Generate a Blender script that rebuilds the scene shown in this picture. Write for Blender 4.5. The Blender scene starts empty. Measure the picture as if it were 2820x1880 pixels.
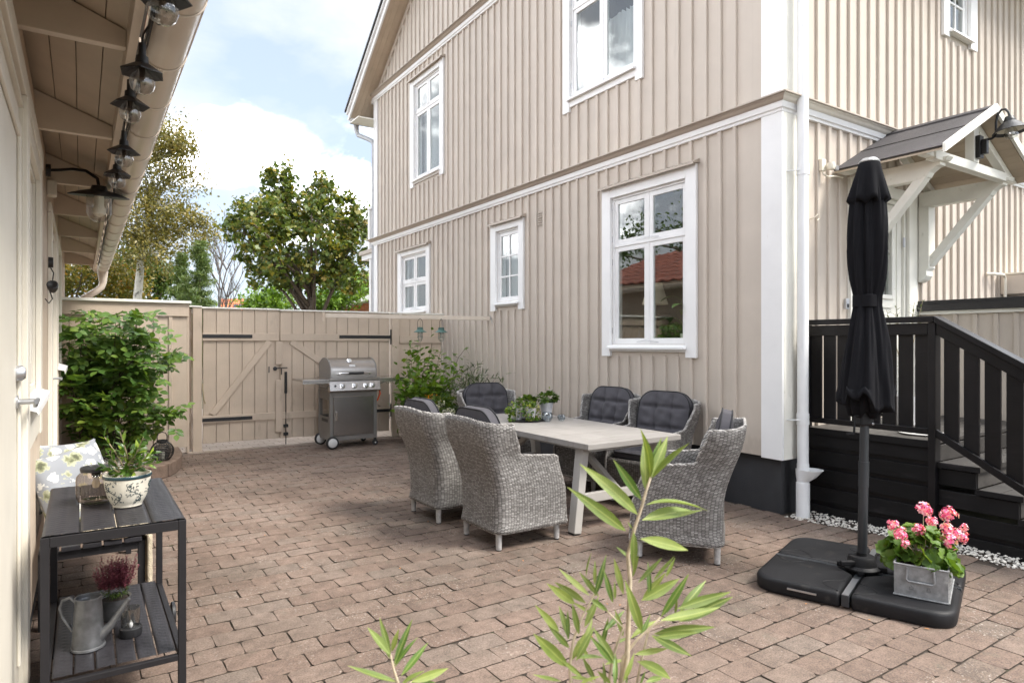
import bpy, bmesh, math, random
import numpy as np
from mathutils import Vector, Matrix
R = math.radians
rnd = random.Random(7)
SC = bpy.context.scene
COL = SC.collection
# ------------------------------------------------------------------ camera
HCAM = 1.5
YAW = math.atan((1410-225)/1800.0)          # the two horizontal vanishing points give the yaw
cd = bpy.data.cameras.new('camera'); cam = bpy.data.objects.new('camera', cd); COL.objects.link(cam)
cam.location = (0, 0, HCAM); cam.rotation_euler = (R(90), 0, -YAW)
cd.sensor_width = 36; cd.lens = 36*1800/2820.0; cd.shift_y = 5/2820.0
cd.dof.use_dof = True; cd.dof.focus_distance = 5.5; cd.dof.aperture_fstop = 6.3
cd.clip_start = 0.05; cd.clip_end = 800
SC.camera = cam
# ------------------------------------------------------------------ sky
SUN_EL, SUN_DIR = R(51), Vector((0.62, -0.78, 0)).normalized()
W = bpy.data.worlds.new('World'); SC.world = W; W.use_nodes = True
nt = W.node_tree; nt.nodes.clear()
out = nt.nodes.new('ShaderNodeOutputWorld'); bg = nt.nodes.new('ShaderNodeBackground')
sky = nt.nodes.new('ShaderNodeTexSky'); sky.sky_type = 'NISHITA'; sky.sun_disc = False
sky.sun_elevation = SUN_EL; sky.sun_rotation = math.atan2(SUN_DIR.x, SUN_DIR.y)
sky.air_density = 1.0; sky.dust_density = 1.5
bg.inputs['Strength'].default_value = 0.15
tc = nt.nodes.new('ShaderNodeTexCoord')
mp = nt.nodes.new('ShaderNodeMapping'); mp.inputs['Scale'].default_value = (1, 1, 1.9); mp.inputs['Location'].default_value = (0.9, 4.2, 1.6)
n1 = nt.nodes.new('ShaderNodeTexNoise'); n1.inputs['Scale'].default_value = 2.3; n1.inputs['Detail'].default_value = 7; n1.inputs['Roughness'].default_value = .56; n1.inputs['Distortion'].default_value = .3
r1 = nt.nodes.new('ShaderNodeValToRGB'); r1.color_ramp.elements[0].position = .36; r1.color_ramp.elements[1].position = .64
n2 = nt.nodes.new('ShaderNodeTexNoise'); n2.inputs['Scale'].default_value = 3.1; n2.inputs['Detail'].default_value = 6
r2 = nt.nodes.new('ShaderNodeValToRGB')
r2.color_ramp.elements[0].position = .36; r2.color_ramp.elements[0].color = (2.25, 2.33, 2.45, 1)
r2.color_ramp.elements[1].position = .55; r2.color_ramp.elements[1].color = (2.55, 2.57, 2.62, 1)
for p_, v_ in ((.61, 22.0), (.72, 75.0)):
    e_ = r2.color_ramp.elements.new(p_); e_.color = (v_, v_, v_, 1)
base = nt.nodes.new('ShaderNodeMixRGB'); base.inputs['Fac'].default_value = .80; base.inputs['Color2'].default_value = (1.45, 1.65, 2.0, 1)
mx = nt.nodes.new('ShaderNodeMixRGB')
L = nt.links.new
L(tc.outputs['Generated'], mp.inputs['Vector']); L(mp.outputs['Vector'], n1.inputs['Vector']); L(mp.outputs['Vector'], n2.inputs['Vector'])
L(n1.outputs['Fac'], r1.inputs['Fac']); L(n2.outputs['Fac'], r2.inputs['Fac'])
L(sky.outputs['Color'], base.inputs['Color1'])
L(r1.outputs['Color'], mx.inputs['Fac']); L(base.outputs['Color'], mx.inputs['Color1']); L(r2.outputs['Color'], mx.inputs['Color2'])
L(mx.outputs['Color'], bg.inputs['Color']); L(bg.outputs['Background'], out.inputs['Surface'])
# ------------------------------------------------------------------ sun
sl = bpy.data.lights.new('sun', 'SUN'); sun = bpy.data.objects.new('sun', sl); COL.objects.link(sun)
sl.energy = 2.0; sl.angle = R(20); sl.color = (1.0, .95, .87)
sv = Vector((SUN_DIR.x*math.cos(SUN_EL), SUN_DIR.y*math.cos(SUN_EL), math.sin(SUN_EL)))
sun.rotation_euler = sv.to_track_quat('Z', 'Y').to_euler(); sun.location = sv*30
# ------------------------------------------------------------------ output
SC.render.engine = 'CYCLES'
SC.view_settings.view_transform = 'Standard'; SC.view_settings.look = 'None'
SC.view_settings.exposure = 1.70; SC.view_settings.gamma = 1; SC.view_settings.use_curve_mapping = False
SC.cycles.max_bounces = 8; SC.cycles.transparent_max_bounces = 24

# ================================================================== helpers
def pix(u, v, depth):
    """a point seen at photo pixel (u, v), at a distance along the view axis"""
    k = (u-1410)/1800.0; h = (945-v)/1800.0
    return Vector((depth*(math.sin(YAW)+math.cos(YAW)*k), depth*(math.cos(YAW)-math.sin(YAW)*k), HCAM+depth*h))

class MB:
    def __init__(s): s.v = []; s.f = []; s.uv = None
    def add(s, vs, fs):
        b = len(s.v); s.v += [tuple(p) for p in vs]; s.f += [tuple(b+i for i in f) for f in fs]; return s
    def box(s, a, b):
        x0, y0, z0 = a; x1, y1, z1 = b
        return s.add([(x0,y0,z0),(x1,y0,z0),(x1,y1,z0),(x0,y1,z0),(x0,y0,z1),(x1,y0,z1),(x1,y1,z1),(x0,y1,z1)],
                     [(0,3,2,1),(4,5,6,7),(0,1,5,4),(1,2,6,5),(2,3,7,6),(3,0,4,7)])
    def obox(s, c, size, m=None):
        c = Vector(c); hx, hy, hz = [q/2 for q in size]; m = m or Matrix.Identity(3)
        vs = [c+m@Vector((x*hx, y*hy, z*hz)) for z in (-1,1) for x,y in ((-1,-1),(1,-1),(1,1),(-1,1))]
        return s.add(vs, [(0,3,2,1),(4,5,6,7),(0,1,5,4),(1,2,6,5),(2,3,7,6),(3,0,4,7)])
    def bar(s, p, q, w, h, up=(0,0,1)):
        p = Vector(p); q = Vector(q); d = (q-p); l = d.length; d.normalize(); up = Vector(up)
        sd = d.cross(up)
        if sd.length < 1e-4: sd = d.cross(Vector((1,0,0)))
        sd.normalize(); u2 = sd.cross(d)
        m = Matrix((d, sd, u2)).transposed()
        return s.obox((p+q)/2, (l, w, h), m)
    def prism(s, poly, fr, a, b):
        """poly: 2D points; fr(p2, t) -> 3D"""
        n = len(poly)
        vs = [fr(p, a) for p in poly]+[fr(p, b) for p in poly]
        fs = [tuple(range(n))[::-1], tuple(range(n, 2*n))]+[(i, (i+1) % n, n+(i+1) % n, n+i) for i in range(n)]
        return s.add(vs, fs)
    def tube(s, pts, r, n=8, caps=True, closed=False):
        pts = [Vector(p) for p in pts]; m = len(pts)
        rr = r if hasattr(r, '__len__') else [r]*m
        prev = None; vs = []
        for i, p in enumerate(pts):
            if closed: t = pts[(i+1) % m]-pts[i-1]
            else: t = pts[min(i+1, m-1)]-pts[max(i-1, 0)]
            if t.length < 1e-9: t = Vector((0,0,1))
            t.normalize()
            if prev is None:
                a = Vector((0,0,1)) if abs(t.z) < .9 else Vector((1,0,0))
                nrm = (a-t*a.dot(t)).normalized()
            else:
                nrm = prev-t*prev.dot(t)
                nrm = nrm.normalized() if nrm.length > 1e-6 else prev
            prev = nrm; bn = t.cross(nrm)
            for k in range(n):
                an = 2*math.pi*k/n
                vs.append(p+(nrm*math.cos(an)+bn*math.sin(an))*rr[i])
        fs = []
        for i in range(m if closed else m-1):
            for k in range(n):
                a = i*n+k; b = i*n+(k+1) % n; j = (i+1) % m
                fs.append((a, b, j*n+(k+1) % n, j*n+k))
        if caps and not closed: fs += [tuple(range(n))[::-1], tuple(range((m-1)*n, m*n))]
        return s.add(vs, fs)
    def lathe(s, prof, n=24, o=(0,0,0), ax=None, fold=None, cap=True):
        o = Vector(o); vs = []; M3 = ax or Matrix.Identity(3)
        for i, (r, z) in enumerate(prof):
            for k in range(n):
                a = 2*math.pi*k/n; q = r*(fold(a, z, i) if fold else 1)
                vs.append(o+M3@Vector((q*math.cos(a), q*math.sin(a), z)))
        fs = [(i*n+k, i*n+(k+1) % n, (i+1)*n+(k+1) % n, (i+1)*n+k) for i in range(len(prof)-1) for k in range(n)]
        if cap:
            if prof[0][0] > 1e-5: fs.append(tuple(range(n))[::-1])
            if prof[-1][0] > 1e-5: fs.append(tuple(range((len(prof)-1)*n, len(prof)*n)))
        return s.add(vs, fs)
    def grid(s, G, closed=False):
        a = len(G); b = len(G[0]); vs = [p for row in G for p in row]
        fs = [(i*b+j, i*b+(j+1) % b, (i+1)*b+(j+1) % b, (i+1)*b+j) for i in range(a-1) for j in range(b if closed else b-1)]
        return s.add(vs, fs)
    def leaf(s, p, d, up, l, w, bend=.25, fold=.15, seg=4, tipw=0.0):
        p = Vector(p); d = Vector(d).normalized(); up = Vector(up); sd = d.cross(up)
        if sd.length < 1e-4: sd = d.cross(Vector((1,.3,0)))
        sd.normalize(); up = sd.cross(d)
        vs = [p]; fs = []
        for i in range(1, seg):
            t = i/seg; ww = w*.5*math.sin(math.pi*t**.85)
            c = p+d*(l*t)-up*(bend*l*t*t)
            vs += [c+sd*ww+up*(fold*ww), c, c-sd*ww+up*(fold*ww)]
        vs.append(p+d*l-up*(bend*l)); last = len(vs)-1
        fs += [(0, 1, 2), (0, 2, 3)]
        for i in range(seg-2):
            a = 1+3*i; fs += [(a, a+3, a+4, a+1), (a+1, a+4, a+5, a+2)]
        a = last-3; fs += [(a, last, a+1), (a+1, last, a+2)]
        return s.add(vs, fs)
    def xf(s, fn): s.v = [tuple(fn(*p)) for p in s.v]; return s
    def build(s, name, mat, parent=None, smooth=False, bevel=0, recalc=True, local=False, **kw):
        me = bpy.data.meshes.new(name); me.from_pydata(s.v, [], s.f)
        if recalc:
            bm = bmesh.new(); bm.from_mesh(me); bmesh.ops.recalc_face_normals(bm, faces=bm.faces); bm.to_mesh(me); bm.free()
        if s.uv:
            ul = me.uv_layers.new(name='UVMap')
            for lp in me.loops: ul.data[lp.index].uv = s.uv[lp.vertex_index]
        if smooth:
            me.polygons.foreach_set('use_smooth', [True]*len(me.polygons))
            if smooth != 'all':
                try: me.set_sharp_from_angle(angle=R(40))
                except Exception: pass
        me.update()
        return mk(name, me, mat, parent, bevel, local, **kw)

def WM(o):
    return (WM(o.parent)@o.matrix_parent_inverse if o.parent else Matrix.Identity(4)) @ o.matrix_basis
def mk(name, me, mat, parent=None, bevel=0, local=False, **kw):
    o = bpy.data.objects.new(name, me); COL.objects.link(o)
    if mat is not None and not me.materials: me.materials.append(mat)
    if parent is not None:
        o.parent = parent
        if not local: o.matrix_parent_inverse = WM(parent).inverted()
    if bevel:
        b = o.modifiers.new('bevel', 'BEVEL'); b.width = bevel; b.segments = 2; b.limit_method = 'ANGLE'; b.angle_limit = R(35)
    for k, v in kw.items(): o[k] = v
    return o
def inst(name, me, parent, loc, rot=(0,0,0), scale=(1,1,1), **kw):
    """a part sharing mesh data; loc is in world space while the parents have no rotation"""
    o = bpy.data.objects.new(name, me); COL.objects.link(o)
    if parent is not None: o.parent = parent; o.matrix_parent_inverse = WM(parent).inverted()
    o.location = loc; o.rotation_euler = rot; o.scale = scale
    for k, v in kw.items(): o[k] = v
    return o
def thing(name, label, cat, loc=(0,0,0), group=None, rz=0):
    o = bpy.data.objects.new(name, None); COL.objects.link(o); o.location = loc; o.rotation_euler = (0,0,rz)
    o.empty_display_size = .1
    o['label'] = label; o['category'] = cat
    if group: o['group'] = group
    return o
def tag(o, label, cat, group=None):
    o['label'] = label; o['category'] = cat
    if group: o['group'] = group
    return o
def dup(root, loc, rz, label, group=None):
    def cp(o, par):
        c = o.copy(); COL.objects.link(c); c.parent = par
        for ch in o.children: cp(ch, c)
        return c
    r = cp(root, None); r.location = loc; r.rotation_euler = (0,0,rz); r['label'] = label
    if group: r['group'] = group
    return r

# ================================================================== materials
MATS = {}
def newmat(name):
    m = bpy.data.materials.new(name); m.use_nodes = True; n = m.node_tree; n.nodes.clear()
    o = n.nodes.new('ShaderNodeOutputMaterial'); MATS[name] = m
    return m, n, o
def ramp(n, stops, fac):
    r = n.nodes.new('ShaderNodeValToRGB'); e = r.color_ramp.elements
    while len(e) < len(stops): e.new(.5)
    for i, (p, c) in enumerate(stops): e[i].position = p; e[i].color = (c[0], c[1], c[2], 1)
    n.links.new(fac, r.inputs['Fac']); return r.outputs['Color']
def noise(n, scale, detail=4, vec=None, rough=.55, stretch=None, dist=0):
    if vec is None: vec = n.nodes.new('ShaderNodeNewGeometry').outputs['Position']
    if stretch:
        m = n.nodes.new('ShaderNodeMapping'); m.inputs['Scale'].default_value = stretch; n.links.new(vec, m.inputs['Vector']); vec = m.outputs['Vector']
    t = n.nodes.new('ShaderNodeTexNoise'); t.inputs['Scale'].default_value = scale; t.inputs['Detail'].default_value = detail
    t.inputs['Roughness'].default_value = rough; t.inputs['Distortion'].default_value = dist
    n.links.new(vec, t.inputs['Vector']); return t.outputs['Fac']
def math_(n, op, a, b=None, c=None):
    m = n.nodes.new('ShaderNodeMath'); m.operation = op
    for i, q in enumerate((a, b, c)):
        if q is None: continue
        if isinstance(q, (int, float)): m.inputs[i].default_value = q
        else: n.links.new(q, m.inputs[i])
    return m.outputs[0]
def mix(n, fac, a, b, mode='MIX'):
    m = n.nodes.new('ShaderNodeMixRGB'); m.blend_type = mode
    for k, q in (('Fac', fac), ('Color1', a), ('Color2', b)):
        if isinstance(q, (int, float)): m.inputs[k].default_value = q
        elif isinstance(q, (tuple, list)): m.inputs[k].default_value = (q[0], q[1], q[2], 1)
        else: n.links.new(q, m.inputs[k])
    return m.outputs['Color']
def randv(n):
    oi = n.nodes.new('ShaderNodeObjectInfo').outputs['Random']; g = n.nodes.new('ShaderNodeNewGeometry').outputs['Random Per Island']
    return math_(n, 'FRACT', math_(n, 'ADD', oi, g))
def principled(n, o, col, rough=.6, metal=0, normal=None, **kw):
    p = n.nodes.new('ShaderNodeBsdfPrincipled')
    for k, q in [('Base Color', col), ('Roughness', rough), ('Metallic', metal)]+list(kw.items()):
        k = k.replace('_', ' ')
        if isinstance(q, (int, float)): p.inputs[k].default_value = q
        elif isinstance(q, (tuple, list)): p.inputs[k].default_value = (q[0], q[1], q[2], 1)
        else: n.links.new(q, p.inputs[k])
    if normal is not None: n.links.new(normal, p.inputs['Normal'])
    if o is not None: n.links.new(p.outputs[0], o.inputs['Surface'])
    return p.outputs[0]
def bump(n, h, strength=.3, dist=.01, normal=None):
    b = n.nodes.new('ShaderNodeBump'); b.inputs['Strength'].default_value = strength; b.inputs['Distance'].default_value = dist
    n.links.new(h, b.inputs['Height'])
    if normal is not None: n.links.new(normal, b.inputs['Normal'])
    return b.outputs['Normal']
def sc(c, f): return tuple(min(1, q*f) for q in c)

def paint(name, col, rough=.5, var=.05, nz=(6, .08), grain=None, bmp=(90, .15, .002), metal=0, dirt=None, spec=.5):
    m, n, o = newmat(name)
    f = noise(n, nz[0], 5)
    c = ramp(n, [(.3, sc(col, 1-nz[1])), (.7, sc(col, 1+nz[1]))], f)
    if var:
        rv = randv(n); c2 = ramp(n, [(0, (1-var,)*3), (1, (1+var,)*3)], rv)
        c = mix(n, 1, c, c2, 'MULTIPLY')
    if dirt:
        d = ramp(n, [(dirt[2], (0,0,0)), (dirt[2]+.12, (1,1,1))], noise(n, dirt[1], 8, stretch=dirt[3] if len(dirt) > 3 else None))
        c = mix(n, d, c, dirt[0])
    if name == 'siding_paint':
        zz = n.nodes.new('ShaderNodeSeparateXYZ'); n.links.new(n.nodes.new('ShaderNodeNewGeometry').outputs['Position'], zz.inputs[0])
        zn = math_(n, 'ADD', zz.outputs[2], math_(n, 'MULTIPLY', noise(n, 9, 5, stretch=(1,1,.4)), .9))
        sp = ramp(n, [(.90,(1,1,1)),(1.0,(0,0,0))], math_(n, 'MULTIPLY', zn, .92))
        c = mix(n, math_(n, 'MULTIPLY', sp, .28), c, (.30,.245,.19))
        stk = ramp(n, [(.60,(0,0,0)),(.75,(1,1,1))], noise(n, 26, 4, stretch=(1,1,.035)))
        c = mix(n, math_(n, 'MULTIPLY', stk, .11), c, (.36,.31,.27))
    h = noise(n, bmp[0], 4, stretch=grain)
    nm = bump(n, h, bmp[1], bmp[2])
    principled(n, o, c, rough, metal, nm, Specular_IOR_Level=spec); return m

BEIGE = (.525, .462, .398)
m_sid = paint('siding_paint', BEIGE, .55, .035, (3, .045), (1,1,.12), (60, .45, .004), dirt=(sc(BEIGE, .86), 3.5, .64, (1,1,.25)))
m_trim = paint('white_paint', (.80,.80,.80), .45, .02, (4, .03), None, (70, .3, .002), dirt=((.60,.58,.54), 11, .69, (1,1,.35)))
m_greypipe = paint('grey_pipe_enamel', (.42,.43,.45), .35, 0)
m_trimw = paint('cream_paint', (.80,.785,.72), .5, .03, (5, .05), None, (70, .3, .002), dirt=((.52,.50,.42), 9, .66))
m_gate = paint('gate_paint', (.52,.425,.335), .55, .05, (4, .07), (1,1,.1), (50, .4, .004), dirt=((.33,.27,.21), 5, .64, (1,1,.3)))
m_flash = paint('flashing', (.42,.36,.30), .4, .02, (3, .06))
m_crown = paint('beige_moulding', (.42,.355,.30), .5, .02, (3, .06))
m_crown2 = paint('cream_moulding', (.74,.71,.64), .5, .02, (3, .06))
m_shed = paint('shed_wall', (.56,.46,.36), .55, .04, (3, .06), (1,1,.1), (50, .4, .003))
m_shedtrim = paint('shed_trim', (.72,.68,.59), .5, .03, (3, .05), (1,1,.15), (60, .25, .002))
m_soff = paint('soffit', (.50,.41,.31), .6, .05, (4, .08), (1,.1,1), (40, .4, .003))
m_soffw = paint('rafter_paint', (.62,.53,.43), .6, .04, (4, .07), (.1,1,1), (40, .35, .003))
m_gut = paint('gutter_enamel', (.62,.545,.46), .32, 0, (2, .04), None, (6, .05, .002))
m_pipe = paint('downpipe_enamel', (.78,.79,.80), .35, 0, (3, .04), None, (8, .05, .002), dirt=((.50,.49,.46), 7, .68))
m_found = paint('foundation_plaster', (.044,.045,.049), .75, 0, (2.2, .22), None, (120, .4, .004), dirt=((.16,.16,.165), 2.3, .66))
m_black = paint('black_stain', (.0065,.006,.0065), .55, .25, (7, .3), (.15,.15,1), (60, .5, .003), dirt=((.022,.020,.021), 6, .62, (.4,.4,2)), spec=.25)
m_blackrail = paint('black_rail_paint', (.006,.0055,.0065), .38, .2, (7, .3), (.1,.1,1), (60, .35, .003), spec=.35)
m_decktop = paint('weathered_deck', (.048,.044,.041), .55, .2, (8, .25), (.2,1,1), (60, .5, .003))
m_felt = paint('roof_felt', (.062,.057,.060), .8, 0, (3, .15), None, (250, .5, .003), dirt=((.16,.15,.16), 3, .68))
m_darkroof = paint('dark_roofing', (.018,.017,.018), .45, .1, (4, .2), None, (120, .3, .003))
m_iron = paint('black_iron', (.012,.012,.013), .45, 0, (9, .2), None, (150, .3, .001))
m_blackpl = paint('black_plastic', (.020,.020,.022), .42, .05, (5, .15), None, (300, .25, .001))
m_umb = paint('umbrella_cloth', (.010,.010,.012), .95, 0, (5, .12), None, (700, .25, .001), spec=.12)
m_basepl = paint('base_plastic', (.009,.009,.0105), .55, .05, (6, .2), None, (260, .35, .0015), dirt=((.040,.036,.033), 9, .60), spec=.3)
m_alu = paint('aluminium', (.55,.56,.58), .35, 0, (9, .08), None, (200, .1, .001), metal=.9)
m_pole = paint('grey_pole', (.045,.049,.055), .35, 0, (6, .1), None, (200, .1, .001), metal=.4)
m_steel = paint('brushed_steel', (.50,.49,.48), .26, 0, (3, .10), (1,1,14), (60, .12, .001), metal=1)
m_greysteel = paint('grey_cabinet', (.245,.235,.225), .38, .05, (3, .06), None, (200, .1, .001), metal=.5)
m_chrome = paint('chrome', (.75,.75,.75), .12, 0, (3, .02), None, (50, .02, .001), metal=1)
m_zinc = paint('galvanised_zinc', (.22,.225,.235), .40, 0, (24, .28), None, (160, .2, .001), metal=.75, dirt=((.20,.20,.21), 11, .6))
m_zincold = paint('dull_zinc', (.27,.275,.28), .55, 0, (30, .25), None, (160, .3, .002), metal=.35, dirt=((.42,.43,.43), 14, .6))
m_table = paint('washed_table', (.29,.272,.255), .45, .03, (5, .07), (.25,3,1), (60, .3, .002), dirt=((.235,.215,.195), 5, .56, (.5,2.5,1)))
m_tleg = paint('table_leg_paint', (.43,.41,.385), .4, .02, (6, .04), None, (90, .1, .001))
m_cush = paint('charcoal_fabric', (.066,.063,.072), .9, .02, (9, .12), None, (900, .5, .001))
m_pipi = paint('dark_piping', (.015,.015,.018), .8, 0)
m_leg = paint('wicker_leg', (.40,.385,.375), .6, .05, (40, .2), (1,1,6), (60, .9, .004))
m_trol = paint('trolley_plank', (.026,.025,.029), .46, .1, (12, .2), (1,.15,1), (45, .6, .004), spec=.28)
m_trolf = paint('trolley_frame', (.016,.015,.017), .55, 0, (8, .1), None, (300, .2, .001), spec=.3)
m_pot = paint('cream_ceramic', (.72,.68,.58), .22, 0, (6, .03), None, (20, .03, .001))
m_potin = paint('pot_blue_glaze', (.018,.045,.055), .25, 0, (30, .1))
m_greypot = paint('grey_pot', (.42,.42,.44), .7, .06, (9, .08))
m_soil = paint('soil', (.035,.024,.017), .95, .2, (40, .5), None, (60, 1, .01))
m_stone = paint('edging_stone', (.15,.105,.080), .9, .12, (14, .25), None, (120, .9, .008), dirt=((.24,.19,.15), 22, .62))
m_bark = paint('bark', (.11,.085,.065), .9, 0, (18, .4), (1,1,.25), (30, 1, .03))
m_birch = paint('birch_bark', (.55,.52,.47), .8, 0, (5, .2), None, (14, .6, .02), dirt=((.05,.045,.04), 5, .55, (1,1,.6)))
m_stemp = paint('pale_stem', (.50,.42,.30), .7, 0, (60, .25))
m_stem = paint('stem', (.33,.27,.17), .7, 0, (30, .2))
m_twig = paint('dark_twig', (.06,.04,.028), .85, 0, (30, .3))
m_deadw = paint('dead_wood', (.13,.115,.11), .9, 0, (30, .3))
m_orange = paint('orange_hose', (.80,.10,.015), .45, 0)
m_teal = paint('teal_enamel', (.055,.125,.110), .45, 0, (9, .1))
m_whitecer = paint('white_disc', (.60,.60,.60), .4, 0)
m_box = paint('beige_plastic', (.62,.54,.46), .5, 0, (4, .03))
m_ivory = paint('ivory_plastic', (.72,.67,.57), .45, 0, (5, .05))
m_redtile = paint('red_roof_tile', (.19,.060,.036), .75, .2, (9, .2), None, (60, .5, .006))
m_ortile = paint('orange_roof_tile', (.52,.17,.075), .8, .15, (5, .15))
m_solar = paint('solar_panel', (.012,.016,.03), .2, 0)
m_brick = paint('orange_brick', (.42,.15,.07), .85, .12, (6, .15), None, (80, .5, .005))
m_mortar = paint('mortar', (.36,.30,.25), .95, 0)
m_fur = paint('cream_fleece', (.72,.62,.46), .95, 0, (30, .15), None, (140, 1, .02))
m_wicklan = paint('black_wicker', (.010,.010,.011), .55, 0)
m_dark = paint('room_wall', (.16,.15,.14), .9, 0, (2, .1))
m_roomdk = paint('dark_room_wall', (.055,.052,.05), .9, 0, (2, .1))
m_lshade = paint('lamp_shade_cloth', (.70,.58,.42), .8, 0)
m_candle = paint('candle_wax', (.85,.80,.65), .4, 0)
m_leafdead = paint('dry_leaf', (.40,.17,.05), .8, .2)

def curtain_mat():
    m, n, o = newmat('sheer_curtain')
    d = n.nodes.new('ShaderNodeBsdfDiffuse'); d.inputs['Color'].default_value = (.85,.86,.88,1)
    t = n.nodes.new('ShaderNodeBsdfTranslucent'); t.inputs['Color'].default_value = (.8,.8,.8,1)
    a = n.nodes.new('ShaderNodeMixShader'); a.inputs[0].default_value = .35
    L = n.links.new; L(d.outputs[0], a.inputs[1]); L(t.outputs[0], a.inputs[2]); L(a.outputs[0], o.inputs['Surface']); return m
m_curt = curtain_mat()
def glass_mat(name, tint=(.95,.98,.97), boost=1.9, rough=0):
    m, n, o = newmat(name); L = n.links.new
    ge_ = n.nodes.new('ShaderNodeNewGeometry'); vm = n.nodes.new('ShaderNodeVectorMath'); vm.operation = 'DOT_PRODUCT'
    L(ge_.outputs['Normal'], vm.inputs[0]); L(ge_.outputs['Incoming'], vm.inputs[1])
    c1 = math_(n, 'SUBTRACT', 1.0, math_(n, 'ABSOLUTE', vm.outputs['Value']))
    f = math_(n, 'MINIMUM', math_(n, 'ADD', .04*boost, math_(n, 'MULTIPLY', math_(n, 'POWER', c1, 5.0), .9)), 1.0)
    t = n.nodes.new('ShaderNodeBsdfTransparent'); t.inputs['Color'].default_value = (*tint, 1)
    g = n.nodes.new('ShaderNodeBsdfGlossy'); g.inputs['Roughness'].default_value = rough
    if name == 'window_glass':
        L(bump(n, noise(n, 2.2, 2), .06, .01), g.inputs['Normal'])
    a = n.nodes.new('ShaderNodeMixShader'); L(f, a.inputs[0]); L(t.outputs[0], a.inputs[1]); L(g.outputs[0], a.inputs[2]); L(a.outputs[0], o.inputs['Surface']); return m
m_glass = glass_mat('window_glass', (.93,.96,.95), 3.7)
m_bulb = glass_mat('bulb_glass', (.84,.84,.82), 4.2, .02)
m_smoke = glass_mat('smoked_glass', (.74,.66,.60), 1.8, .04)
m_crystal = glass_mat('pressed_glass', (.80,.83,.85), 2.6, .03)

def leafmat(name, stops, rough=.45, trans=.3, tcol=None, rib=False):
    m, n, o = newmat(name); L = n.links.new
    rv = randv(n); nz = noise(n, 1.3, 3)
    f = math_(n, 'ADD', math_(n, 'MULTIPLY', rv, .6), math_(n, 'MULTIPLY', nz, .4))
    c = ramp(n, stops, f); nm = None
    if rib:   # pale midrib, side veins and a few brown blemishes, in the blade's own space
        ob = n.nodes.new('ShaderNodeTexCoord').outputs['Object']; sp = n.nodes.new('ShaderNodeSeparateXYZ'); L(ob, sp.inputs[0])
        ay = math_(n, 'ABSOLUTE', sp.outputs[1]); mr = ramp(n, [(.006,(1,1,1)),(.016,(0,0,0))], ay)
        c = mix(n, math_(n, 'MULTIPLY', mr, .65), c, (.36,.42,.14))
        vn = math_(n, 'SINE', math_(n, 'MULTIPLY', math_(n, 'SUBTRACT', sp.outputs[0], math_(n, 'MULTIPLY', ay, .7)), 190))
        c = mix(n, math_(n, 'MULTIPLY', math_(n, 'ADD', vn, 1), .07), c, (.42,.48,.16))
        c = mix(n, .55, c, ramp(n, [(.3,(.72,.78,.6)),(.6,(1.15,1.1,1))], noise(n, 28, 4)), 'MULTIPLY')
        sp2 = ramp(n, [(.70,(0,0,0)),(.74,(1,1,1))], noise(n, 120, 3)); c = mix(n, math_(n, 'MULTIPLY', sp2, .6), c, (.16,.11,.03))
        nm = bump(n, vn, .25, .0006)
    p = principled(n, None, c, rough, 0, nm)
    t = n.nodes.new('ShaderNodeBsdfTranslucent'); L(mix(n, 1, c, (1.5,1.5,.6), 'MULTIPLY'), t.inputs['Color'])
    a = n.nodes.new('ShaderNodeMixShader'); a.inputs[0].default_value = trans
    L(p, a.inputs[1]); L(t.outputs[0], a.inputs[2]); L(a.outputs[0], o.inputs['Surface']); return m
l_maple = leafmat('maple_leaf', [(.22,(.05,.082,.018)),(.50,(.10,.145,.028)),(.68,(.18,.19,.035)),(.84,(.31,.23,.045)),(.95,(.34,.15,.05))])
l_birch = leafmat('birch_leaf', [(.2,(.10,.105,.035)),(.5,(.19,.17,.05)),(.75,(.29,.23,.065)),(.92,(.37,.26,.07))])
l_green = leafmat('green_leaf', [(.25,(.035,.075,.012)),(.6,(.075,.13,.02)),(.85,(.14,.19,.03))])
l_yellowgreen = leafmat('autumn_leaf', [(.2,(.07,.085,.015)),(.5,(.14,.14,.02)),(.7,(.25,.18,.025)),(.9,(.42,.19,.02))])
l_larch = leafmat('larch_needle', [(.2,(.06,.11,.03)),(.6,(.115,.165,.045)),(.9,(.18,.21,.06))])
l_rose = leafmat('rose_leaf', [(.2,(.058,.125,.028)),(.55,(.105,.195,.038)),(.8,(.19,.28,.05)),(.95,(.32,.38,.06))], .38)
l_olean = leafmat('oleander_leaf', [(.2,(.085,.145,.028)),(.55,(.145,.21,.042)),(.85,(.235,.295,.075))], .52, .25, rib=True)
l_oldk = leafmat('oleander_leaf_dark', [(.2,(.045,.115,.018)),(.7,(.085,.18,.03))], .33, .22, rib=True)
l_ger = leafmat('geranium_leaf', [(.2,(.055,.115,.014)),(.6,(.10,.18,.022)),(.9,(.18,.25,.035))], .5)
l_lime = leafmat('shrub_leaf', [(.2,(.065,.135,.012)),(.5,(.115,.21,.020)),(.9,(.20,.29,.03))], .45)
l_grey = leafmat('greygreen_leaf', [(.2,(.055,.075,.04)),(.8,(.13,.165,.09))], .5)
l_bay = leafmat('bay_leaf', [(.2,(.03,.075,.015)),(.5,(.07,.14,.022)),(.75,(.20,.30,.035)),(.95,(.36,.45,.06))], .3)
l_ivy = leafmat('ivy_leaf', [(.2,(.045,.10,.015)),(.5,(.10,.18,.03)),(.75,(.28,.30,.05)),(.95,(.45,.42,.10))], .4)
l_pink = leafmat('pink_petal', [(.15,(.66,.05,.22)),(.38,(.80,.15,.34)),(.56,(.86,.42,.54)),(.76,(.90,.74,.76))], .6, .25)
l_heath = leafmat('heather_flower', [(.2,(.12,.025,.04)),(.6,(.24,.06,.09)),(.95,(.42,.18,.20))], .7, .15)
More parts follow.
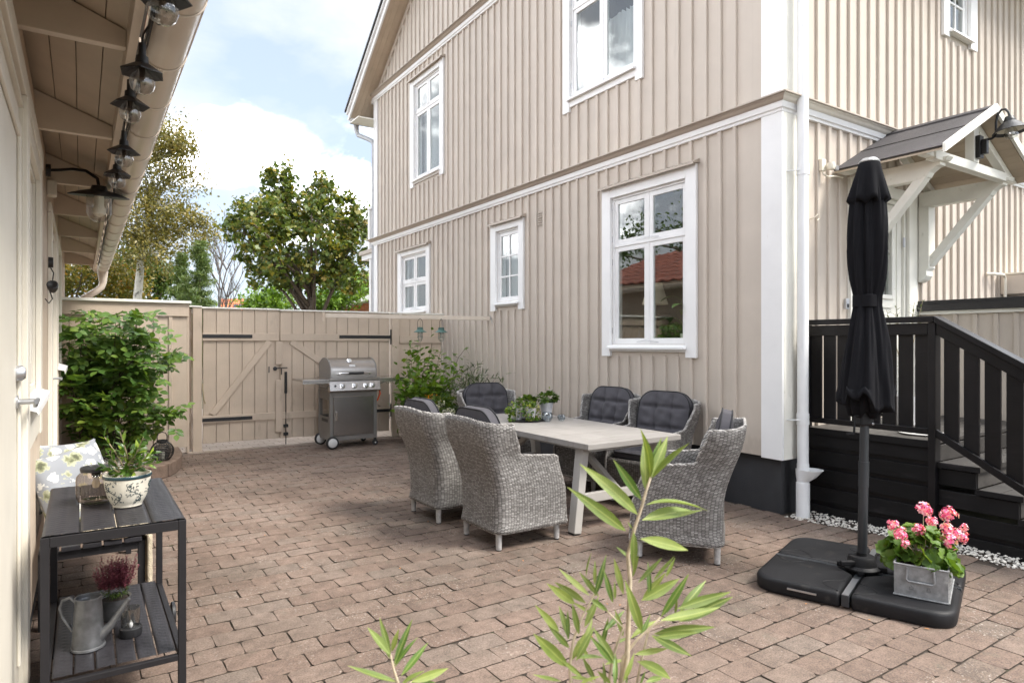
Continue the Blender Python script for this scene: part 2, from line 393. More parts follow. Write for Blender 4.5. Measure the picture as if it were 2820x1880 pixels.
l_white = leafmat('white_petal', [(.1,(.75,.74,.70)),(.9,(.88,.88,.86))], .6, .25)
l_oranf = leafmat('orange_petal', [(.1,(.55,.14,.01)),(.9,(.75,.35,.02))], .6, .25)

def paver_mat():
    m, n, o = newmat('paver_concrete')
    rv = randv(n)
    c = ramp(n, [(0,(.160,.113,.090)),(.35,(.188,.134,.107)),(.7,(.200,.147,.119)),(1,(.178,.139,.115))], rv)
    big = ramp(n, [(.40,(1.03,1.03,1.03)),(.50,(.86,.85,.83)),(.62,(.56,.55,.52))], noise(n, .62, 6, rough=.7))  # broad random patches: dirt, plus soft ground shade put into the colour
    c = mix(n, .85, c, big, 'MULTIPLY')
    fine = ramp(n, [(.34,(.52,.50,.48)),(.48,(.95,.95,.95)),(.66,(1.42,1.40,1.36))], noise(n, 120, 3, rough=.8))
    c = mix(n, .9, c, fine, 'MULTIPLY')
    mid = ramp(n, [(.35,(.74,.74,.73)),(.65,(1.14,1.14,1.14))], noise(n, 13, 6, rough=.65)); c = mix(n, 1, c, mid, 'MULTIPLY')
    li = ramp(n, [(.60,(0,0,0)),(.635,(1,1,1))], noise(n, 62, 4, rough=.6))
    lm = ramp(n, [(.46,(0,0,0)),(.62,(1,1,1))], noise(n, 2.1, 4))
    c = mix(n, math_(n, 'MULTIPLY', math_(n, 'MULTIPLY', li, lm), .62), c, (.46,.42,.37))
    moss = ramp(n, [(.60,(0,0,0)),(.72,(1,1,1))], noise(n, 7, 6)); c = mix(n, math_(n, 'MULTIPLY', moss, .38), c, (.125,.115,.085))
    h = math_(n, 'ADD', noise(n, 170, 3, rough=.7), math_(n, 'MULTIPLY', noise(n, 22, 4), 1.4))
    principled(n, o, c, .88, 0, bump(n, h, .55, .0045)); return m
m_paver = paver_mat()
m_sand = paint('joint_sand', (.046,.034,.025), .95, 0, (30, .4), None, (120, .8, .006), dirt=((.04,.05,.02), 6, .6))
m_sandlt = paint('pale_paver', (.36,.30,.25), .9, .10, (20, .12), None, (120, .5, .004))
m_grassg = paint('far_ground', (.10,.10,.06), .95, 0, (.5, .3))
m_pebble = paint('white_pebble', (.62,.59,.54), .7, .22, (40, .12))

def wicker_mat():
    m, n, o = newmat('wicker')
    uv = n.nodes.new('ShaderNodeUVMap').outputs[0]; sp = n.nodes.new('ShaderNodeSeparateXYZ'); n.links.new(uv, sp.inputs[0])
    U, V = sp.outputs[0], sp.outputs[1]
    u = math_(n, 'DIVIDE', U, .0235); ui = math_(n, 'FLOOR', u); uf = math_(n, 'FRACT', u)
    par = math_(n, 'FRACT', math_(n, 'MULTIPLY', ui, .5))
    r = math_(n, 'ADD', math_(n, 'DIVIDE', V, .0102), par); ri = math_(n, 'FLOOR', r); rf = math_(n, 'FRACT', r)
    cx = n.nodes.new('ShaderNodeCombineXYZ'); n.links.new(ui, cx.inputs[0]); n.links.new(ri, cx.inputs[1])
    wn = n.nodes.new('ShaderNodeTexWhiteNoise'); wn.noise_dimensions = '2D'; n.links.new(cx.outputs[0], wn.inputs['Vector'])
    st = noise(n, 1, 3, vec=uv, stretch=(14, 160, 1), rough=.7)
    f = math_(n, 'ADD', math_(n, 'MULTIPLY', wn.outputs['Value'], .42), math_(n, 'MULTIPLY', st, .50))
    c = ramp(n, [(.22,(.16,.148,.138)),(.42,(.255,.242,.23)),(.60,(.345,.33,.315)),(.82,(.56,.545,.525))], f)
    hu = math_(n, 'SINE', math_(n, 'MULTIPLY', uf, math.pi)); hv = math_(n, 'SINE', math_(n, 'MULTIPLY', rf, math.pi))
    h = math_(n, 'MULTIPLY', math_(n, 'POWER', hu, .18), math_(n, 'POWER', hv, .8))
    gap = ramp(n, [(.42,(.04,.036,.034)),(.74,(1,1,1))], h)
    c = mix(n, 1, c, gap, 'MULTIPLY')
    principled(n, o, c, .5, 0, bump(n, h, .7, .0035)); return m
m_wick = wicker_mat()
def braid_mat():
    m, n, o = newmat('wicker_braid')
    f = math_(n, 'ADD', math_(n, 'MULTIPLY', randv(n), .5), math_(n, 'MULTIPLY', noise(n, 60, 3), .5))
    c = ramp(n, [(.2,(.13,.12,.11)),(.45,(.27,.255,.24)),(.75,(.50,.48,.46))], f)
    principled(n, o, c, .5); return m
m_braid = braid_mat()
def floral_mat():
    m, n, o = newmat('floral_cloth')
    tcn = n.nodes.new('ShaderNodeTexCoord').outputs['Object']
    def vor(scale, off):
        mpn = n.nodes.new('ShaderNodeMapping'); mpn.inputs['Location'].default_value = off; n.links.new(tcn, mpn.inputs['Vector'])
        d = n.nodes.new('ShaderNodeTexVoronoi'); d.inputs['Scale'].default_value = scale; d.inputs['Randomness'].default_value = .85; n.links.new(mpn.outputs[0], d.inputs['Vector'])
        return d.outputs['Distance']
    nz = math_(n, 'MULTIPLY', math_(n, 'SUBTRACT', noise(n, 55, 3, vec=tcn), .5), .55)
    base = mix(n, noise(n, 7, 3, vec=tcn), (.21,.225,.25), (.28,.295,.32))
    a = math_(n, 'ADD', vor(13, (0,0,0)), nz); b = math_(n, 'ADD', vor(11, (3.3,1.7,.4)), nz)
    inner = ramp(n, [(.12,(.08,.085,.05)),(.26,(.20,.21,.12)),(.38,(.38,.39,.28))], b)
    c = mix(n, ramp(n, [(.40,(1,1,1)),(.43,(0,0,0))], b), base, inner)
    wh = ramp(n, [(.07,(.30,.31,.20)),(.12,(.58,.58,.55))], a)
    c = mix(n, ramp(n, [(.38,(1,1,1)),(.41,(0,0,0))], a), c, wh)
    principled(n, o, c, .85, 0, bump(n, noise(n, 400, 2, vec=tcn), .3, .001)); return m
m_floral = floral_mat()
# ================================================================== GROUND
g = MB().box((-120,-60,-.30),(120,160,-.05)).build('ground', m_grassg, None, kind='structure')
sb = MB().box((-3.0,-4,-.06),(5.5,9.86,-.008)).build('pavement', m_sand, None, kind='structure')
dr = MB().box((-6,9.87,-.06),(14,16.5,-.008)).build('driveway', m_sandlt, None, kind='structure')
def paver_mesh(seed):
    r = random.Random(seed); a, b = .1095, .0718; pts = []
    def j(q): return q+r.uniform(-.0022, .0022)
    c = .012
    for (sx, sy) in ((1,1),(-1,1),(-1,-1),(1,-1)):
        e = c*r.uniform(.6, 1.7); p1 = (sx*(a), sy*(b-e)); p2 = (sx*(a-e), sy*b)
        pts += ([p1, p2] if sx*sy > 0 else [p2, p1])
    pts2 = []
    for i, p in enumerate(pts):
        q = pts[(i+1) % 8]; pts2.append((j(p[0]), j(p[1])))
        if i % 2 == 1: pts2.append((j((p[0]+q[0])/2), j((p[1]+q[1])/2)))
    n = len(pts2); t = [(x*.982, y*.968, -.0005+r.uniform(-.0008,.0008)) for x, y in pts2]; m = [(x, y, -.0024) for x, y in pts2]; lo = [(x*1.0, y*1.0, -.03) for x, y in pts2]
    vs = t+m+lo; fs = [tuple(range(n))]
    for k in range(2):
        for i in range(n): fs.append((k*n+i, k*n+(i+1) % n, (k+1)*n+(i+1) % n, (k+1)*n+i))
    return vs, fs
PV = [paver_mesh(s) for s in range(8)]; PM = []
for vs, fs in PV:
    b_ = MB(); b_.add(vs, fs); me = bpy.data.meshes.new('paver'); me.from_pydata(b_.v, [], b_.f); me.materials.append(m_paver); me.materials.append(m_sand); me.polygons.foreach_set('material_index', [0]*(1+len(vs)//3)+[1]*(len(vs)//3))
    bm = bmesh.new(); bm.from_mesh(me); bmesh.ops.recalc_face_normals(bm, faces=bm.faces); bm.to_mesh(me); bm.free(); PM.append(me)
spots = []
PL, PW = .2225, .1500
row = 0; y = 1.931-.075-20*PW
y = 1.931-14*PW
while y < 9.80:
    off = (row % 2)*PL*.5 + rnd.uniform(-.006, .006)
    x = -3.0+off
    while x < 5.45:
        xmax = 5.10+.06*math.sin(y*3.1)+ (0 if y > 3.3 else .06*((row//2) % 2) + .06*(3.3-y))
        if y > 3.5: xmax = 5.20
        if x < xmax: spots.append((x, y))
        x += PL
    y += PW; row += 1
def vis(p):
    d = p[0]*math.sin(YAW)+p[1]*math.cos(YAW); u = p[0]*math.cos(YAW)-p[1]*math.sin(YAW)
    return d > 2.45 and abs(u/d) < .84 and not (p[0] < .2 and 2.8 < p[1] < 3.8)
vp = sorted([p for p in spots if vis(p) and p[0] > -.2], key=lambda p: p[0]*math.sin(YAW)+p[1]*math.cos(YAW))
near = set(vp[:300]); rest = MB()
for p in spots:
    if p[0] < -.3 or p[1] < .0: 
        if p[0] < -1.2 or p[1] < -.6: continue
    i = rnd.randrange(8); rz = rnd.choice((0, math.pi))+rnd.uniform(-.014, .014); z = rnd.uniform(-.0025, .0018)
    tx, ty = rnd.uniform(-.008, .008), rnd.uniform(-.008, .008)
    q = (p[0]+rnd.uniform(-.0018,.0018), p[1]+rnd.uniform(-.0018,.0018), z)
    if p in near: inst('paver', PM[i], sb, q, (tx, ty, rz))
    else:
        c, s = math.cos(rz), math.sin(rz)
        rest.add([(q[0]+c*v[0]-s*v[1], q[1]+s*v[0]+c*v[1], q[2]+v[2]+v[0]*ty+v[1]*tx) for v in PV[i][0]], PV[i][1])
ro_ = rest.build('paving_stones', m_paver, sb, kind='stuff'); ro_.data.materials.append(m_sand)
for pl_ in ro_.data.polygons:
    if len(pl_.vertices) == 4 and min(ro_.data.vertices[q].co.z for q in pl_.vertices) < -.02: pl_.material_index = 1
# pale pavers of the drive seen under the gate
dv = MB()
for i in range(60):
    for k in range(8):
        x = .2+i*.085*1.02+(k % 2)*.05; dv.obox((1.0+i*.22-.11*(k % 2)-3.0, 9.97+k*.15, -.004), (.212,.142,.02))
dv.build('pale_paving_stones', m_sandlt, dr, kind='stuff', bevel=0)
# white pebbles along the deck
pb = MB()
for i in range(2600):
    y = rnd.uniform(.2, 3.42); edge = 5.22+.06*math.sin(y*3.1)+.06*(3.3-y)
    x = rnd.uniform(edge-.10, 5.56); r = rnd.uniform(.006, .014)
    m3 = Matrix.Rotation(rnd.uniform(0, 6.3), 3, 'Z')@Matrix.Rotation(rnd.uniform(-.6,.6), 3, 'X')
    vs = [m3@Vector(q) for q in ((r*1.3,0,0),(0,r,0),(-r*1.2,0,0),(0,-r*.9,0),(0,0,r*.7),(0,0,-r*.7))]
    z = r*.6+(.006 if rnd.random() < .4 else -.002)
    pb.add([v+Vector((x, y, z)) for v in vs], [(0,1,4),(1,2,4),(2,3,4),(3,0,4),(1,0,5),(2,1,5),(3,2,5),(0,3,5)])
pb.build('white_pebbles', m_pebble, None, kind='stuff', recalc=False)
# grit and dry leaves
gl = MB()
for i in range(46):
    x, y = rnd.uniform(.5, 4.8), rnd.uniform(1.6, 9.2)
    gl.leaf((x, y, .006), (math.cos(i*2.1), math.sin(i*2.1), .1), (0,0,1), rnd.uniform(.012,.03), rnd.uniform(.006,.012), .1, .3, 3)
gl.build('fallen_leaves', m_leafdead, None, kind='stuff')

# ================================================================== HOUSE
XS, YS = 5.06, 3.45
house = thing('timber_house', 'tall beige board and batten house with white trim and corner boards', 'house', (9, 8, 0))
gab = lambda u, n, z: (XS-n, -u, z)          # gable wall: u runs to the right, n outward
ent = lambda u, n, z: (u, YS-n, z)           # entrance wall
def H(mb, name, mat, fn=None, parent=house, **kw):
    if fn: mb.xf(fn)
    return mb.build(name, mat, parent, **kw)
# foundation and inner shell
H(MB().box((5.145,3.505,-.04),(13.2,12.75,.505)), 'foundation', m_found)
def rects_minus(x0, x1, z0, z1, ops):
    """split a rectangle round the openings"""
    cuts = [x0, x1]
    for (a, b, c, d) in ops:
        if b <= x0 or a >= x1 or d <= z0 or c >= z1: continue
        cuts += [q for q in (a, b) if x0 < q < x1]
    cuts = sorted(set(cuts)); res = []
    for a, b in zip(cuts, cuts[1:]):
        iv = sorted([(c, d) for (p, q, c, d) in ops if p < (a+b)/2 < q and d > z0 and c < z1]); z = z0
        for c, d in iv:
            if c > z: res.append((a, b, z, c))
            z = max(z, d)
        if z < z1: res.append((a, b, z, z1))
    return res
roof_z = lambda y: 6.69+.725*(12.65-y) if y > 8.1 else 6.69+.725*(y-3.55)
# openings: (u0, u1, z0, z1) of the visible sash frame
G_OPEN = [(-5.61,-4.49,1.49,3.15), (-8.08,-7.48,2.10,3.12), (-10.90,-9.86,4.46,6.17), (-11.46,-10.38,2.10,3.13), (-6.36,-5.20,4.53,6.15)]
E_OPEN = [(6.24,7.21,.76,2.97), (8.12,8.65,5.03,5.75)]
def siding(fn, us, zlo, zhi, ops, topf=None, parent=house, bw=.042, bt=.027, mat=None):
    for a, b in zip(us, us[1:]):
        for (p, q, c, d) in rects_minus(a+.002, b-.002, zlo, zhi, ops):
            m = MB()
            if topf and d >= zhi-.001:
                for kk in range(1): m.prism([(p,c),(q,c),(q,topf(q)),(p,topf(p))], lambda P, t: (P[0], t, P[1]), -.024, 0)
            else: m.box((p,-.024,c),(q,0,d))
            m.xf(fn).build('board', mat or m_sid, parent)
    for u in us[1:-1]:
        hw = bw/2*rnd.uniform(.92, 1.08)
        for (p, q, c, d) in rects_minus(u-.0005, u+.0005, zlo, zhi, [(A-.10, B+.10, C_-.13, D_+.10) for A, B, C_, D_ in ops]):
            top = topf(u)-.01 if (topf and d >= zhi-.001) else d
            if top-c < .03: continue
            m = MB().prism([(u-hw,0),(u+hw,0),(u+hw,bt*.72),(u+hw-.005,bt),(u-hw+.005,bt),(u-hw,bt*.72)], lambda P, t: (P[0], P[1], t), c, top)
            m.xf(fn).build('batten', mat or m_sid, parent)
gu = [-12.655]; 
while gu[-1] < -3.80: gu.append(gu[-1]+rnd.uniform(.166, .190))
gu[-1] = -3.63
if gu[-1]-gu[-2] < .1: gu.pop(-2)
siding(gab, gu, .50, 3.50, G_OPEN[:2]+[G_OPEN[3]])
siding(gab, gu, 3.665, 6.47, [G_OPEN[2], G_OPEN[4]])
gu2 = [q for q in gu if -12.6 < q < -3.6]
siding(gab, [-12.55]+[q for q in gu if -12.4 < q < -8.1]+[-8.1], 6.63, 7.5, [], topf=lambda u: roof_z(-u))
H(MB().prism([(-8.1,6.63),(-3.6,6.63),(-3.6,6.75),(-8.1,9.99)], lambda P, t: (P[0], t, P[1]), -.02, 0), 'upper_gable_board', m_sid, gab)
eu = [5.243]
while eu[-1] < 12.9: eu.append(eu[-1]+rnd.uniform(.168, .188))
siding(ent, eu, .50, 3.52, [E_OPEN[0]], bw=.046, bt=.026)
siding(ent, eu, 3.69, 6.6, [E_OPEN[1]], bw=.046, bt=.026)
# cornices with a mitred corner
CP = [(-.02,0),(.034,0),(.038,.022),(.052,.030),(.056,.078),(.058,.0795),(-.02,.0795)]
CR = [(-.02,.080),(.060,.080),(.078,.090),(.094,.108),(.112,.114),(.116,.128),(-.02,.165)]
def cornice(fn, u0, u1, z, m0=0, m1=0, name='cornice', prof=CP, mat=m_trim):
    n = len(prof); vs = [fn(u0+m0*p, p, z+h) for p, h in prof]+[fn(u1+m1*p, p, z+h) for p, h in prof]
    fs = [tuple(range(n))[::-1], tuple(range(n, 2*n))]+[(i, (i+1) % n, n+(i+1) % n, n+i) for i in range(n)]
    return MB().add(vs, fs).build(name, mat, house)
cornice(gab, -12.86, -3.45, 3.50, -1, 1); cornice(ent, 5.06, 12.9, 3.50, -1, 0)
cornice(gab, -12.95, -3.2, 6.46, 0, 0)
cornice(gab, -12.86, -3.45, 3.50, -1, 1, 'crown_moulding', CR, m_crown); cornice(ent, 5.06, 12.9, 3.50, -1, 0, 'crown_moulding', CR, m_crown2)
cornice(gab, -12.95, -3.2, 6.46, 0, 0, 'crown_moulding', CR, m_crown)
m_dummy = None
FL = [(.0,.156),(.118,.1285),(.124,.1285),(.124,.122),(.132,.122),(.132,.134),(.0,.170)]
cornice(gab, -12.87, -3.45, 3.50, -1, 1, 'cornice_flashing', FL, m_flash); cornice(ent, 5.06, 12.9, 3.50, -1, 0, 'cornice_flashing', FL, m_flash)
cornice(gab, -12.96, -3.2, 6.46, 0, 0, 'cornice_flashing', FL, m_flash)
# corner boards
for z0, z1 in ((.49,3.50),(3.67,6.46)):
    H(MB().box((5.032,3.418,z0),(5.062,3.628,z1)), 'corner_board', m_trim, bevel=.004)
    H(MB().box((5.064,3.418,z0),(5.243,3.448,z1)), 'corner_board', m_trimw, bevel=.004)
    H(MB().box((5.030,12.655,z0),(5.060,12.835,z1)), 'corner_board', m_trim, bevel=.004)
    H(MB().box((5.062,12.80,z0),(5.25,12.835,z1)), 'corner_board', m_trim, bevel=.004)
H(MB().box((5.085,3.47,.51),(5.14,12.8,6.6)), 'wall_core', m_dark) if False else None
# far wall and rear, so that the house is closed
H(MB().box((5.25,12.75,.5),(13.2,12.80,6.7)), 'rear_wall', m_sid)
H(MB().box((13.15,3.5,.5),(13.2,12.75,6.7)), 'side_wall', m_sid)
# roof: two slopes with boarded soffit, verge boards and felt
def roof_side(sgn):
    yc = 8.1; S = .725
    def P(d, n): # d: horizontal distance from the ridge, n: height above the soffit
        return (yc+sgn*d, 9.989-S*d+n)
    D = 5.24
    # boards of the soffit run up the slope, side by side over the overhang
    for i in range(4):
        x0 = 4.70+i*.095
        H(MB().prism([P(0,0),P(D,0),P(D,.03),P(0,.03)], lambda p, t: (t, p[0], p[1]), x0, x0+.092), 'soffit_board', m_soff)
    H(MB().prism([P(0,.0),P(D,.0),P(D,.03),P(0,.03)], lambda p, t: (t, p[0], p[1]), 5.083, 13.6), 'roof_deck', m_soff)
    H(MB().prism([P(0,.034),P(D+.03,.034),P(D+.03,.16),P(0,.16)], lambda p, t: (t, p[0], p[1]), 4.705, 13.7), 'roof', m_redtile)
    H(MB().prism([P(0,-.03),P(D,-.03),P(D,.13),P(0,.13)], lambda p, t: (t, p[0], p[1]), 4.665, 4.697), 'verge_board', m_trim)
    H(MB().prism([P(0,.10),P(D+.02,.10),P(D+.02,.20),P(0,.20)], lambda p, t: (t, p[0], p[1]), 4.63, 4.662), 'verge_board', m_trim)
    H(MB().prism([P(0,.17),P(D+.04,.17),P(D+.04,.215),P(0,.215)], lambda p, t: (t, p[0], p[1]), 4.60, 4.628), 'verge_flashing', m_darkroof)
    ye = yc+sgn*(D-.01)
    H(MB().box((4.70, min(ye, ye-sgn*.03), 6.10),(13.5, max(ye, ye-sgn*.03), 6.27)), 'fascia', m_trim)
    H(MB().box((4.70, min(yc+sgn*4.72, ye), 6.10),(13.5, max(yc+sgn*4.72, ye), 6.125)), 'eave_soffit', m_trimw)
roof_side(1); roof_side(-1)
# sloping edge strip against the gable wall
H(MB().prism([(12.66,6.66),(12.5,6.66),(8.1,9.86),(8.1,9.96)], lambda P, t: (t, P[0], P[1]), 5.03, 5.055), 'gable_edge_board', m_sid)
# eave gutter and its swan neck at the far corner
gm = MB(); 
for i in range(9):
    a0 = math.pi+math.pi*i/8
gt = MB().prism([(.065*math.cos(math.pi+math.pi*i/10), .065*math.sin(math.pi+math.pi*i/10)) for i in range(11)]+[(.058*math.cos(2*math.pi-math.pi*i/10), .058*math.sin(2*math.pi-math.pi*i/10)) for i in range(11)], lambda p, t: (t, 13.42+p[0], 6.30+p[1]), 4.72, 13.4)
gt.build('gutter', m_pipe, house, smooth=True)
MB().tube([(4.86,13.42,6.27),(4.87,13.42,6.12),(4.88,13.41,5.98),(4.90,13.36,5.90),(4.98,13.05,5.76),(5.02,12.90,5.68),(5.05,12.87,5.60),(5.05,12.87,.2)], [.075,.06,.045,.045,.045,.045,.045,.045], 12).build('downpipe', m_greypipe, house, smooth=True)

# ---- windows
def window(fn, u0, u1, z0, z1, opn, cols=2, transom=None, muntins=0, head=True, hinges=True, apron=True, curtain=None, room=m_roomdk, sill=True, cw=.105, rooms=None, depth=1.3):
    A, B, Cz, D = opn
    w = MB().box((u0,.0,z0),(A,.034,z1)).build if False else None
    root = MB().box((A-.002,-.13,Cz-.02),(A+.03,-.004,D+.002)).box((B-.03,-.13,Cz-.02),(B+.002,-.004,D+.002)).box((A+.03,-.13,D-.028),(B-.03,-.004,D+.002)).box((A+.03,-.13,Cz-.02),(B-.03,-.004,Cz+.012)).xf(fn).build('window', m_trim, house)
    P = lambda mb, nm, mt, **k: mb.xf(fn).build(nm, mt, root, **k)
    P(MB().box((u0,.001,z0),(A+.004,.036,z1)), 'casing', m_trim, bevel=.003)
    P(MB().box((B-.004,.001,z0),(u1,.036,z1)), 'casing', m_trim, bevel=.003)
    P(MB().box((A+.005,.001,D-.002),(B-.005,.034,z1-.001)), 'casing', m_trim, bevel=.003)
    if apron: P(MB().box((A+.005,.001,z0+.055),(B-.005,.030,Cz-.035)), 'apron', m_trim, bevel=.003)
    if sill: P(MB().prism([(-.02,Cz-.034),(.075,Cz-.052),(.080,Cz-.052),(.080,Cz-.032),(-.02,Cz+.002)], lambda p, t: (t, p[0], p[1]), A-.015, B+.012), 'sill', m_trim)
    if head:
        P(MB().prism([(0,z1+.004),(.085,z1-.004),(.090,z1-.018),(.094,z1-.018),(.094,z1+.004),(0,z1+.05)], lambda p, t: (t, p[0], p[1]), u0-.02, u1+.02), 'head_flashing', m_flash)
    # sashes
    mid = (A+B)/2; zt = transom if transom else None
    colx = [(A+.03, mid-.012), (mid+.012, B-.03)] if cols == 2 else [(A+.03, B-.03)]
    rows = [(Cz+.012, zt-.016), (zt+.016, D-.03)] if zt else [(Cz+.012, D-.03)]
    fw = .052
    if cols == 2: P(MB().box((mid-.0115,-.09,Cz+.012),(mid+.0115,-.012,D-.028)), 'mullion', m_trim, bevel=.003)
    if zt: P(MB().box((A+.03,-.09,zt-.0155),(B-.03,-.008,zt+.0155)), 'transom', m_trim, bevel=.003)
    for a, b in colx:
        for c, d in rows:
            sm = MB().box((a,-.055,c),(a+fw,-.018,d)).box((b-fw,-.055,c),(b,-.018,d)).box((a+fw,-.055,d-fw),(b-fw,-.0185,d)).box((a+fw,-.055,c),(b-fw,-.0185,c+fw))
            P(sm, 'sash', m_trim, bevel=.003)
            P(MB().box((a+fw-.002,-.0345,c+fw-.002),(b-fw+.002,-.0315,d-fw+.002)), 'pane', m_glass)
            if muntins:
                mm = MB(); x = (a+b)/2; mm.box((x-.011,-.048,c+fw),(x+.011,-.020,d-fw))
                for i in range(1, muntins+1):
                    z = c+fw+(d-c-2*fw)*i/(muntins+1); mm.box((a+fw,-.0475,z-.011),(x-.011,-.0205,z+.011)).box((x+.011,-.0475,z-.011),(b-fw,-.0205,z+.011))
                P(mm, 'glazing_bar', m_trim)
    if hinges:
        for s, a in ((1, A+.012), (-1, B-.012)):
            for c, d in rows:
                for q in (.13, .85):
                    z = c+(d-c)*q; P(MB().tube([(a,-.004,z-.035),(a,-.004,z+.035)], .0075, 8), 'hinge', m_alu)
        for c, d in rows:
            P(MB().tube([(mid-.16,.0,c+.012),(mid-.02,.006,c+.03),(mid+.16,.0,c+.010)], .004, 6), 'casement_stay', m_alu)
    # room behind
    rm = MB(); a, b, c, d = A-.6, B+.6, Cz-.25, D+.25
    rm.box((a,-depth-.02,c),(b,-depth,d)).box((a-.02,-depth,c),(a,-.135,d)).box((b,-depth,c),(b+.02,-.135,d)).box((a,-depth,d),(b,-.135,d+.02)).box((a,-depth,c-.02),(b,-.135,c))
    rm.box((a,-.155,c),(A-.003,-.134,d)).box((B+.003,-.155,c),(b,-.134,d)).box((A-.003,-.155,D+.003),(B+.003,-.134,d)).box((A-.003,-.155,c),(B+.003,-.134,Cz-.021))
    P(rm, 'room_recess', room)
    P(MB().box((A+.001,-.36,Cz-.019),(B-.001,-.136,Cz-.003)), 'inner_sill', m_trim)
    if curtain:
        for (ca, cb, cz0, cz1) in curtain:
            G = []; n = int((cb-ca)/.012)+2
            for k in (0, 1):
                z = cz0 if k == 0 else cz1
                G.append([(ca+(cb-ca)*i/(n-1), -.20+.016*math.sin(i*1.1)+.006*math.sin(i*.37), z+(.012*math.sin(i*1.3) if k and len(curtain) == 1 else 0)) for i in range(n)])
            P(MB().grid(G), 'curtain', m_curt, smooth='all', recalc=False)
    return root
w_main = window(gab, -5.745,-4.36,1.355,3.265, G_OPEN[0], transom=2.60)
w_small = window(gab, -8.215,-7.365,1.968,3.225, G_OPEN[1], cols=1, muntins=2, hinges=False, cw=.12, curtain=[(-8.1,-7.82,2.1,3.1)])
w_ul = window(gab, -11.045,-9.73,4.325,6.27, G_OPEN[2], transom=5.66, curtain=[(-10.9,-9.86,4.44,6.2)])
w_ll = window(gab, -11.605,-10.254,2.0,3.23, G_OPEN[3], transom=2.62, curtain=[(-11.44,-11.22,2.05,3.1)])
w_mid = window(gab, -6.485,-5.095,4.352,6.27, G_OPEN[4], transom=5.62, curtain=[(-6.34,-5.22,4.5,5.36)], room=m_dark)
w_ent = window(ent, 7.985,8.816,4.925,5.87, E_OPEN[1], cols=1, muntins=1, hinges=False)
# things seen inside the main window
lp = thing('table_lamp', 'small lamp with cream cone shade standing inside the large lower window', 'lamp', (5.28, 5.20, 1.49))
MB().lathe([(.145,1.93),(.075,2.17)], 20, (5.33,5.20,0), cap=False).build('lamp_shade', m_lshade, lp, smooth=True)
MB().lathe([(.07,1.49),(.07,1.51),(.015,1.53),(.012,1.95)], 12, (5.33,5.20,0)).build('lamp_base', m_alu, lp, smooth=True)
bt = MB().lathe([(.028,1.488),(.028,1.58),(.012,1.61),(.012,1.645)], 12, (5.22,5.33,0)).build('bottle', m_blackpl, None, smooth=True); tag(bt, 'small dark bottle on the sill inside the large lower window', 'bottle')
pp = thing('windowsill_plant', 'leafy plant in cream openwork pot inside the large lower window', 'potted plant', (5.25, 4.63, 1.49))
MB().lathe([(.06,1.488),(.095,1.56),(.10,1.60),(.085,1.60)], 16, (5.25,4.63,0)).build('pot', m_pot, pp, smooth=True)
pm = MB()
for i in range(9):
    a = i*2.4; b = (5.25+.03*math.cos(a), 4.63+.03*math.sin(a), 1.6); t = (5.25+.13*math.cos(a)-.03, 4.63+.15*math.sin(a), 1.72+.045*i)
    pm.tube([b, ((b[0]+t[0])/2, (b[1]+t[1])/2, t[2]-.03), t], .003, 4); pm.leaf(t, (math.cos(a), math.sin(a), .1), (0,0,1), .17, .08, .4)
pm.build('foliage', l_green, pp)
# vent grille
vg = MB().box((-7.052,.001,3.045),(-6.918,.008,3.245)).xf(gab).build('vent_grille', m_flash, house)
for i in range(6):
    z = 3.062+i*.030; MB().prism([(.008,z),(.022,z-.002),(.022,z+.006),(.008,z+.020)], lambda p, t: (t, p[0], p[1]), -7.045, -6.925).xf(gab).build('slat', m_flash, vg)
# main downpipe at the near corner
dp = MB().tube([(5.205,3.335,.46),(5.205,3.335,7.2)], .0465, 20).build('downpipe', m_pipe, house, smooth=True)
MB().tube([(5.205,3.335,.0),(5.205,3.335,.30)], .056, 20).build('pipe_foot', m_pipe, dp, smooth=True)
MB().tube([(5.205,3.335,.30),(5.205,3.335,.46)], .050, 20).build('pipe_socket', m_pipe, dp, smooth=True)
for z in (.80, 2.95): 
    MB().tube([(5.205,3.335,z),(5.205,3.335,z+.095)], .0515, 20).build('pipe_collar', m_pipe, dp, smooth=True)
    MB().bar((5.16,3.335,z+.04),(5.10,3.42,z+.04),.018,.008).build('pipe_bracket', m_pipe, dp)
hop = MB(); G = []
for (r, z, ex) in ((.050,.31,0),(.056,.35,.05),(.060,.415,.105),(.056,.415,.10),(.045,.35,.04)):
    G.append([(5.205+(r+max(0, math.cos(t-R(-62)))*ex)*math.cos(t), 3.335+(r+max(0, math.cos(t-R(-62)))*ex)*math.sin(t), z) for t in [2*math.pi*i/24 for i in range(24)]])
hop.grid(G, closed=True).build('leaf_catcher', m_pipe, dp, smooth=True, recalc=False)
# small hook on the siding
MB().tube([ent(5.49,.0,2.62), ent(5.50,.04,2.63), ent(5.53,.055,2.66), ent(5.56,.05,2.63), ent(5.53,.045,2.605)], .005, 6).build('hook', m_ivory, house, smooth=True)
# socket
sk = MB().box((5.99,.026,1.82),(6.045,.055,1.92)).xf(ent).build('wall_socket', m_alu, house, bevel=.004)
MB().box((6.005,.055,1.835),(6.03,.060,1.87)).xf(ent).build('socket_cover', m_blackpl, sk)

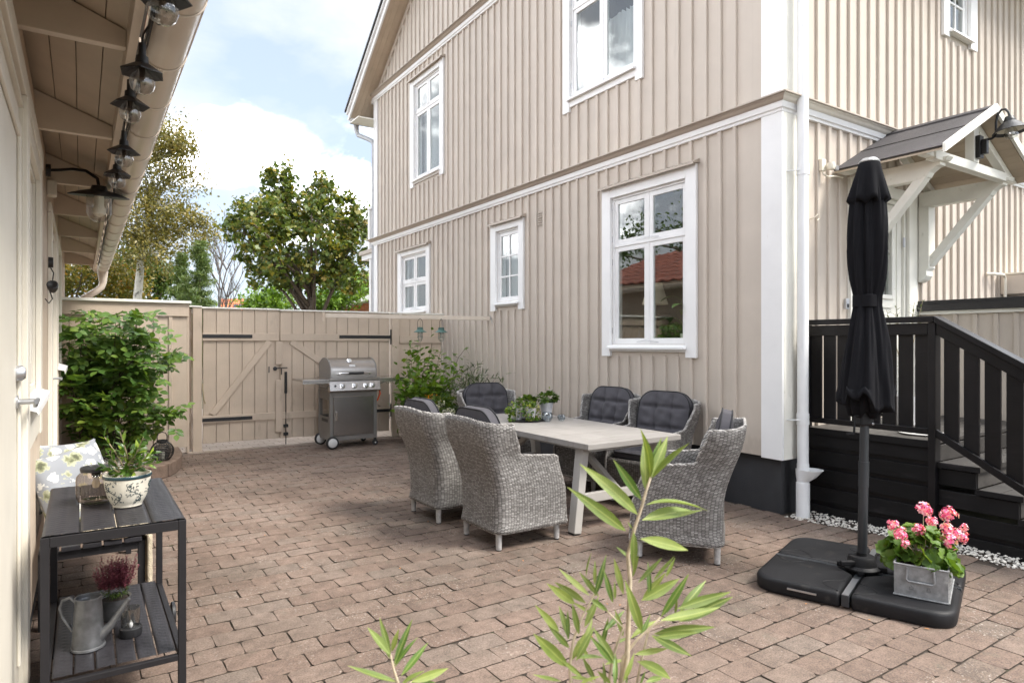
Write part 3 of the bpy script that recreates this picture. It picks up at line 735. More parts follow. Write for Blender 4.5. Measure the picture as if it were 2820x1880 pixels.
# ---- entrance door
dc = MB().box((6.235,-.10,.76),(6.275,.0,2.97)).box((7.175,-.10,.76),(7.215,.0,2.97)).box((6.275,-.10,2.925),(7.175,.0,2.97)).xf(ent).build('door', m_trimw, house)
PD = lambda mb, nm, mt, **k: mb.xf(ent).build(nm, mt, dc, **k)
PD(MB().box((6.10,.001,.70),(6.237,.036,3.08)), 'casing', m_trimw, bevel=.003); PD(MB().box((7.213,.001,.70),(7.385,.036,3.08)), 'casing', m_trimw, bevel=.003)
PD(MB().box((6.238,.001,2.968),(7.212,.034,3.08)), 'casing', m_trimw, bevel=.003)
lf = MB()
for r in rects_minus(6.28, 7.17, .79, 2.92, [(6.50,6.95,1.99,2.68)]): lf.box((r[0],-.07,r[2]),(r[1],-.025,r[3]))
PD(lf, 'door_leaf', m_trimw)
fr = MB(); a, b, c, d = 6.46, 6.99, 1.95, 2.72
fr.box((a,-.026,c),(a+.045,-.004,d)).box((b-.045,-.026,c),(b,-.004,d)).box((a+.045,-.026,d-.045),(b-.045,-.0045,d)).box((a+.045,-.026,c),(b-.045,-.0045,c+.045))
PD(fr, 'glazing_frame', m_trimw, bevel=.006)
PD(MB().box((6.36,-.026,2.79),(7.08,-.013,2.81)).box((7.06,-.026,1.1),(7.08,-.0135,2.79)).box((6.36,-.026,1.1),(6.38,-.0135,2.79)).box((6.50,-.026,1.86),(6.96,-.010,1.885)), 'door_moulding', m_trimw, bevel=.003)
PD(MB().box((6.40,-.026,1.15),(7.04,-.012,1.80)), 'door_panel', m_trimw, bevel=.008)
PD(MB().box((6.50,-.050,1.99),(6.95,-.046,2.68)), 'pane', m_glass)
gbm = MB()
for p, q in (((6.51,2.42),(6.725,2.67)),((6.94,2.42),(6.725,2.67)),((6.51,2.67),(6.94,2.42)),((6.94,2.67),(6.51,2.42))):
    gbm.bar((p[0],-.038,p[1]),(q[0],-.038,q[1]),.016,.012,up=(0,1,0))
gbm.box((6.72,-.044,1.99),(6.73,-.032,2.42)); PD(gbm, 'glazing_bar', m_trimw)
PD(MB().box((6.3,-.40,.8),(7.15,-.38,2.9)).box((6.28,-.38,.8),(6.3,-.071,2.9)).box((7.15,-.38,.8),(7.17,-.071,2.9)), 'room_recess', m_dark)
for z in (1.05, 1.72, 2.55): PD(MB().tube([(7.165,.004,z-.05),(7.165,.004,z+.05)], .012, 8), 'hinge', m_alu)
PD(MB().tube([(6.34,-.02,1.78),(6.34,.035,1.78),(6.46,.035,1.78)], .009, 8), 'handle', m_alu, smooth=True)

# ---- canopy over the door
cn = MB().prism([(5.83,3.094),(6.77,3.582),(6.77,3.60),(5.815,3.104)], lambda p, t: (p[0], t, p[1]), 2.50, 3.42).build('canopy', m_felt, house)
PC = lambda mb, nm, mt, **k: mb.build(nm, mt, cn, **k)
PC(MB().prism([(7.71,3.094),(6.77,3.582),(6.77,3.60),(7.725,3.104)], lambda p, t: (p[0], t, p[1]), 2.50, 3.42), 'roof_felt', m_felt)
PC(MB().prism([(6.28,3.348),(6.285,3.356),(6.275,3.352)], lambda p, t: (p[0], t, p[1]), 2.49, 3.42), 'felt_lap', m_darkroof)
PC(MB().prism([(6.70,3.565),(6.77,3.604),(6.84,3.565),(6.84,3.580),(6.77,3.618),(6.70,3.580)], lambda p, t: (p[0], t, p[1]), 2.49, 3.43), 'ridge_felt', m_felt)
for sgn in (-1, 1):
    S = .519
    for i in range(10):   # boards under the roof run front to back
        d0 = .94*i/10; d1 = .94*(i+1)/10-.004
        PC(MB().prism([(6.77+sgn*d0,3.558-S*d0),(6.77+sgn*d1,3.558-S*d1),(6.77+sgn*d1,3.575-S*d1),(6.77+sgn*d0,3.575-S*d0)], lambda p, t: (p[0], t, p[1]), 2.505, 3.42), 'canopy_board', m_soff)
    PC(MB().prism([(6.77,3.545),(6.77+sgn*.975,3.039),(6.77+sgn*.975,3.114),(6.77,3.622)], lambda p, t: (p[0], t, p[1]), 2.468, 2.493), 'bargeboard', m_trimw, bevel=.002)
    # rafters of the front truss and at the wall
    for yy in (2.64, 3.33):
        PC(MB().prism([(6.77,3.475),(6.77+sgn*.78,3.07),(6.77+sgn*.93,3.07),(6.77,3.552)], lambda p, t: (p[0], t, p[1]), yy, yy+.07), 'rafter', m_trimw, bevel=.003)
    bx = 6.13 if sgn < 0 else 7.41; 
    # shaped beam
    prof = [(3.42,2.93),(2.82,2.93),(2.80,2.945),(2.765,2.945),(2.74,2.985),(2.69,3.02),(2.655,3.028),(2.655,3.06),(2.615,3.06),(2.59,3.09),(3.42,3.09)]
    PC(MB().prism(prof, lambda p, t: (t, p[0], p[1]), bx, bx+.10), 'beam', m_trimw, bevel=.004)
    pf = [(3.412,2.93),(3.31,2.93),(3.31,2.29),(3.335,2.26),(3.33,2.21),(3.36,2.17),(3.412,2.14)]
    PC(MB().prism(pf, lambda p, t: (t, p[0], p[1]), bx-.02, bx+.12), 'bracket_post', m_trimw, bevel=.004)
    PC(MB().bar((bx+.05,3.33,2.33),(bx+.05,2.80,2.965),.075,.095,up=(1,0,0)), 'brace', m_trimw, bevel=.004)
PC(MB().box((6.00,2.632,3.055),(7.54,2.712,3.135)), 'tie_beam', m_trimw, bevel=.004)
PC(MB().box((6.72,2.63,3.136),(6.82,2.705,3.47)), 'king_post', m_trimw, bevel=.003)
# sensor left of the canopy
ss = MB().box((5.585,.027,3.06),(5.655,.06,3.17)).xf(ent).build('motion_sensor', m_ivory, house, bevel=.006)
MB().lathe([(.0,-.035),(.032,-.03),(.040,0),(.032,.03),(0,.035)], 14, ent(5.66,.10,3.10)).build('sensor_head', m_ivory, ss, smooth=True)
MB().box((5.675,.125,3.06),(5.715,.142,3.10)).xf(ent).build('sensor_lens', m_alu, ss)
MB().tube([ent(5.60,.05,3.06), ent(5.62,.05,3.03), ent(5.70,.05,3.02), ent(5.80,.05,3.04), ent(5.95,.04,3.05)], .008, 8).build('cable', m_ivory, ss, smooth=True)
# barn lamp on the king post
bl = thing('barn_lamp', 'black gooseneck barn lamp with clear bulb fixed under the porch gable', 'wall lamp', (6.79, 2.60, 3.26))
MB().box((6.735,2.59,3.17),(6.815,2.628,3.37)).build('back_plate', m_iron, bl, bevel=.004)
MB().box((6.752,2.545,3.20),(6.80,2.589,3.33)).build('junction_box', m_iron, bl, bevel=.004)
MB().tube([(6.775,2.55,3.325),(6.775,2.515,3.322),(6.775,2.490,3.335),(6.775,2.482,3.38),(6.775,2.482,3.46),(6.775,2.468,3.525),(6.775,2.44,3.558),(6.775,2.41,3.552),(6.775,2.388,3.52),(6.775,2.378,3.48)], .0105, 10).build('arm', m_iron, bl, smooth=True)
LX = Matrix.Rotation(R(-6), 3, 'X'); LQ = (6.775,2.375,3.385)
MB().lathe([(.0,.10),(.032,.095),(.037,.078),(.044,.065),(.044,.05),(.055,.045),(.075,.028),(.133,-.038),(.136,-.038),(.130,-.041),(.073,.020),(.040,.036),(0,.036)], 32, LQ, LX).build('lamp_shade', m_iron, bl, smooth=True)
MB().lathe([(.130,-.037),(.073,.017),(.040,.033)], 32, (6.775,2.375,3.3835), LX, cap=False).build('shade_lining', m_ivory, bl, smooth=True)
MB().lathe([(.026,.036),(.030,.0),(.045,-.03),(.052,-.065),(.040,-.095),(0,-.108)], 20, LQ, LX).build('glass_dome', m_bulb, bl, smooth=True)
MB().lathe([(.015,.03),(.018,-.018),(.026,-.048),(.018,-.068),(0,-.075)], 16, LQ, LX).build('bulb', m_whitecer, bl, smooth=True)

# ---- balcony at the far end of the house
bc = MB().box((5.20,12.84,3.33),(8.2,13.98,3.50)).build('balcony', m_trim, house)
for x, y in ((5.26,13.58),(7.9,13.58)): MB().box((x-.05,y-.05,3.50),(x+.05,y+.05,4.40)).build('balcony_post', m_trim, bc)
MB().box((5.20,12.86,4.40),(5.32,13.63,4.45)).build('balcony_rail', m_trim, bc)
for i in range(4): MB().box((5.24,12.95+i*.15,3.5),(5.28,13.04+i*.15,4.40)).build('balcony_board', m_trim, bc)
MB().box((5.22,13.48,.3),(5.32,13.58,3.33)).build('balcony_pillar', m_trim, bc)
MB().prism([(13.478,3.33),(13.25,3.33),(13.478,3.0)], lambda p, t: (t, p[0], p[1]), 5.24, 5.30).build('balcony_bracket', m_trim, bc)
MB().box((5.15,12.84,3.44),(5.20,14.02,3.52)).build('balcony_fascia', m_flash, bc)
# ================================================================== DECK
deck = thing('entrance_deck', 'black stained wooden porch deck with railing and steps below the front door', 'deck', (6.4, 2.9, 0))
XD = 5.42
for i in range(9):
    y0 = 2.40+i*.1165; MB().box((XD-.012,y0,.727),(7.41,y0+.110,.757)).build('deck_board', m_decktop, deck, bevel=.003)
MB().box((XD-.02,2.42,.700),(XD,3.44,.7565)).build('edge_board', m_black, deck, bevel=.003)
def clad(y0, y1, z0, z1): MB().box((XD,y0,z0),(XD+.022,y1,z1)).build('cladding_board', m_black, deck, bevel=.003)
for z0, z1 in ((.594,.699),(.434,.554),(.276,.396),(.116,.236),(-.03,.076)): clad(2.42, 3.44, z0, z1)
MB().box((XD+.03,.3,-.03),(XD+.04,2.37,.12)).box((XD+.03,2.37,-.03),(XD+.04,3.44,.69)).build('backing_board', m_blackrail, deck)
steps = [(2.37,2.10,.604),(2.11,1.84,.445),(1.85,1.58,.285),(1.59,1.32,.126)]
for i, (ya, yb, z) in enumerate(steps):
    for k in range(2):
        w = (ya-yb)/2; MB().box((XD-.015,yb-.02+k*(w+.003),z-.040),(7.41,yb-.02+k*(w+.003)+w-.004,z)).build('step_board', m_decktop, deck, bevel=.003)
    MB().box((XD-.02,yb-.022,z-.040),(XD-.0155,ya,z-.001)).build('step_edge', m_black, deck)
    MB().box((XD+.024,ya-.005,z),(7.40,ya+.014,z+.118)).build('riser', m_decktop, deck)
for j, (z0, z1) in enumerate(((.434,.556),(.276,.396),(.116,.238),(-.03,.078))):
    clad(steps[j][1]+.01, 2.36, z0, z1)
post = lambda y, z1, n='post': MB().box((XD-.045,y-.026,-.02),(XD+.045,y+.026,z1)).build(n, m_blackrail, deck, bevel=.004)
post(2.388, 1.66)
for y in (3.41,): MB().box((XD-.03,y-.01,.76),(XD+.03,y+.03,1.66)).build('post', m_blackrail, deck, bevel=.004)
MB().box((XD-.065,2.365,1.662),(XD+.065,3.44,1.706)).build('top_rail', m_blackrail, deck, bevel=.005)
MB().box((XD-.035,2.42,1.565),(XD-.005,3.40,1.655)).build('rail', m_blackrail, deck, bevel=.003)
MB().box((XD-.035,2.42,.805),(XD-.005,3.40,.850)).build('rail', m_blackrail, deck, bevel=.003)
for i in range(8):
    y1 = 3.401-i*.1252; MB().box((XD-.004,y1-.106,.80),(XD+.018,y1,1.655)).build('baluster', m_blackrail, deck, bevel=.003)
S = .605; zr = lambda y, z0: z0-S*(2.364-y)
P3 = lambda p, t: (t, p[0], p[1])
ye = .98
MB().prism([(2.364,1.706),(ye,zr(ye,1.706)),(ye,zr(ye,1.655)),(2.364,1.655)], P3, XD-.065, XD+.065).build('handrail', m_blackrail, deck, bevel=.005)
MB().prism([(2.362,1.650),(ye,zr(ye,1.650)),(ye,zr(ye,1.565)),(2.362,1.565)], P3, XD-.035, XD-.005).build('rail', m_blackrail, deck, bevel=.003)
MB().prism([(2.362,.850),(ye,zr(ye,.850)),(ye,zr(ye,.790)),(2.362,.790)], P3, XD-.035, XD-.005).build('rail', m_blackrail, deck, bevel=.003)
for i in range(10):
    y1 = 2.321-i*.1325; y0 = y1-.100
    if y0 < ye: break
    MB().prism([(y1,zr(y1,.80)),(y0,zr(y0,.80)),(y0,zr(y0,1.65)),(y1,zr(y1,1.65))], P3, XD-.004, XD+.018).build('baluster', m_blackrail, deck, bevel=.003)
post(ye, zr(ye, 1.66))

# ================================================================== CELLAR ENTRANCE (low beige wing beside the steps)
ext = thing('cellar_annex', 'low beige boarded annex with black felt roof right of the porch steps', 'annex', (9, 1.5, 0))
MB().box((7.47,-1.2,-.04),(10.4,3.42,1.80)).build('wall', m_dark, ext)
exf = lambda u, n, z: (7.445-n, -u, z)
us = [-3.42]
while us[-1] < 1.1: us.append(us[-1]+rnd.uniform(.165,.180))
for a, b in zip(us, us[1:]): MB().box((a+.002,-.022,.05),(b-.002,0,1.80)).xf(exf).build('board', m_sid, ext)
for u in us[1:]: MB().prism([(u-.021,0),(u+.021,0),(u+.021,.016),(u+.016,.022),(u-.016,.022),(u-.021,.016)], lambda P, t: (P[0], P[1], t), .05, 1.79).xf(exf).build('batten', m_sid, ext)
RT = lambda x: 1.0
MB().prism([(7.36,1.835),(10.6,1.80),(10.6,1.885),(7.36,1.905)], lambda p, t: (p[0], t, p[1]), -1.3, 3.425).build('fascia', m_darkroof, ext, bevel=.004)
MB().prism([(7.39,1.906),(10.6,1.886),(10.6,1.915),(7.39,1.945)], lambda p, t: (p[0], t, p[1]), -1.28, 3.42).build('roof_felt', m_darkroof, ext, bevel=.004)
MB().box((7.40,-1.2,1.800),(7.445,3.42,1.834)).build('eave_strip', m_trimw, ext)
hp = thing('meter_box', 'beige metal box with pipe on the wall above the black annex roof', 'utility box', (9.79, 3.2, 2.1))
MB().box((9.46,3.05,2.10),(10.13,3.42,2.335)).build('cabinet', m_box, hp, bevel=.006)
MB().box((9.45,3.03,2.336),(10.14,3.42,2.36)).build('lid', m_ivory, hp, bevel=.004)
MB().tube([ent(9.07,.03,2.33), ent(9.12,.09,2.33), ent(9.36,.10,2.33), ent(9.40,.10,2.30), ent(9.40,.10,2.02)], .018, 8).build('pipe', m_ivory, hp, smooth=True)
# dish and tray on the deck, plant by the door
ds = MB().lathe([(.0,0),(.16,0),(.175,.012),(.16,.014),(.0,.010)], 28, (5.75,2.62,.758)).build('tray', m_whitecer, None, smooth=True); tag(ds, 'round white dish lying flat on the black porch deck', 'dish')
pl = thing('door_olive', 'slender olive sapling in white pot beside the front door', 'potted plant', (6.35,3.05,.757))
MB().lathe([(.10,.758),(.13,.95),(.135,1.02),(.12,1.02),(.118,.99)], 20, (6.35,3.05,0), cap=False).build('pot', m_whitecer, pl, smooth=True)
MB().lathe([(0,.985),(.119,.985)], 16, (6.35,3.05,0), cap=False).build('soil', m_soil, pl)
sm_, lm_ = MB(), MB()
for k in range(6):
    a = k*1.05; top = (6.35+.16*math.cos(a), 3.05+.14*math.sin(a), 1.75+.03*k); pts = [(6.35, 3.05, .98), (6.35+.05*math.cos(a), 3.05+.05*math.sin(a), 1.4), top]; sm_.tube(pts, [.006,.004,.002], 5)
    for i in range(16):
        t = .25+.75*i/16; p = Vector(pts[1]).lerp(Vector(top), t) if i > 5 else Vector(pts[0]).lerp(Vector(pts[1]), .4+.1*i)
        b = rnd.uniform(0, 6.28); lm_.leaf(p, (math.cos(b), math.sin(b), .8), (0,0,1), .06, .014, .2)
sm_.build('stem', m_stem, pl); lm_.build('foliage', l_grey, pl)

# ================================================================== SHED on the left
shed = thing('garden_shed', 'beige wooden outbuilding with white framed doors and open rafters on the left', 'shed', (-2.2, 5, 0))
SX = -.215
shf = lambda u, n, z: (SX+n, u, z)        # u along y, n outward (+x)
ops = [(3.47,4.50,1.23,2.42),(1.0,3.26,.08,2.45),(6.15,7.20,.08,2.44),(7.85,9.0,1.28,2.40)]
usd = [-.5]
while usd[-1] < 11.85: usd.append(usd[-1]+rnd.uniform(.14,.155))
usd[-1] = 12.0
for a, b in zip(usd, usd[1:]):
    for (p, q, c, d) in rects_minus(a+.0015, b-.0015, .12, 2.86, ops): MB().box((p,-.022,c),(q,0,d)).xf(shf).build('board', m_shed, shed, bevel=.004)
MB().box((-4.6,-.5,-.04),(SX-.01,12.0,.12)).build('foundation', m_found, shed)
MB().box((-4.6,11.97,.12),(SX-.0225,11.99,2.9)).build('end_wall', m_shed, shed)
MB().box((-4.6,-.5,.12),(-4.55,11.97,2.9)).box((-4.55,-.5,.12),(SX-.0225,-.45,2.9)).build('rear_wall', m_shed, shed)
MB().box((SX-.5,-.45,.12),(SX-.48,11.9,2.7)).build('inner_wall', m_roomdk, shed)
# wall plate / frieze above the openings
MB().box((.6,.001,2.50),(4.66,.030,2.60)).xf(shf).build('frieze', m_shedtrim, shed, bevel=.004)
MB().box((6.0,.001,2.49),(9.2,.024,2.56)).xf(shf).build('frieze', m_shedtrim, shed, bevel=.004)
# near door (stands in its frame at the left edge of the view)
nd = MB().box((3.26,-.05,.1),(3.30,.02,2.46)).box((.98,-.05,.1),(1.0,.02,2.46)).box((1.0,-.05,2.44),(3.26,.02,2.46)).xf(shf).build('door', m_shedtrim, shed)
PDn = lambda mb, nm, mt, par=nd, **k: mb.xf(shf).build(nm, mt, par, **k)
PDn(MB().box((3.275,.001,.1),(3.42,.034,2.498)), 'casing', m_shedtrim, bevel=.004)
PDn(MB().box((2.25,-.035,.12),(3.255,.005,2.435)), 'door_leaf', m_shedtrim)
PDn(MB().box((2.32,.006,.25),(2.36,.018,2.35)).box((3.16,.006,.25),(3.20,.018,2.35)).box((2.36,.006,2.30),(3.16,.018,2.35)), 'door_moulding', m_shedtrim, bevel=.004)
hd = MB().tube([(3.14,.005,1.275),(3.14,.062,1.275),(3.13,.070,1.275)], .011, 10).tube([(3.14,.066,1.275),(3.28,.066,1.272),(3.30,.060,1.262),(3.305,.056,1.24)], [.010,.0095,.011,.008], 10).lathe([(.026,-.002),(.026,.006),(0,.008)], 16, (3.14,.006,1.275), Matrix.Rotation(R(-90), 3, 'X'))
PDn(hd, 'handle', m_alu, smooth=True)
PDn(MB().lathe([(.030,0),(.030,.018),(.020,.030),(.0,.032)], 18, (3.14,.005,1.385), Matrix.Rotation(R(-90), 3, 'X')), 'lock_rose', m_alu, smooth=True)
# near window
nw = MB().box((3.47,-.09,1.23),(3.51,.0,2.42)).box((4.46,-.09,1.23),(4.50,.0,2.42)).box((3.51,-.09,2.38),(4.46,.0,2.42)).box((3.51,-.09,1.23),(4.46,.0,1.28)).xf(shf).build('window', m_shedtrim, shed)
PN = lambda mb, nm, mt, **k: mb.xf(shf).build(nm, mt, nw, **k)
PN(MB().box((3.425,.001,1.12),(3.49,.020,2.498)), 'casing', m_shedtrim, bevel=.003); PN(MB().box((4.48,.001,1.0),(4.64,.026,2.498)), 'casing', m_shedtrim, bevel=.003)
PN(MB().box((3.50,.001,2.405),(4.475,.024,2.498)), 'casing', m_shedtrim, bevel=.003)
PN(MB().box((3.50,.001,1.02),(4.475,.022,1.20)), 'apron', m_shedtrim, bevel=.003)
PN(MB().box((3.52,-.05,1.29),(3.60,-.012,2.37)).box((4.36,-.05,1.29),(4.45,-.012,2.37)).box((3.60,-.05,2.29),(4.36,-.0125,2.37)).box((3.60,-.05,1.29),(4.36,-.0125,1.40)), 'sash', m_shedtrim, bevel=.003)
PN(MB().box((3.60,-.034,1.40),(4.36,-.030,2.29)), 'pane', m_glass)
PN(MB().prism([(-.01,1.225),(.055,1.205),(.062,1.19),(.062,1.225),(-.01,1.25)], lambda p, t: (t, p[0], p[1]), 3.44, 4.64), 'sill', m_trim, bevel=.002)
# second door and window further along
fd = MB().box((6.15,-.05,.1),(6.19,.01,2.44)).box((7.16,-.05,.1),(7.20,.01,2.44)).box((6.19,-.05,2.40),(7.16,.01,2.44)).xf(shf).build('door', m_shedtrim, shed)
PDn(MB().box((6.02,.001,.1),(6.17,.030,2.488)), 'casing', m_shedtrim, fd, bevel=.004); PDn(MB().box((7.18,.001,.1),(7.33,.030,2.488)), 'casing', m_shedtrim, fd, bevel=.004)
PDn(MB().box((6.19,-.04,.12),(7.16,-.005,2.40)), 'door_leaf', m_shedtrim, fd)
PDn(MB().tube([(7.05,-.004,1.19),(7.05,.065,1.19),(6.92,.066,1.188)], .010, 8), 'handle', m_alu, fd, smooth=True)
fw_ = MB().box((7.85,-.09,1.28),(7.90,.0,2.40)).box((8.95,-.09,1.28),(9.0,.0,2.40)).box((7.90,-.09,2.35),(8.95,.0,2.40)).box((7.90,-.09,1.28),(8.95,.0,1.33)).xf(shf).build('window', m_shedtrim, shed)
PDn(MB().box((7.72,.001,1.1),(7.87,.026,2.488)), 'casing', m_shedtrim, fw_, bevel=.003); PDn(MB().box((8.98,.001,1.1),(9.12,.026,2.488)), 'casing', m_shedtrim, fw_, bevel=.003)
PDn(MB().box((7.88,.001,1.1),(8.97,.022,1.25)), 'apron', m_shedtrim, fw_)
PDn(MB().box((7.90,-.034,1.33),(8.95,-.030,2.35)), 'pane', m_glass, fw_)
PDn(MB().prism([(-.01,1.25),(.075,1.232),(.08,1.20),(.085,1.25),(-.01,1.28)], lambda p, t: (t, p[0], p[1]), 7.70, 9.14), 'sill', m_trim, fw_)
# small black spotlight on the wall
cl = thing('wall_spotlight', 'small black spotlight clipped to the shed wall between the two doors', 'spotlight', (SX+.03, 5.55, 1.9))
MB().lathe([(0,.03),(.035,.028),(.038,0),(0,0)], 14, (SX+.025,5.45,2.05), Matrix.Rotation(R(90), 3, 'Y')).build('mount', m_iron, cl, smooth=True)
MB().tube([(SX+.03,5.45,2.03),(SX+.055,5.45,1.98),(SX+.05,5.43,1.93)], .004, 6).build('cable', m_iron, cl)
MB().lathe([(0,-.05),(.020,-.045),(.032,.0),(.034,.035),(.028,.038),(0,.03)], 16, (SX+.05,5.42,1.88), Matrix.Rotation(R(65), 3, 'X')).build('lamp_head', m_iron, cl, smooth=True)
MB().tube([(SX+.03,5.43,1.87),(SX+.05,5.40,1.80),(SX+.03,5.40,1.77),(SX+.01,5.43,1.80)], .004, 6).build('bracket', m_iron, cl)
# eaves: rafters, roof boards, fascia, tiles
for y in (.22, 1.65, 3.10, 4.50, 5.96, 7.38, 8.84, 10.32, 11.88):
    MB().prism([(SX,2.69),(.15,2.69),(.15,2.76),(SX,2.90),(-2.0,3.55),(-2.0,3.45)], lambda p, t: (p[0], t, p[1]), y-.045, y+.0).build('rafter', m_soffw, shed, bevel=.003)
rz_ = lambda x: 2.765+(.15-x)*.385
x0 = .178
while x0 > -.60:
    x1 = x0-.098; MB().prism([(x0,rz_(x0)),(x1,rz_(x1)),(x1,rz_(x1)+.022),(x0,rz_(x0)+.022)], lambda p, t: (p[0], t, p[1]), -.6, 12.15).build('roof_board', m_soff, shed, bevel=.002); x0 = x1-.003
RP = lambda x: (x, rz_(x)+.026)
MB().prism([(.21,rz_(.21)+.024),(-2.45,rz_(-2.45)+.024),(-2.45,rz_(-2.45)+.05),(.21,rz_(.21)+.05)], lambda p, t: (p[0], t, p[1]), -.7, 12.2).build('roof_deck', m_darkroof, shed)
MB().prism([(-2.45,rz_(-2.45)+.024),(-4.9,rz_(-2.45)+.024-.94),(-4.9,rz_(-2.45)-.89),(-2.45,rz_(-2.45)+.05)], lambda p, t: (p[0], t, p[1]), -.7, 12.2).build('roof_deck', m_redtile, shed)
tl = MB(); nx = 8; ny = 43   # rows of pantiles, seen only as a reflection
for i in range(nx):
    xa = .24-i*.335; xb = xa-.36; za, zb = rz_(xa)+.075+.0, rz_(xb)+.055
    for k in range(ny):
        y0 = -.7+k*.30; G = []
        for (x, z) in ((xa, za), (xb, zb)):
            G.append([(x, y0+.30*j/6, z+.022*math.cos(2*math.pi*j/6)) for j in range(7)])
        G.append([(xa, y0+.30*j/6, za-.03+.022*math.cos(2*math.pi*j/6)) for j in range(7)][:7]); G = [G[2], G[0], G[1]]
        tl.grid(G)
tl.build('roof_tiles', m_redtile, shed, smooth=True, kind='stuff', recalc=False)
MB().box((.151,-.6,2.655),(.182,12.1,2.80)).build('fascia', m_soffw, shed, bevel=.003)
MB().prism([(.10,2.70),(.16,2.62),(.20,2.60),(.19,2.79),(.10,2.82)], lambda p, t: (p[0], t, p[1]), 12.105, 12.135).build('fascia_end', m_soffw, shed)
# gutter with straps
ga = [math.pi+math.pi*i/12 for i in range(13)]
gx, gz, gr = .274, 2.672, .078
gt2 = MB().prism([(gx+gr*math.cos(a), gz+gr*math.sin(a)) for a in ga]+[(gx+(gr-.004)*math.cos(a), gz+(gr-.004)*math.sin(a)) for a in ga[::-1]], lambda p, t: (p[0], t, p[1]), -.5, 12.25).build('gutter', m_gut, shed, smooth=True)
MB().tube([(gx+gr+.004,-.5,gz+.006),(gx+gr+.004,12.25,gz+.006)], .008, 8).build('gutter_bead', m_gut, gt2, smooth=True)
MB().lathe([(.0,0),(gr,0),(gr,.004),(0,.004)], 24, (gx,12.25,gz), Matrix.Rotation(R(90), 3, 'X')).build('gutter_end', m_gut, gt2)
y = .35
while y < 12.2:
    st = MB(); P_ = [(gx+(gr+.004)*math.cos(a), y, gz+(gr+.004)*math.sin(a)) for a in ga]; st.tube([(.19,y,2.70)]+P_+[(gx+gr+.012,y,gz+.016)], .0035, 6); st.build('gutter_strap', m_gut, gt2, smooth=True); y += .52
sp = MB().tube([(gx,12.0,2.60),(gx,12.0,2.44),(gx-.02,12.0,2.37),(gx-.08,11.98,2.31),(.02,11.95,2.18),(-.11,11.95,2.09),(-.155,11.95,2.0),(-.165,11.95,1.85),(-.165,11.95,.1)], [.062,.052,.050,.050,.050,.050,.050,.050,.050], 16).build('downpipe', m_gut, shed, smooth=True)
MB().lathe([(.075,2.62),(.062,2.52),(.055,2.46)], 18, (gx,12.0,0), cap=False).build('pipe_outlet', m_gut, sp, smooth=True)
# sensor box and barn lamp under the eaves
sbx = MB().box((SX+.001,5.86,2.585),(SX+.06,5.96,2.70)).build('junction_box', m_ivory, shed, bevel=.01)
el = thing('yard_lamp', 'black wide-brimmed yard lamp with glass dome hanging under the shed eaves', 'wall lamp', (SX, 5.6, 2.7))
MB().tube([(SX+.0,5.75,2.74),(SX+.08,5.72,2.745),(SX+.16,5.68,2.755),(SX+.24,5.64,2.745),(.095,5.60,2.69),(.105,5.58,2.62)], .011, 10).build('arm', m_iron, el, smooth=True)
MB().lathe([(.0,0),(.045,0),(.045,.03),(0,.03)], 16, (SX,5.75,2.74), Matrix.Rotation(R(90), 3, 'Y')).build('back_plate', m_iron, el)
MB().lathe([(0,.065),(.045,.06),(.056,.03),(.12,.014),(.190,-.012),(.192,-.018),(.186,-.020),(.06,.010),(0,.012)], 36, (.105,5.58,2.575), Matrix.Rotation(R(8), 3, 'X')).build('lamp_shade', m_iron, el, smooth=True)
MB().lathe([(.078,.01),(.078,-.12),(.060,-.165),(.03,-.185),(0,-.19)], 24, (.105,5.57,2.56), Matrix.Rotation(R(8), 3, 'X')).build('glass_dome', m_bulb, el, smooth=True)
MB().lathe([(.030,.0),(.030,-.07),(.042,-.09),(.042,-.125),(.02,-.145),(0,-.15)], 16, (.105,5.57,2.56), Matrix.Rotation(R(8), 3, 'X')).build('bulb', m_candle, el, smooth=True)
# festoon lights: one cable, one thing per lamp
wire = [(.205,.5,2.60)]
BUL = [(.185,2.02,2.415),(.178,2.64,2.42),(.170,3.18,2.47),(.176,3.78,2.42),(.166,4.28,2.41)]
cb = []
for i in range(60):
    y = .4+i*.18; cb.append((.197+.004*math.sin(i*1.7), y, 2.625+.012*math.sin(i*2.3)))
lc = MB().tube(cb, .005, 6); lc.tube([(x+.006, y+.02, z-.012) for x, y, z in cb], .0035, 6)
lco = lc.build('light_cable', m_iron, None, smooth=True); tag(lco, 'black cable of the festoon lights running between shed fascia and gutter', 'cable')
hexr = lambda a, z, i: 1
lab = ['clear globe bulb with black hexagonal shade, nearest and cut off by the top edge', 'clear globe bulb with black hexagonal shade, second from the top of the string', 'clear globe bulb with black shade, third from the top, close behind the second', 'clear globe bulb with black shade, fourth along the gutter', 'clear globe bulb with black shade, farthest along, in front of the yard lamp']
proto = None
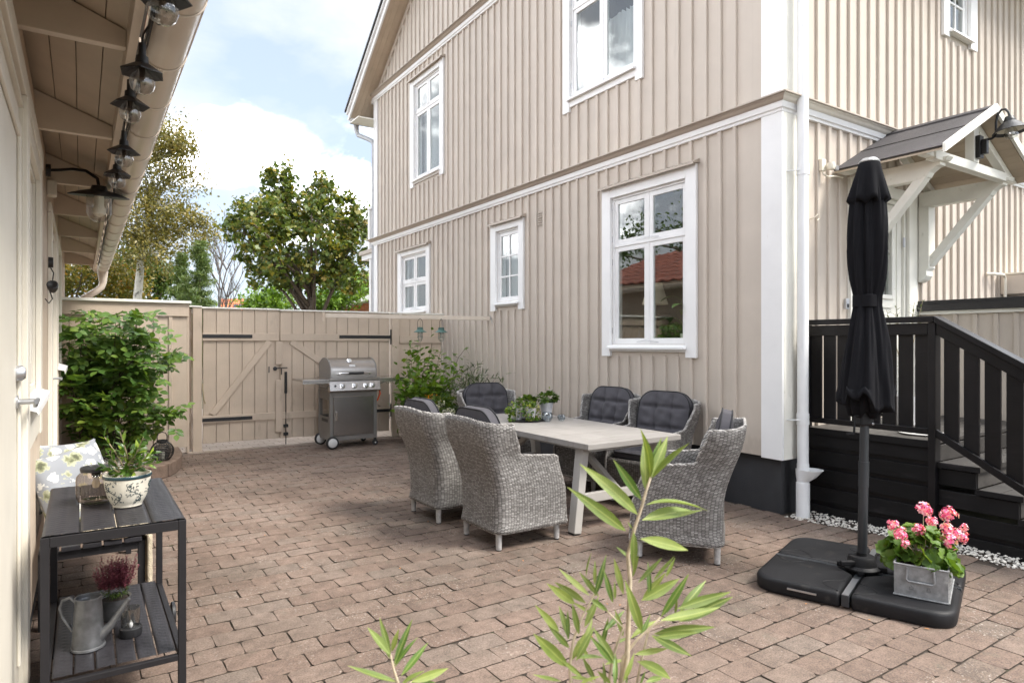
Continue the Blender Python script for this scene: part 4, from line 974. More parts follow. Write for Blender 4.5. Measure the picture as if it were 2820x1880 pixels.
for i, (x, y, z) in enumerate(BUL):
    if proto is None:
        proto = t = thing('festoon_bulb', lab[0], 'string light', (0,0,0), 'festoon lights along the gutter')
        MB().lathe([(.0,.135),(.012,.135),(.013,.09),(.020,.088),(.022,.060),(.030,.055)], 12, (0,0,0)).build('socket', m_iron, t, smooth=True)
        MB().lathe([(.026,.062),(.074,.030),(.0742,.027),(.024,.055)], 6, (0,0,0)).build('lamp_shade', m_iron, t)
        MB().tube([(.0,0,.135),(.004,.0,.17),(.02,.0,.20)], .004, 6).build('cable', m_iron, t)
        MB().lathe([(.013,.060),(.016,.045),(.030,.028),(.039,.008),(.0405,-.008),(.034,-.028),(.020,-.040),(0,-.0435)], 20, (0,0,0)).build('bulb', m_bulb, t, smooth=True)
        MB().lathe([(.010,.055),(.008,.02),(.004,.0),(0,0)], 8, (0,0,0)).tube([(-.008,0,.02),(-.01,0,-.008),(0,0,.005),(.01,0,-.008),(.008,0,.02)], .0012, 5).build('filament', m_twig, t)
        t.location = (x, y, z)
    else: dup(proto, (x, y, z), i*.4, lab[i])

# ================================================================== FENCE left of the gate
lfc = thing('panel_fence', 'taller beige board fence with white capping behind the rose', 'fence', (.45, 9.8, 0))
FY = 9.80
ub = [-.22, .0]; xs = [-.215,.045,.24,.43,.62,.815,.99,1.19]
for a, b in zip(xs, xs[1:]): MB().box((a+.002,FY,.10),(b-.002,FY+.02,1.86)).build('board', m_gate, lfc)
for x in xs[1:-1]: MB().box((x-.022,FY-.022,.10),(x+.022,FY-.001,1.86)).build('batten', m_gate, lfc, bevel=.004)
MB().box((-.215,FY-.034,1.862),(1.205,FY+.03,2.03)).build('top_board', m_gate, lfc, bevel=.003)
MB().box((-.215,FY-.07,2.032),(1.235,FY+.09,2.068)).build('capping', m_trimw, lfc, bevel=.005)
MB().box((1.192,FY+.022,.02),(1.22,FY+.11,2.03)).build('end_board', m_gate, lfc, bevel=.003)
# ================================================================== GATE
gate = thing('double_gate', 'wide beige board double gate with diagonal braces and black strap hinges', 'gate', (2.8, 9.95, 0))
GA = -.050; gc, gs_ = math.cos(math.atan(GA)), math.sin(math.atan(GA))
gf = lambda u, n, z: (1.20+u*gc+n*gs_, 10.02+u*gs_-n*gc, z)   # u along the gate, n towards the camera
PG = lambda mb, nm, mt, par=gate, **k: mb.xf(gf).build(nm, mt, par, **k)
def gboards(u0, u1, n, z0, z1, hint=.205):
    k = max(1, round((u1-u0)/hint)); w = (u1-u0)/k
    for i in range(k): PG(MB().box((u0+i*w+.0035,-.012,z0+rnd.uniform(-.004,.004)),(u0+(i+1)*w-.0035,.012,z1)), 'board', m_gate, bevel=.004)
# leaves
gboards(.215, 1.235, 0, .10, 1.985, .18); gboards(1.25, 2.93, 0, .10, 1.985, .168)
for u0, u1 in ((.205,1.232),(1.245,2.935)):
    PG(MB().box((u0,.0125,1.535),(u1,.040,1.645)), 'ledge', m_gate, bevel=.004); PG(MB().box((u0,.0125,.385),(u1,.040,.485)), 'ledge', m_gate, bevel=.004)
def gbrace(p, q, w):
    d = Vector((q[0]-p[0], q[1]-p[1])).normalized(); a = Vector((-d.y, d.x))*w/2
    PG(MB().prism([(p[0]+a.x,p[1]+a.y),(q[0]+a.x,q[1]+a.y),(q[0]-a.x,q[1]-a.y),(p[0]-a.x,p[1]-a.y)], lambda P, t: (P[0], t, P[1]), .0125, .0385), 'brace', m_gate, bevel=.003)
gbrace((.33,.50), (1.10,1.53), .085); gbrace((2.85,.50), (1.40,1.53), .085)
PG(MB().box((1.18,.0415,1.19),(1.275,.065,1.53)), 'meeting_board', m_gate, bevel=.003); PG(MB().box((1.18,.0415,.20),(1.275,.065,.96)), 'meeting_board', m_gate, bevel=.003)
for (u0, u1, z) in ((.205,.86,1.60),(.205,.86,.43),(2.12,2.95,1.60),(2.12,2.95,.43)):
    PG(MB().box((u0,.0405,z-.024),(u1,.048,z+.024)), 'strap_hinge', m_iron, bevel=.002)
PG(MB().tube([(2.945,.055,.33),(2.945,.055,.53)], .012, 8).tube([(2.945,.055,1.48),(2.945,.055,1.72)], .012, 8), 'hinge_pin', m_iron)
PG(MB().box((.20,-.03,1.986),(1.238,.04,2.008)), 'capping', m_trimw, bevel=.003); PG(MB().box((1.25,-.03,1.978),(2.95,.04,2.0)), 'capping', m_trimw, bevel=.003)
PG(MB().box((.215,-.022,.10),(2.94,-.014,1.975)), 'backing_board', m_gate)  # unseen sheet added behind the boards so the gaps show as dark lines
# posts
PG(MB().box((.085,-.05,.0),(.20,.055,2.0)), 'gate_post', m_gate, bevel=.006); PG(MB().box((2.965,-.05,.0),(3.09,.055,1.97)), 'gate_post', m_gate, bevel=.006)
PG(MB().box((.0,-.04,1.55),(.08,-.01,1.66)), 'link_rail', m_gate); PG(MB().box((.0,-.04,.40),(.08,-.01,.50)), 'link_rail', m_gate); PG(MB().box((.0,-.08,.02),(.08,-.05,1.98)), 'link_board', m_gate)
PG(MB().box((-.03,-.03,2.001),(.198,.07,2.02)), 'capping', m_trimw, bevel=.003)
# lock, latch and drop bolt
PG(MB().box((1.085,.013,1.07),(1.10,.020,1.16)), 'keyhole_plate', m_iron)
lt = MB().tube([(1.17,.05,1.13),(1.24,.075,1.135),(1.34,.075,1.14)], .008, 8).tube([(1.26,.06,1.13),(1.26,.06,1.04)], .008, 8).lathe([(.03,0),(.03,.01),(0,.012)], 14, (1.17,.052,1.13), Matrix.Rotation(R(-90), 3, 'X'))
PG(lt, 'latch', m_iron, smooth=True)
PG(MB().box((1.31,.0125,.76),(1.345,.045,1.08)), 'bolt_housing', m_iron, bevel=.004); PG(MB().tube([(1.327,.035,.76),(1.327,.035,.01)], .007, 8), 'drop_bolt', m_iron)
for z in (.14,.26): PG(MB().box((1.295,.0125,z),(1.36,.05,z+.045)), 'bolt_guide', m_iron, bevel=.003)
PG(MB().tube([(.205,.06,.94),(.208,.075,.86),(.222,.075,.72),(.24,.07,.66)], .008, 8), 'pull_handle', m_stem)
# fence panel between gate and house
rf = thing('side_fence_panel', 'short beige board fence panel between gate and house wall', 'fence', (4.7, 9.9, 0))
kk = [3.10,3.285,3.47,3.67,3.87]
for a, b in zip(kk, kk[1:]): MB().box((a+.003,-.012,.03),(b-.003,.012,1.93)).xf(gf).build('board', m_gate, rf, bevel=.004)
MB().box((3.10,.0125,1.50),(3.86,.040,1.62)).xf(gf).build('rail', m_gate, rf, bevel=.004); MB().box((3.10,.0125,.42),(3.86,.040,.52)).xf(gf).build('rail', m_gate, rf, bevel=.004)
MB().box((2.955,-.05,1.972),(3.87,.065,1.996)).xf(gf).build('capping', m_trimw, rf, bevel=.003)
# ================================================================== beam with two hanging lanterns
m_beam = paint('beam_paint', (.62,.54,.45), .5, 0)
bmn = thing('lantern_beam', 'narrow beige beam spanning above the grill from fence to house wall', 'beam', (4.0, 9.3, 1.9))
b0, b1 = Vector((2.83,9.02,1.885)), Vector((5.005,8.20,1.865))
MB().bar(b0, b1, .03, .055).build('beam', m_beam, bmn, bevel=.003)
MB().tube([b1+Vector((.0,0,.03)), b1+Vector((.03,-.01,-.02)), b1+Vector((.045,-.015,-.09))], .012, 8).build('hook', m_alu, bmn)
MB().box((2.80,9.0,1.80),(2.825,9.05,1.93)).build('bracket', m_gate, bmn)
def hang(pt, label, first=None):
    if first: return dup(first, pt, .5, label)
    t = thing('hanging_lantern', label, 'lantern', (0,0,0), 'teal wire lanterns hanging from the beam')
    MB().tube([(-.040,0,-.125),(-.040,0,-.045),(-.02,0,-.015),(0,0,0),(.02,0,-.015),(.040,0,-.045),(.040,0,-.125)], .0035, 6).build('handle', m_iron, t)
    MB().lathe([(.042,-.125),(.044,-.16),(.092,-.192),(.093,-.196),(.04,-.175),(0,-.17)], 20).build('lamp_shade', m_teal, t, smooth=True)
    MB().lathe([(.0,-.122),(.042,-.122)], 20, cap=False).build('top_cap', m_teal, t)
    MB().lathe([(.034,-.18),(.036,-.26),(.028,-.30),(0,-.312)], 16).build('glass', m_bulb, t, smooth=True)
    MB().lathe([(.012,-.18),(.020,-.23),(.012,-.26),(0,-.265)], 12).build('bulb', m_whitecer, t, smooth=True)
    c = MB()
    for k in range(4):
        a = k*math.pi/2+.3; c.tube([(.042*math.cos(a),.042*math.sin(a),-.18),(.043*math.cos(a),.043*math.sin(a),-.27),(.03*math.cos(a),.03*math.sin(a),-.315),(0,0,-.33)], .003, 5)
    for z, r in ((-.205,.043),(-.27,.043)): c.tube([(r*math.cos(q),r*math.sin(q),z) for q in [2*math.pi*i/16 for i in range(16)]], .003, 5, closed=True)
    c.build('guard', m_teal, t); t.location = pt; return t
d_ = b1-b0
L0 = hang(tuple(b0+d_*.56+Vector((0,-.02,-.02))), 'left one of two teal wire lanterns hanging from the beam')
hang(tuple(b0+d_*.69+Vector((0,-.02,-.02))), 'right one of two teal wire lanterns hanging from the beam', L0)
# ================================================================== TABLE
TZ = .730; TX0, TX1, TY0, TY1 = 3.215, 4.232, 3.83, 6.05
tb = thing('dining_table', 'long whitewashed outdoor dining table with slanted square legs', 'table', ((TX0+TX1)/2, (TY0+TY1)/2, 0))
MB().box((TX0,TY0,TZ-.045),(TX1,TY0+.24,TZ)).build('end_plank', m_table, tb, bevel=.004)
MB().box((TX0,TY1-.24,TZ-.045),(TX1,TY1,TZ)).build('end_plank', m_table, tb, bevel=.004)
pw = (TX1-TX0)/5
for i in range(5): MB().box((TX0+i*pw+.0006,TY0+.2415,TZ-.045),(TX0+(i+1)*pw-.0006,TY1-.2415,TZ)).build('plank', m_table, tb, bevel=.002)
MB().box((TX0+.08,TY0+.08,TZ-.075),(TX1-.08,TY1-.08,TZ-.0455)).build('apron', m_tleg, tb)
for yy in (TY0+.19, TY1-.19):
    for sx, xt, xb in ((-1, TX0+.10, TX0+.02), (1, TX1-.10, TX1-.02)):
        MB().bar((xb, yy-.02*0, .012), (xt, yy, TZ-.046), .085, .072, up=(1,0,0)).build('leg', m_tleg, tb, bevel=.005)
        MB().box((xb-.035,yy-.036,0),(xb+.035,yy+.036,.012)).build('foot_cap', m_blackpl, tb)
    MB().bar((TX0+.09,yy,.27),(TX1-.09,yy,.27), .045, .075).build('stretcher', m_tleg, tb, bevel=.004)
    s = 1 if yy < 5 else -1
    for xx in (TX0+.50,): MB().bar((xx,yy+.02*s,.28),(xx,yy+.62*s,TZ-.08), .05, .05, up=(1,0,0)).build('brace', m_tleg, tb, bevel=.004)
    MB().bar((TX0+.16,yy+.05*s,.55),(TX0+.42,yy+.45*s,TZ-.08),.03,.03).build('brace', m_tleg, tb)

# ================================================================== WICKER CHAIR (x forward, y left)
def sstep(a, b, t):
    t = max(0, min(1, (t-a)/(b-a))); return t*t*(3-2*t)
def wshell(z, off=0):
    w = .278+.018*sstep(.2,.6,z)+.070*sstep(.60,.95,z)-off
    xr = -.292-.012*sstep(.13,.2,z)*0-.150*sstep(.36,.97,z)**1.1+off
    if z < .655: xf = .318-.012*sstep(.13,.35,z)-.085*sstep(.34,.655,z)
    else: xf = .22-.355*sstep(.648,.688,z)-.085*sstep(.69,.95,z)
    if z < .20: w += .010*(1-sstep(.13,.20,z)); xr -= .008*(1-sstep(.13,.20,z))
    return w, xr, xf
def urow(z, off=0, ns=12, nb=12, nc=6, rc=.075):
    w, xr, xf = wshell(z, off); rc = rc+.10*sstep(.70,.95,z); rc = min(rc, w-.02, xf-xr-.01); pts = []
    for i in range(ns): t = i/ns; pts.append((xf+(xr+rc-xf)*t, -w))
    for i in range(nc): a = math.pi/2*i/nc; pts.append((xr+rc-rc*math.sin(a), -w+rc-rc*math.cos(a)))
    for i in range(nb+1): t = i/nb; pts.append((xr, -w+rc+(2*w-2*rc)*t))
    for i in range(1, nc+1): a = math.pi/2*i/nc; pts.append((xr+rc-rc*math.cos(a), w-rc+rc*math.sin(a)))
    for i in range(1, ns+1): t = i/ns; pts.append((xr+rc+(xf-xr-rc)*t, w))
    return pts
ZS = [.130,.145,.165,.20,.26,.32,.38,.44,.50,.55,.60,.64,.655,.663,.672,.682,.70,.73,.77,.81,.85,.89,.92,.95]
def ztop(z, y, w):
    return z if z < .70 else .70+(z-.70)*((.955-.035*(abs(y)/w)**2.2-.70)/.25)
def shell_grid(off=0):
    G, UV = [], []
    for z in ZS:
        row = urow(z, off); w = wshell(z)[0]
        # arc length from the middle of the back
        n = len(row); mid = n//2; us_ = [0]*n
        for i in range(mid+1, n): us_[i] = us_[i-1]+math.dist(row[i], row[i-1])
        for i in range(mid-1, -1, -1): us_[i] = us_[i+1]-math.dist(row[i], row[i+1])
        R_ = []
        for (x, y), u in zip(row, us_):
            zz = ztop(z, y, w); R_.append((x, y, zz)); UV.append((u, zz))
        G.append(R_)
    return G, UV
def braid(path, r=.0075, ro=.0085, pitch=.075, close=False):
    """three twisted strands along a path"""
    P = [Vector(p) for p in path]; out = [P[0]]; 
    for a, b in zip(P, P[1:]):
        n = max(1, int((b-a).length/.011))
        out += [a.lerp(b, (i+1)/n) for i in range(n)]
    mb = MB(); T = []; 
    for i in range(len(out)): T.append((out[min(i+2, len(out)-1)]-out[max(i-2, 0)]).normalized())
    nr = None; N = []
    for t in T:
        a = Vector((0,0,1)) if abs(t.z) < .9 else Vector((1,0,0))
        nr = (a-t*a.dot(t)).normalized() if nr is None else (nr-t*nr.dot(t)).normalized()
        N.append(nr)
    s = [0]
    for a, b in zip(out, out[1:]): s.append(s[-1]+(b-a).length)
    for k in range(3):
        q = []
        for p, t, nn, d in zip(out, T, N, s):
            an = 2*math.pi*(d/pitch+k/3); q.append(p+(nn*math.cos(an)+t.cross(nn)*math.sin(an))*ro)
        mb.tube(q, r, 5)
    return mb
chair = thing('wicker_armchair', '', 'armchair', (0,0,0), 'grey wicker armchairs round the table')
G, UV = shell_grid(); m = MB().grid(G); m.uv = UV
sh = m.build('wicker_shell', m_wick, chair, smooth='all', recalc=False)
so = sh.modifiers.new('solid', 'SOLIDIFY'); so.thickness = .022; so.offset = 0
Gi, UVi = G, UV
rim = [r[0] for r in G]+G[-1][1:]+[r[-1] for r in G[::-1]][1:]
braid(rim, .0062, .0066, .085).build('rim_braid', m_braid, chair, smooth='all', recalc=False)
# apron under the seat, front to back of the arm fronts
A_ = []; AU = []
for z in (.130,.145,.165,.20,.26,.32,.38,.42):
    w, xr, xf = wshell(z); row = []
    for i in range(13):
        y = -w+2*w*i/12; x = xf-.006-.02*(1-(y/w)**2)*0+.012*(1-(abs(y)/w)**4); row.append((x, y, z)); AU.append((y+3, z))
    A_.append(row)
m = MB().grid(A_); m.uv = AU; ap = m.build('apron', m_wick, chair, smooth='all', recalc=False); so = ap.modifiers.new('solid', 'SOLIDIFY'); so.thickness = .014; so.offset = -1
br = [(x, y, .131) for x, y in urow(.130)]
loop = br+[(A_[0][12-i][0], A_[0][12-i][1], .131) for i in range(13)]
braid(loop, .0055, .0058, .07).build('bottom_braid', m_braid, chair, smooth='all', recalc=False)
sd = MB().prism([(x, y) for x, y in urow(.40, .03)], lambda p, t: (p[0], p[1], t), .385, .405); sd.build('seat_deck', m_leg, chair)
for sx in (-1, 1):
    for sy in (-1, 1):
        x = .262 if sx > 0 else -.262; y = .238*sy
        prof = [(.019,.0),(.019,.006)]
        for i in range(13): z = .006+.0105*i; prof += [(.0195+.0035*i/13, z+.001), (.0225+.0035*i/13, z+.0052), (.0195+.0035*i/13, z+.0095)]
        lg = MB().lathe(prof, 14, (x, y, 0)).build('leg', m_leg, chair, smooth='all')
        MB().lathe([(.021,0),(.021,.008),(.0,.008)], 12, (x, y, -.0005)).build('foot_cap', m_blackpl, lg)
def cushion(W_, H_, T_, seams_x, seams_y, rad, bow=0, n=30, m_=34):
    """returns front/back grids in (u, v, t): u across, v up, t thickness"""
    F, B = [], []
    for j in range(m_+1):
        v = H_*j/m_; rf_, rb_ = [], []
        for i in range(n+1):
            u = -W_/2+W_*i/n
            # rounded-rectangle mask
            cx = max(0, abs(u)-(W_/2-rad)); cy = max(0, v-(H_-rad)) if v > H_/2 else max(0, (rad*.45)-v)*1.0
            rr_ = rad if v > H_/2 else rad*.45
            cx2 = max(0, abs(u)-(W_/2-rr_)); q = math.hypot(cx2, cy)
            k = 1.0
            if q > rr_: k = rr_/q
            uu = math.copysign(W_/2-rr_+cx2*k, u) if cx2 > 0 else u
            vv = v
            if cy > 0: vv = (H_-rr_+cy*k) if v > H_/2 else (rr_-cy*k)
            ed = min(1, max(0, (rr_-q)/rr_)) if (cx2 > 0 or cy > 0) else 1
            eu, ev = (W_/2-abs(uu))/.085, min(vv, H_-vv)/.085
            e = (min(1, max(eu, 0)))**.5*(min(1, max(ev, 0)))**.5; e = min(e, 1)*(ed**.35)
            t = T_/2*(.58+.42*e)
            d = 0
            for s_ in seams_x: d = max(d, .024*math.exp(-((u-s_)/.016)**2)*min(1, ev*1.2))
            for s_ in seams_y: d = max(d, .022*math.exp(-((v-s_)/.016)**2)*(1 if abs(u) < W_/2-.05 else .3))
            for s_ in seams_x:
                for s2 in seams_y: d = max(d, .044*math.exp(-((u-s_)**2+(v-s2)**2)/.0011))
            wr = .0035*math.sin(u*47+v*31)*e+.003*math.sin(u*23-v*58)*e
            rf_.append((uu, vv, t-d+wr)); rb_.append((uu, vv, -t+d*.3))
        F.append(rf_); B.append(rb_)
    return F, B
def put_cushion(par, name, fn, *a, **k):
    F, B = cushion(*a, **k)
    mb = MB().grid(F).grid([r[::-1] for r in B])
    n = len(F[0])-1; m_ = len(F)-1
    bd = [(0, i) for i in range(n+1)]+[(j, n) for j in range(1, m_+1)]+[(m_, n-i) for i in range(1, n+1)]+[(m_-j, 0) for j in range(1, m_)]
    E1 = [F[j][i] for j, i in bd]; E2 = [B[j][i] for j, i in bd]; mid = [tuple((p+q)/2 for p, q in zip(a_, b_)) for a_, b_ in zip(E1, E2)]
    mb.grid([E1, [(p[0]*1.0, p[1], p[2]) for p in mid], E2], closed=True)
    cu = mb.xf(fn).build(name, m_cush, par, smooth='all')
    for E in (E1, E2): MB().tube([fn(p[0]*1.008, p[1]*1.004, p[2]) for p in E], .0055, 6, closed=True).build('piping', m_pipi, cu, smooth='all', recalc=False)
def fb(u, v, t):   # back cushion: leans with the back
    lean = R(12); x0 = -.20; return (x0-v*math.sin(lean)+t*math.cos(lean)-.01*math.sin(v*4), -u, .455+v*math.cos(lean)+t*math.sin(lean))
put_cushion(chair, 'back_cushion', fb, .56, .575, .12, (-.09,.09), (.22,.42), .16)
def fs(u, v, t): return (-.225+v, -u, .445+t)
put_cushion(chair, 'seat_cushion', fs, .50, .48, .085, (-.085,.085), (.16,.32), .06)
MB().box((-.303,.17,.175),(-.300,.215,.195)).build('maker_plate', m_leafdead, chair)
chair.location = (2.785, 4.245, 0)
chair['label'] = 'wicker armchair seen from behind, nearest one on the left long side of the table'
dup(chair, (2.745, 5.13, 0), .012, 'wicker armchair seen from behind, far one on the left long side of the table')
dup(chair, (3.625, 3.29, 0), math.atan2(.805, -.593)+.03, 'wicker armchair standing askew at the near end of the table, beside the parasol base')
dup(chair, (4.53, 4.50, 0), math.pi+.22, 'wicker armchair facing out by the house wall, nearest of the two there')
dup(chair, (4.53, 5.31, 0), math.pi+.12, 'wicker armchair facing out by the house wall, turned slightly, under the small windows')
dup(chair, (4.03, 6.42, 0), -math.pi/2-.03, 'wicker armchair at the far head of the table in front of the shrubs')

# ================================================================== POTS AND GLASSES ON THE TABLE
def leafcloud(cs, n, size, mat, name, par, spread=1, up=.5, seg=3, wf=.7, seed=1, bend=.25, local=False):
    r = random.Random(seed); mb = MB()
    for _ in range(n):
        c, rad = cs[r.randrange(len(cs))]
        d = Vector((r.gauss(0,1), r.gauss(0,1), r.gauss(0,1))).normalized(); q = Vector(c)+Vector((d.x*rad[0], d.y*rad[1], d.z*rad[2]))*r.uniform(.35,1)**.6
        l = size*r.uniform(.6,1.25); o = (d+Vector((r.uniform(-.6,.6), r.uniform(-.6,.6), r.uniform(-.2,.6)))).normalized()
        mb.leaf(q, o, Vector((r.uniform(-.5,.5), r.uniform(-.5,.5), up)).normalized(), l, l*wf*r.uniform(.8,1.1), bend, .2, seg)
    return mb.build(name, mat, par, recalc=False)
TT = TZ+.0
saucer = MB().lathe([(0,0),(.175,0),(.185,.012),(.175,.014),(0,.006)], 32, (3.70,5.36,TT)).build('tray', m_basepl, None, smooth=True); tag(saucer, 'round dark tray under the ivy pots on the table', 'tray')
pots = [((3.62,5.40),.055,.115,'small grey pot of trailing ivy, leftmost on the tray','a'), ((3.715,5.31),.058,.115,'small grey pot of ivy in front on the tray','b'), ((3.90,5.47),.066,.165,'tall grey pot with leafy geranium behind the crystal tealight holder','c'),((3.76,5.47),.056,.12,'grey pot with dark leafy geranium at the back of the tray','d')]
for i, ((x, y), r_, h, lab_, k) in enumerate(pots):
    zb = TT+.013 if k != 'c' else TT+.0005
    if k == 'c': x, y = 3.98, 5.40
    t = thing('potted_plant', lab_, 'potted plant', (x, y, zb), 'potted plants on the table')
    MB().lathe([(r_*.72,zb),(r_*.9,zb+h*.68),(r_*.97,zb+h*.68),(r_,zb+h),(r_*.9,zb+h),(r_*.86,zb+h*.85)], 24, (x,y,0), cap=False).lathe([(0,zb+.002),(r_*.72,zb)], 24, (x,y,0), cap=False).build('pot', m_greypot, t, smooth=True)
    MB().lathe([(0,zb+h*.86),(r_*.87,zb+h*.86)], 16, (x,y,0), cap=False).build('soil', m_soil, t)
    if k in 'ab':
        cs = [((x,y,zb+h+.02),(.085,.075,.045)), ((x-.05,y-.03,zb+h-.02),(.06,.05,.06))]
        if k == 'a': cs += [((x-.10,y-.02,zb+h*.8),(.05,.04,.035)), ((x-.10,y-.06,zb+.03),(.03,.03,.05))]
        else: cs += [((x+.07,y-.03,zb+.05),(.02,.02,.06)), ((x-.04,y-.08,zb+.012),(.07,.03,.006))]
        leafcloud(cs, 230, .030, l_ivy, 'foliage', t, seed=i+3, wf=.95)
        tr = MB()
        for j in range(7):
            a = 3.4+j*.35; tr.tube([(x,y,zb+h), (x+.07*math.cos(a),y+.07*math.sin(a),zb+h+.01), (x+(.11+.015*j)*math.cos(a),y+.12*math.sin(a),zb+h-.05-.01*j)], .0015, 4)
        tr.build('trailing_stem', m_stem, t)
    else: 
        leafcloud([((x,y,zb+h+.045),(.10,.09,.05)), ((x+.05,y,zb+h+.05),(.06,.06,.04))], 190, .045, l_green, 'foliage', t, seed=i+9, wf=1.0, up=1.2)
        if k == 'c':
            MB().tube([(x+.03,y,zb+h+.04),(x+.035,y,zb+h+.14)], .002, 5).lathe([(0,-.010),(.010,0),(0,.012)], 8, (x+.035,y,zb+h+.15)).build('flower_bud', l_ivy, t)
def tealight(x, y, r_, h, lab_):
    t = thing('tealight_holder', lab_, 'tealight holder', (x, y, TT), 'pressed glass tealight holders on the table')
    fold = lambda a, z, i: 1+.045*math.cos(a*18+(i % 2)*math.pi)
    MB().lathe([(0,TT+.006),(r_*.55,TT+.001),(r_*.8,TT+h*.2),(r_,TT+h*.5),(r_*.93,TT+h*.8),(r_*.74,TT+h),(r_*.68,TT+h*.99),(r_*.85,TT+h*.78),(r_*.9,TT+h*.5),(r_*.7,TT+h*.22),(0,TT+h*.16)], 36, (x,y,0), fold=fold).build('glass', m_crystal, t)
    MB().lathe([(0,TT+h*.86),(r_*.45,TT+h*.86),(r_*.47,TT+h*.72),(0,TT+h*.7)], 16, (x,y,0)).build('candle_cup', m_blackpl, t)
tealight(3.83, 5.19, .056, .092, 'larger round pressed glass tealight holder in front of the pots')
tealight(3.99, 5.165, .040, .062, 'smaller pressed glass tealight holder at the right of the larger one')

# ================================================================== GRILL
gr_ = thing('gas_grill', 'stainless steel gas grill on wheels with side shelves in front of the gate', 'grill', (3.28, 9.42, 0))
GX0, GX1, GY0, GY1 = 2.985, 3.615, 9.20, 9.68
PGr = lambda mb, nm, mt, par=gr_, **k: mb.build(nm, mt, par, **k)
for x in (GX0, GX1-.045):
    for yy in (GY0, GY1-.045): PGr(MB().box((x,yy,.10),(x+.045,yy+.045,.74)), 'cabinet_post', m_greysteel, bevel=.004)
PGr(MB().box((GX0+.046,GY0+.004,.10),(GX1-.046,GY0+.030,.155)), 'bottom_rail', m_greysteel); PGr(MB().box((GX0+.046,GY0+.004,.66),(GX1-.046,GY0+.030,.74)), 'top_rail', m_greysteel)
PGr(MB().box((GX0+.050,GY0-.004,.160),(GX1-.050,GY0+.016,.655)), 'cabinet_door', m_steel, bevel=.003)
PGr(MB().tube([(GX0+.085,GY0-.004,.36),(GX0+.085,GY0-.030,.365),(GX0+.085,GY0-.030,.46),(GX0+.085,GY0-.004,.465)], .008, 8), 'door_handle', m_chrome, smooth=True)
PGr(MB().box((GX0+.004,GY0+.05,.10),(GX0+.012,GY1-.05,.40)), 'side_panel', m_greysteel); PGr(MB().box((GX0+.004,GY0+.05,.62),(GX0+.012,GY1-.05,.74)), 'side_panel', m_greysteel)
PGr(MB().box((GX0+.0035,GY0+.09,.33),(GX0+.0045,GY0+.34,.37)), 'side_badge', m_blackpl)
PGr(MB().box((GX0+.0135,GY0+.03,.10),(GX1-.01,GY1-.05,.12)), 'cabinet_floor', m_greysteel); PGr(MB().box((GX1-.012,GY0+.05,.10),(GX1-.004,GY1-.05,.74)), 'side_panel', m_greysteel); PGr(MB().box((GX0+.05,GY1-.02,.12),(GX1-.05,GY1-.012,.40)), 'rear_panel', m_greysteel)
PGr(MB().lathe([(0,.13),(.12,.13),(.125,.16),(.125,.30),(.09,.36),(.03,.38),(.03,.42),(0,.42)], 20, (3.30,9.45,0)), 'gas_bottle', m_box, smooth=True)
# firebox, control panel, worktop line
PGr(MB().box((GX0+.005,GY0+.02,.742),(GX1-.005,GY1-.005,.86)), 'firebox', m_greysteel)
PGr(MB().prism([(GY0-.075,.725),(GY0+.02,.725),(GY0+.02,.86),(GY0-.045,.86),(GY0-.085,.74)], lambda p, t: (t, p[0], p[1]), GX0-.02, GX1+.02), 'control_panel', m_steel, bevel=.003)
PGr(MB().box((GX0-.015,GY0-.060,.861),(GX1+.015,GY1,.898)), 'rim_panel', m_steel, bevel=.003)
KR = Matrix.Rotation(R(73), 3, 'X')
for i, x in enumerate((3.125, 3.285, 3.435, 3.522)):
    c = Vector((x, GY0-.066, .795))
    kn = PGr(MB().lathe([(.036,0),(.036,.008),(.028,.012),(0,.012)], 22, c, KR), 'knob', m_chrome, smooth=True)
    MB().lathe([(.024,.012),(.022,.034),(.018,.037),(0,.037)], 20, c, KR).build('knob_cap', m_alu, kn, smooth=True)
PGr(MB().lathe([(.014,0),(.012,.012),(0,.014)], 12, Vector((3.035, GY0-.068, .80)), KR), 'ignition_button', m_blackpl, smooth=True)
# lid: half barrel with end cheeks
arc = [(GY0+.0+.205-.205*math.cos(a), .900+.085+.19*math.sin(a)) for a in [math.pi*i/14 for i in range(0, 12)]]
lp_ = [(GY0-.005,.900)]+[(GY0+.0+.24-.245*math.cos(a), .985+.165*math.sin(a)) for a in [math.pi*.62*i/12 for i in range(13)]]+[(GY1-.03,1.08),(GY1-.03,.900)]
ld = PGr(MB().prism(lp_, lambda p, t: (t, p[0], p[1]), GX0+.018, GX1-.018), 'lid', m_steel, smooth=True)
for x in (GX0+.004, GX1-.018): MB().prism([(p[0]-.004 if p[0] < 9.4 else p[0]+.004, p[1]+.004 if p[1] > .95 else p[1]) for p in lp_], lambda p, t: (t, p[0], p[1]), x, x+.0135).build('lid_cheek', m_greysteel, ld, smooth=True)
MB().tube([(3.09,GY0-.005,.945),(3.09,GY0-.055,.955),(3.12,GY0-.062,.957),(3.48,GY0-.062,.957),(3.51,GY0-.055,.955),(3.51,GY0-.005,.945)], .010, 10).build('lid_handle', m_chrome, ld, smooth=True)
MB().tube([(3.21,GY0-.062,.957),(3.41,GY0-.062,.957)], .017, 14).build('handle_grip', m_blackpl, ld, smooth=True)
GQ = Matrix.Rotation(R(50), 3, 'X')
MB().lathe([(.032,0),(.034,.014),(.026,.018),(0,.016)], 24, Vector((3.265, GY0+.072, 1.108)), GQ).build('thermometer', m_chrome, ld, smooth=True)
MB().lathe([(0,.0185),(.024,.0185)], 20, Vector((3.265, GY0+.072, 1.108)), GQ, cap=False).build('thermometer_dial', m_whitecer, ld)
MB().bar((3.245,GY0+.016,1.050),(3.325,GY0+.016,1.050),.03,.007,up=(0,-.86,.5)).build('badge', m_whitecer, ld, bevel=.002)
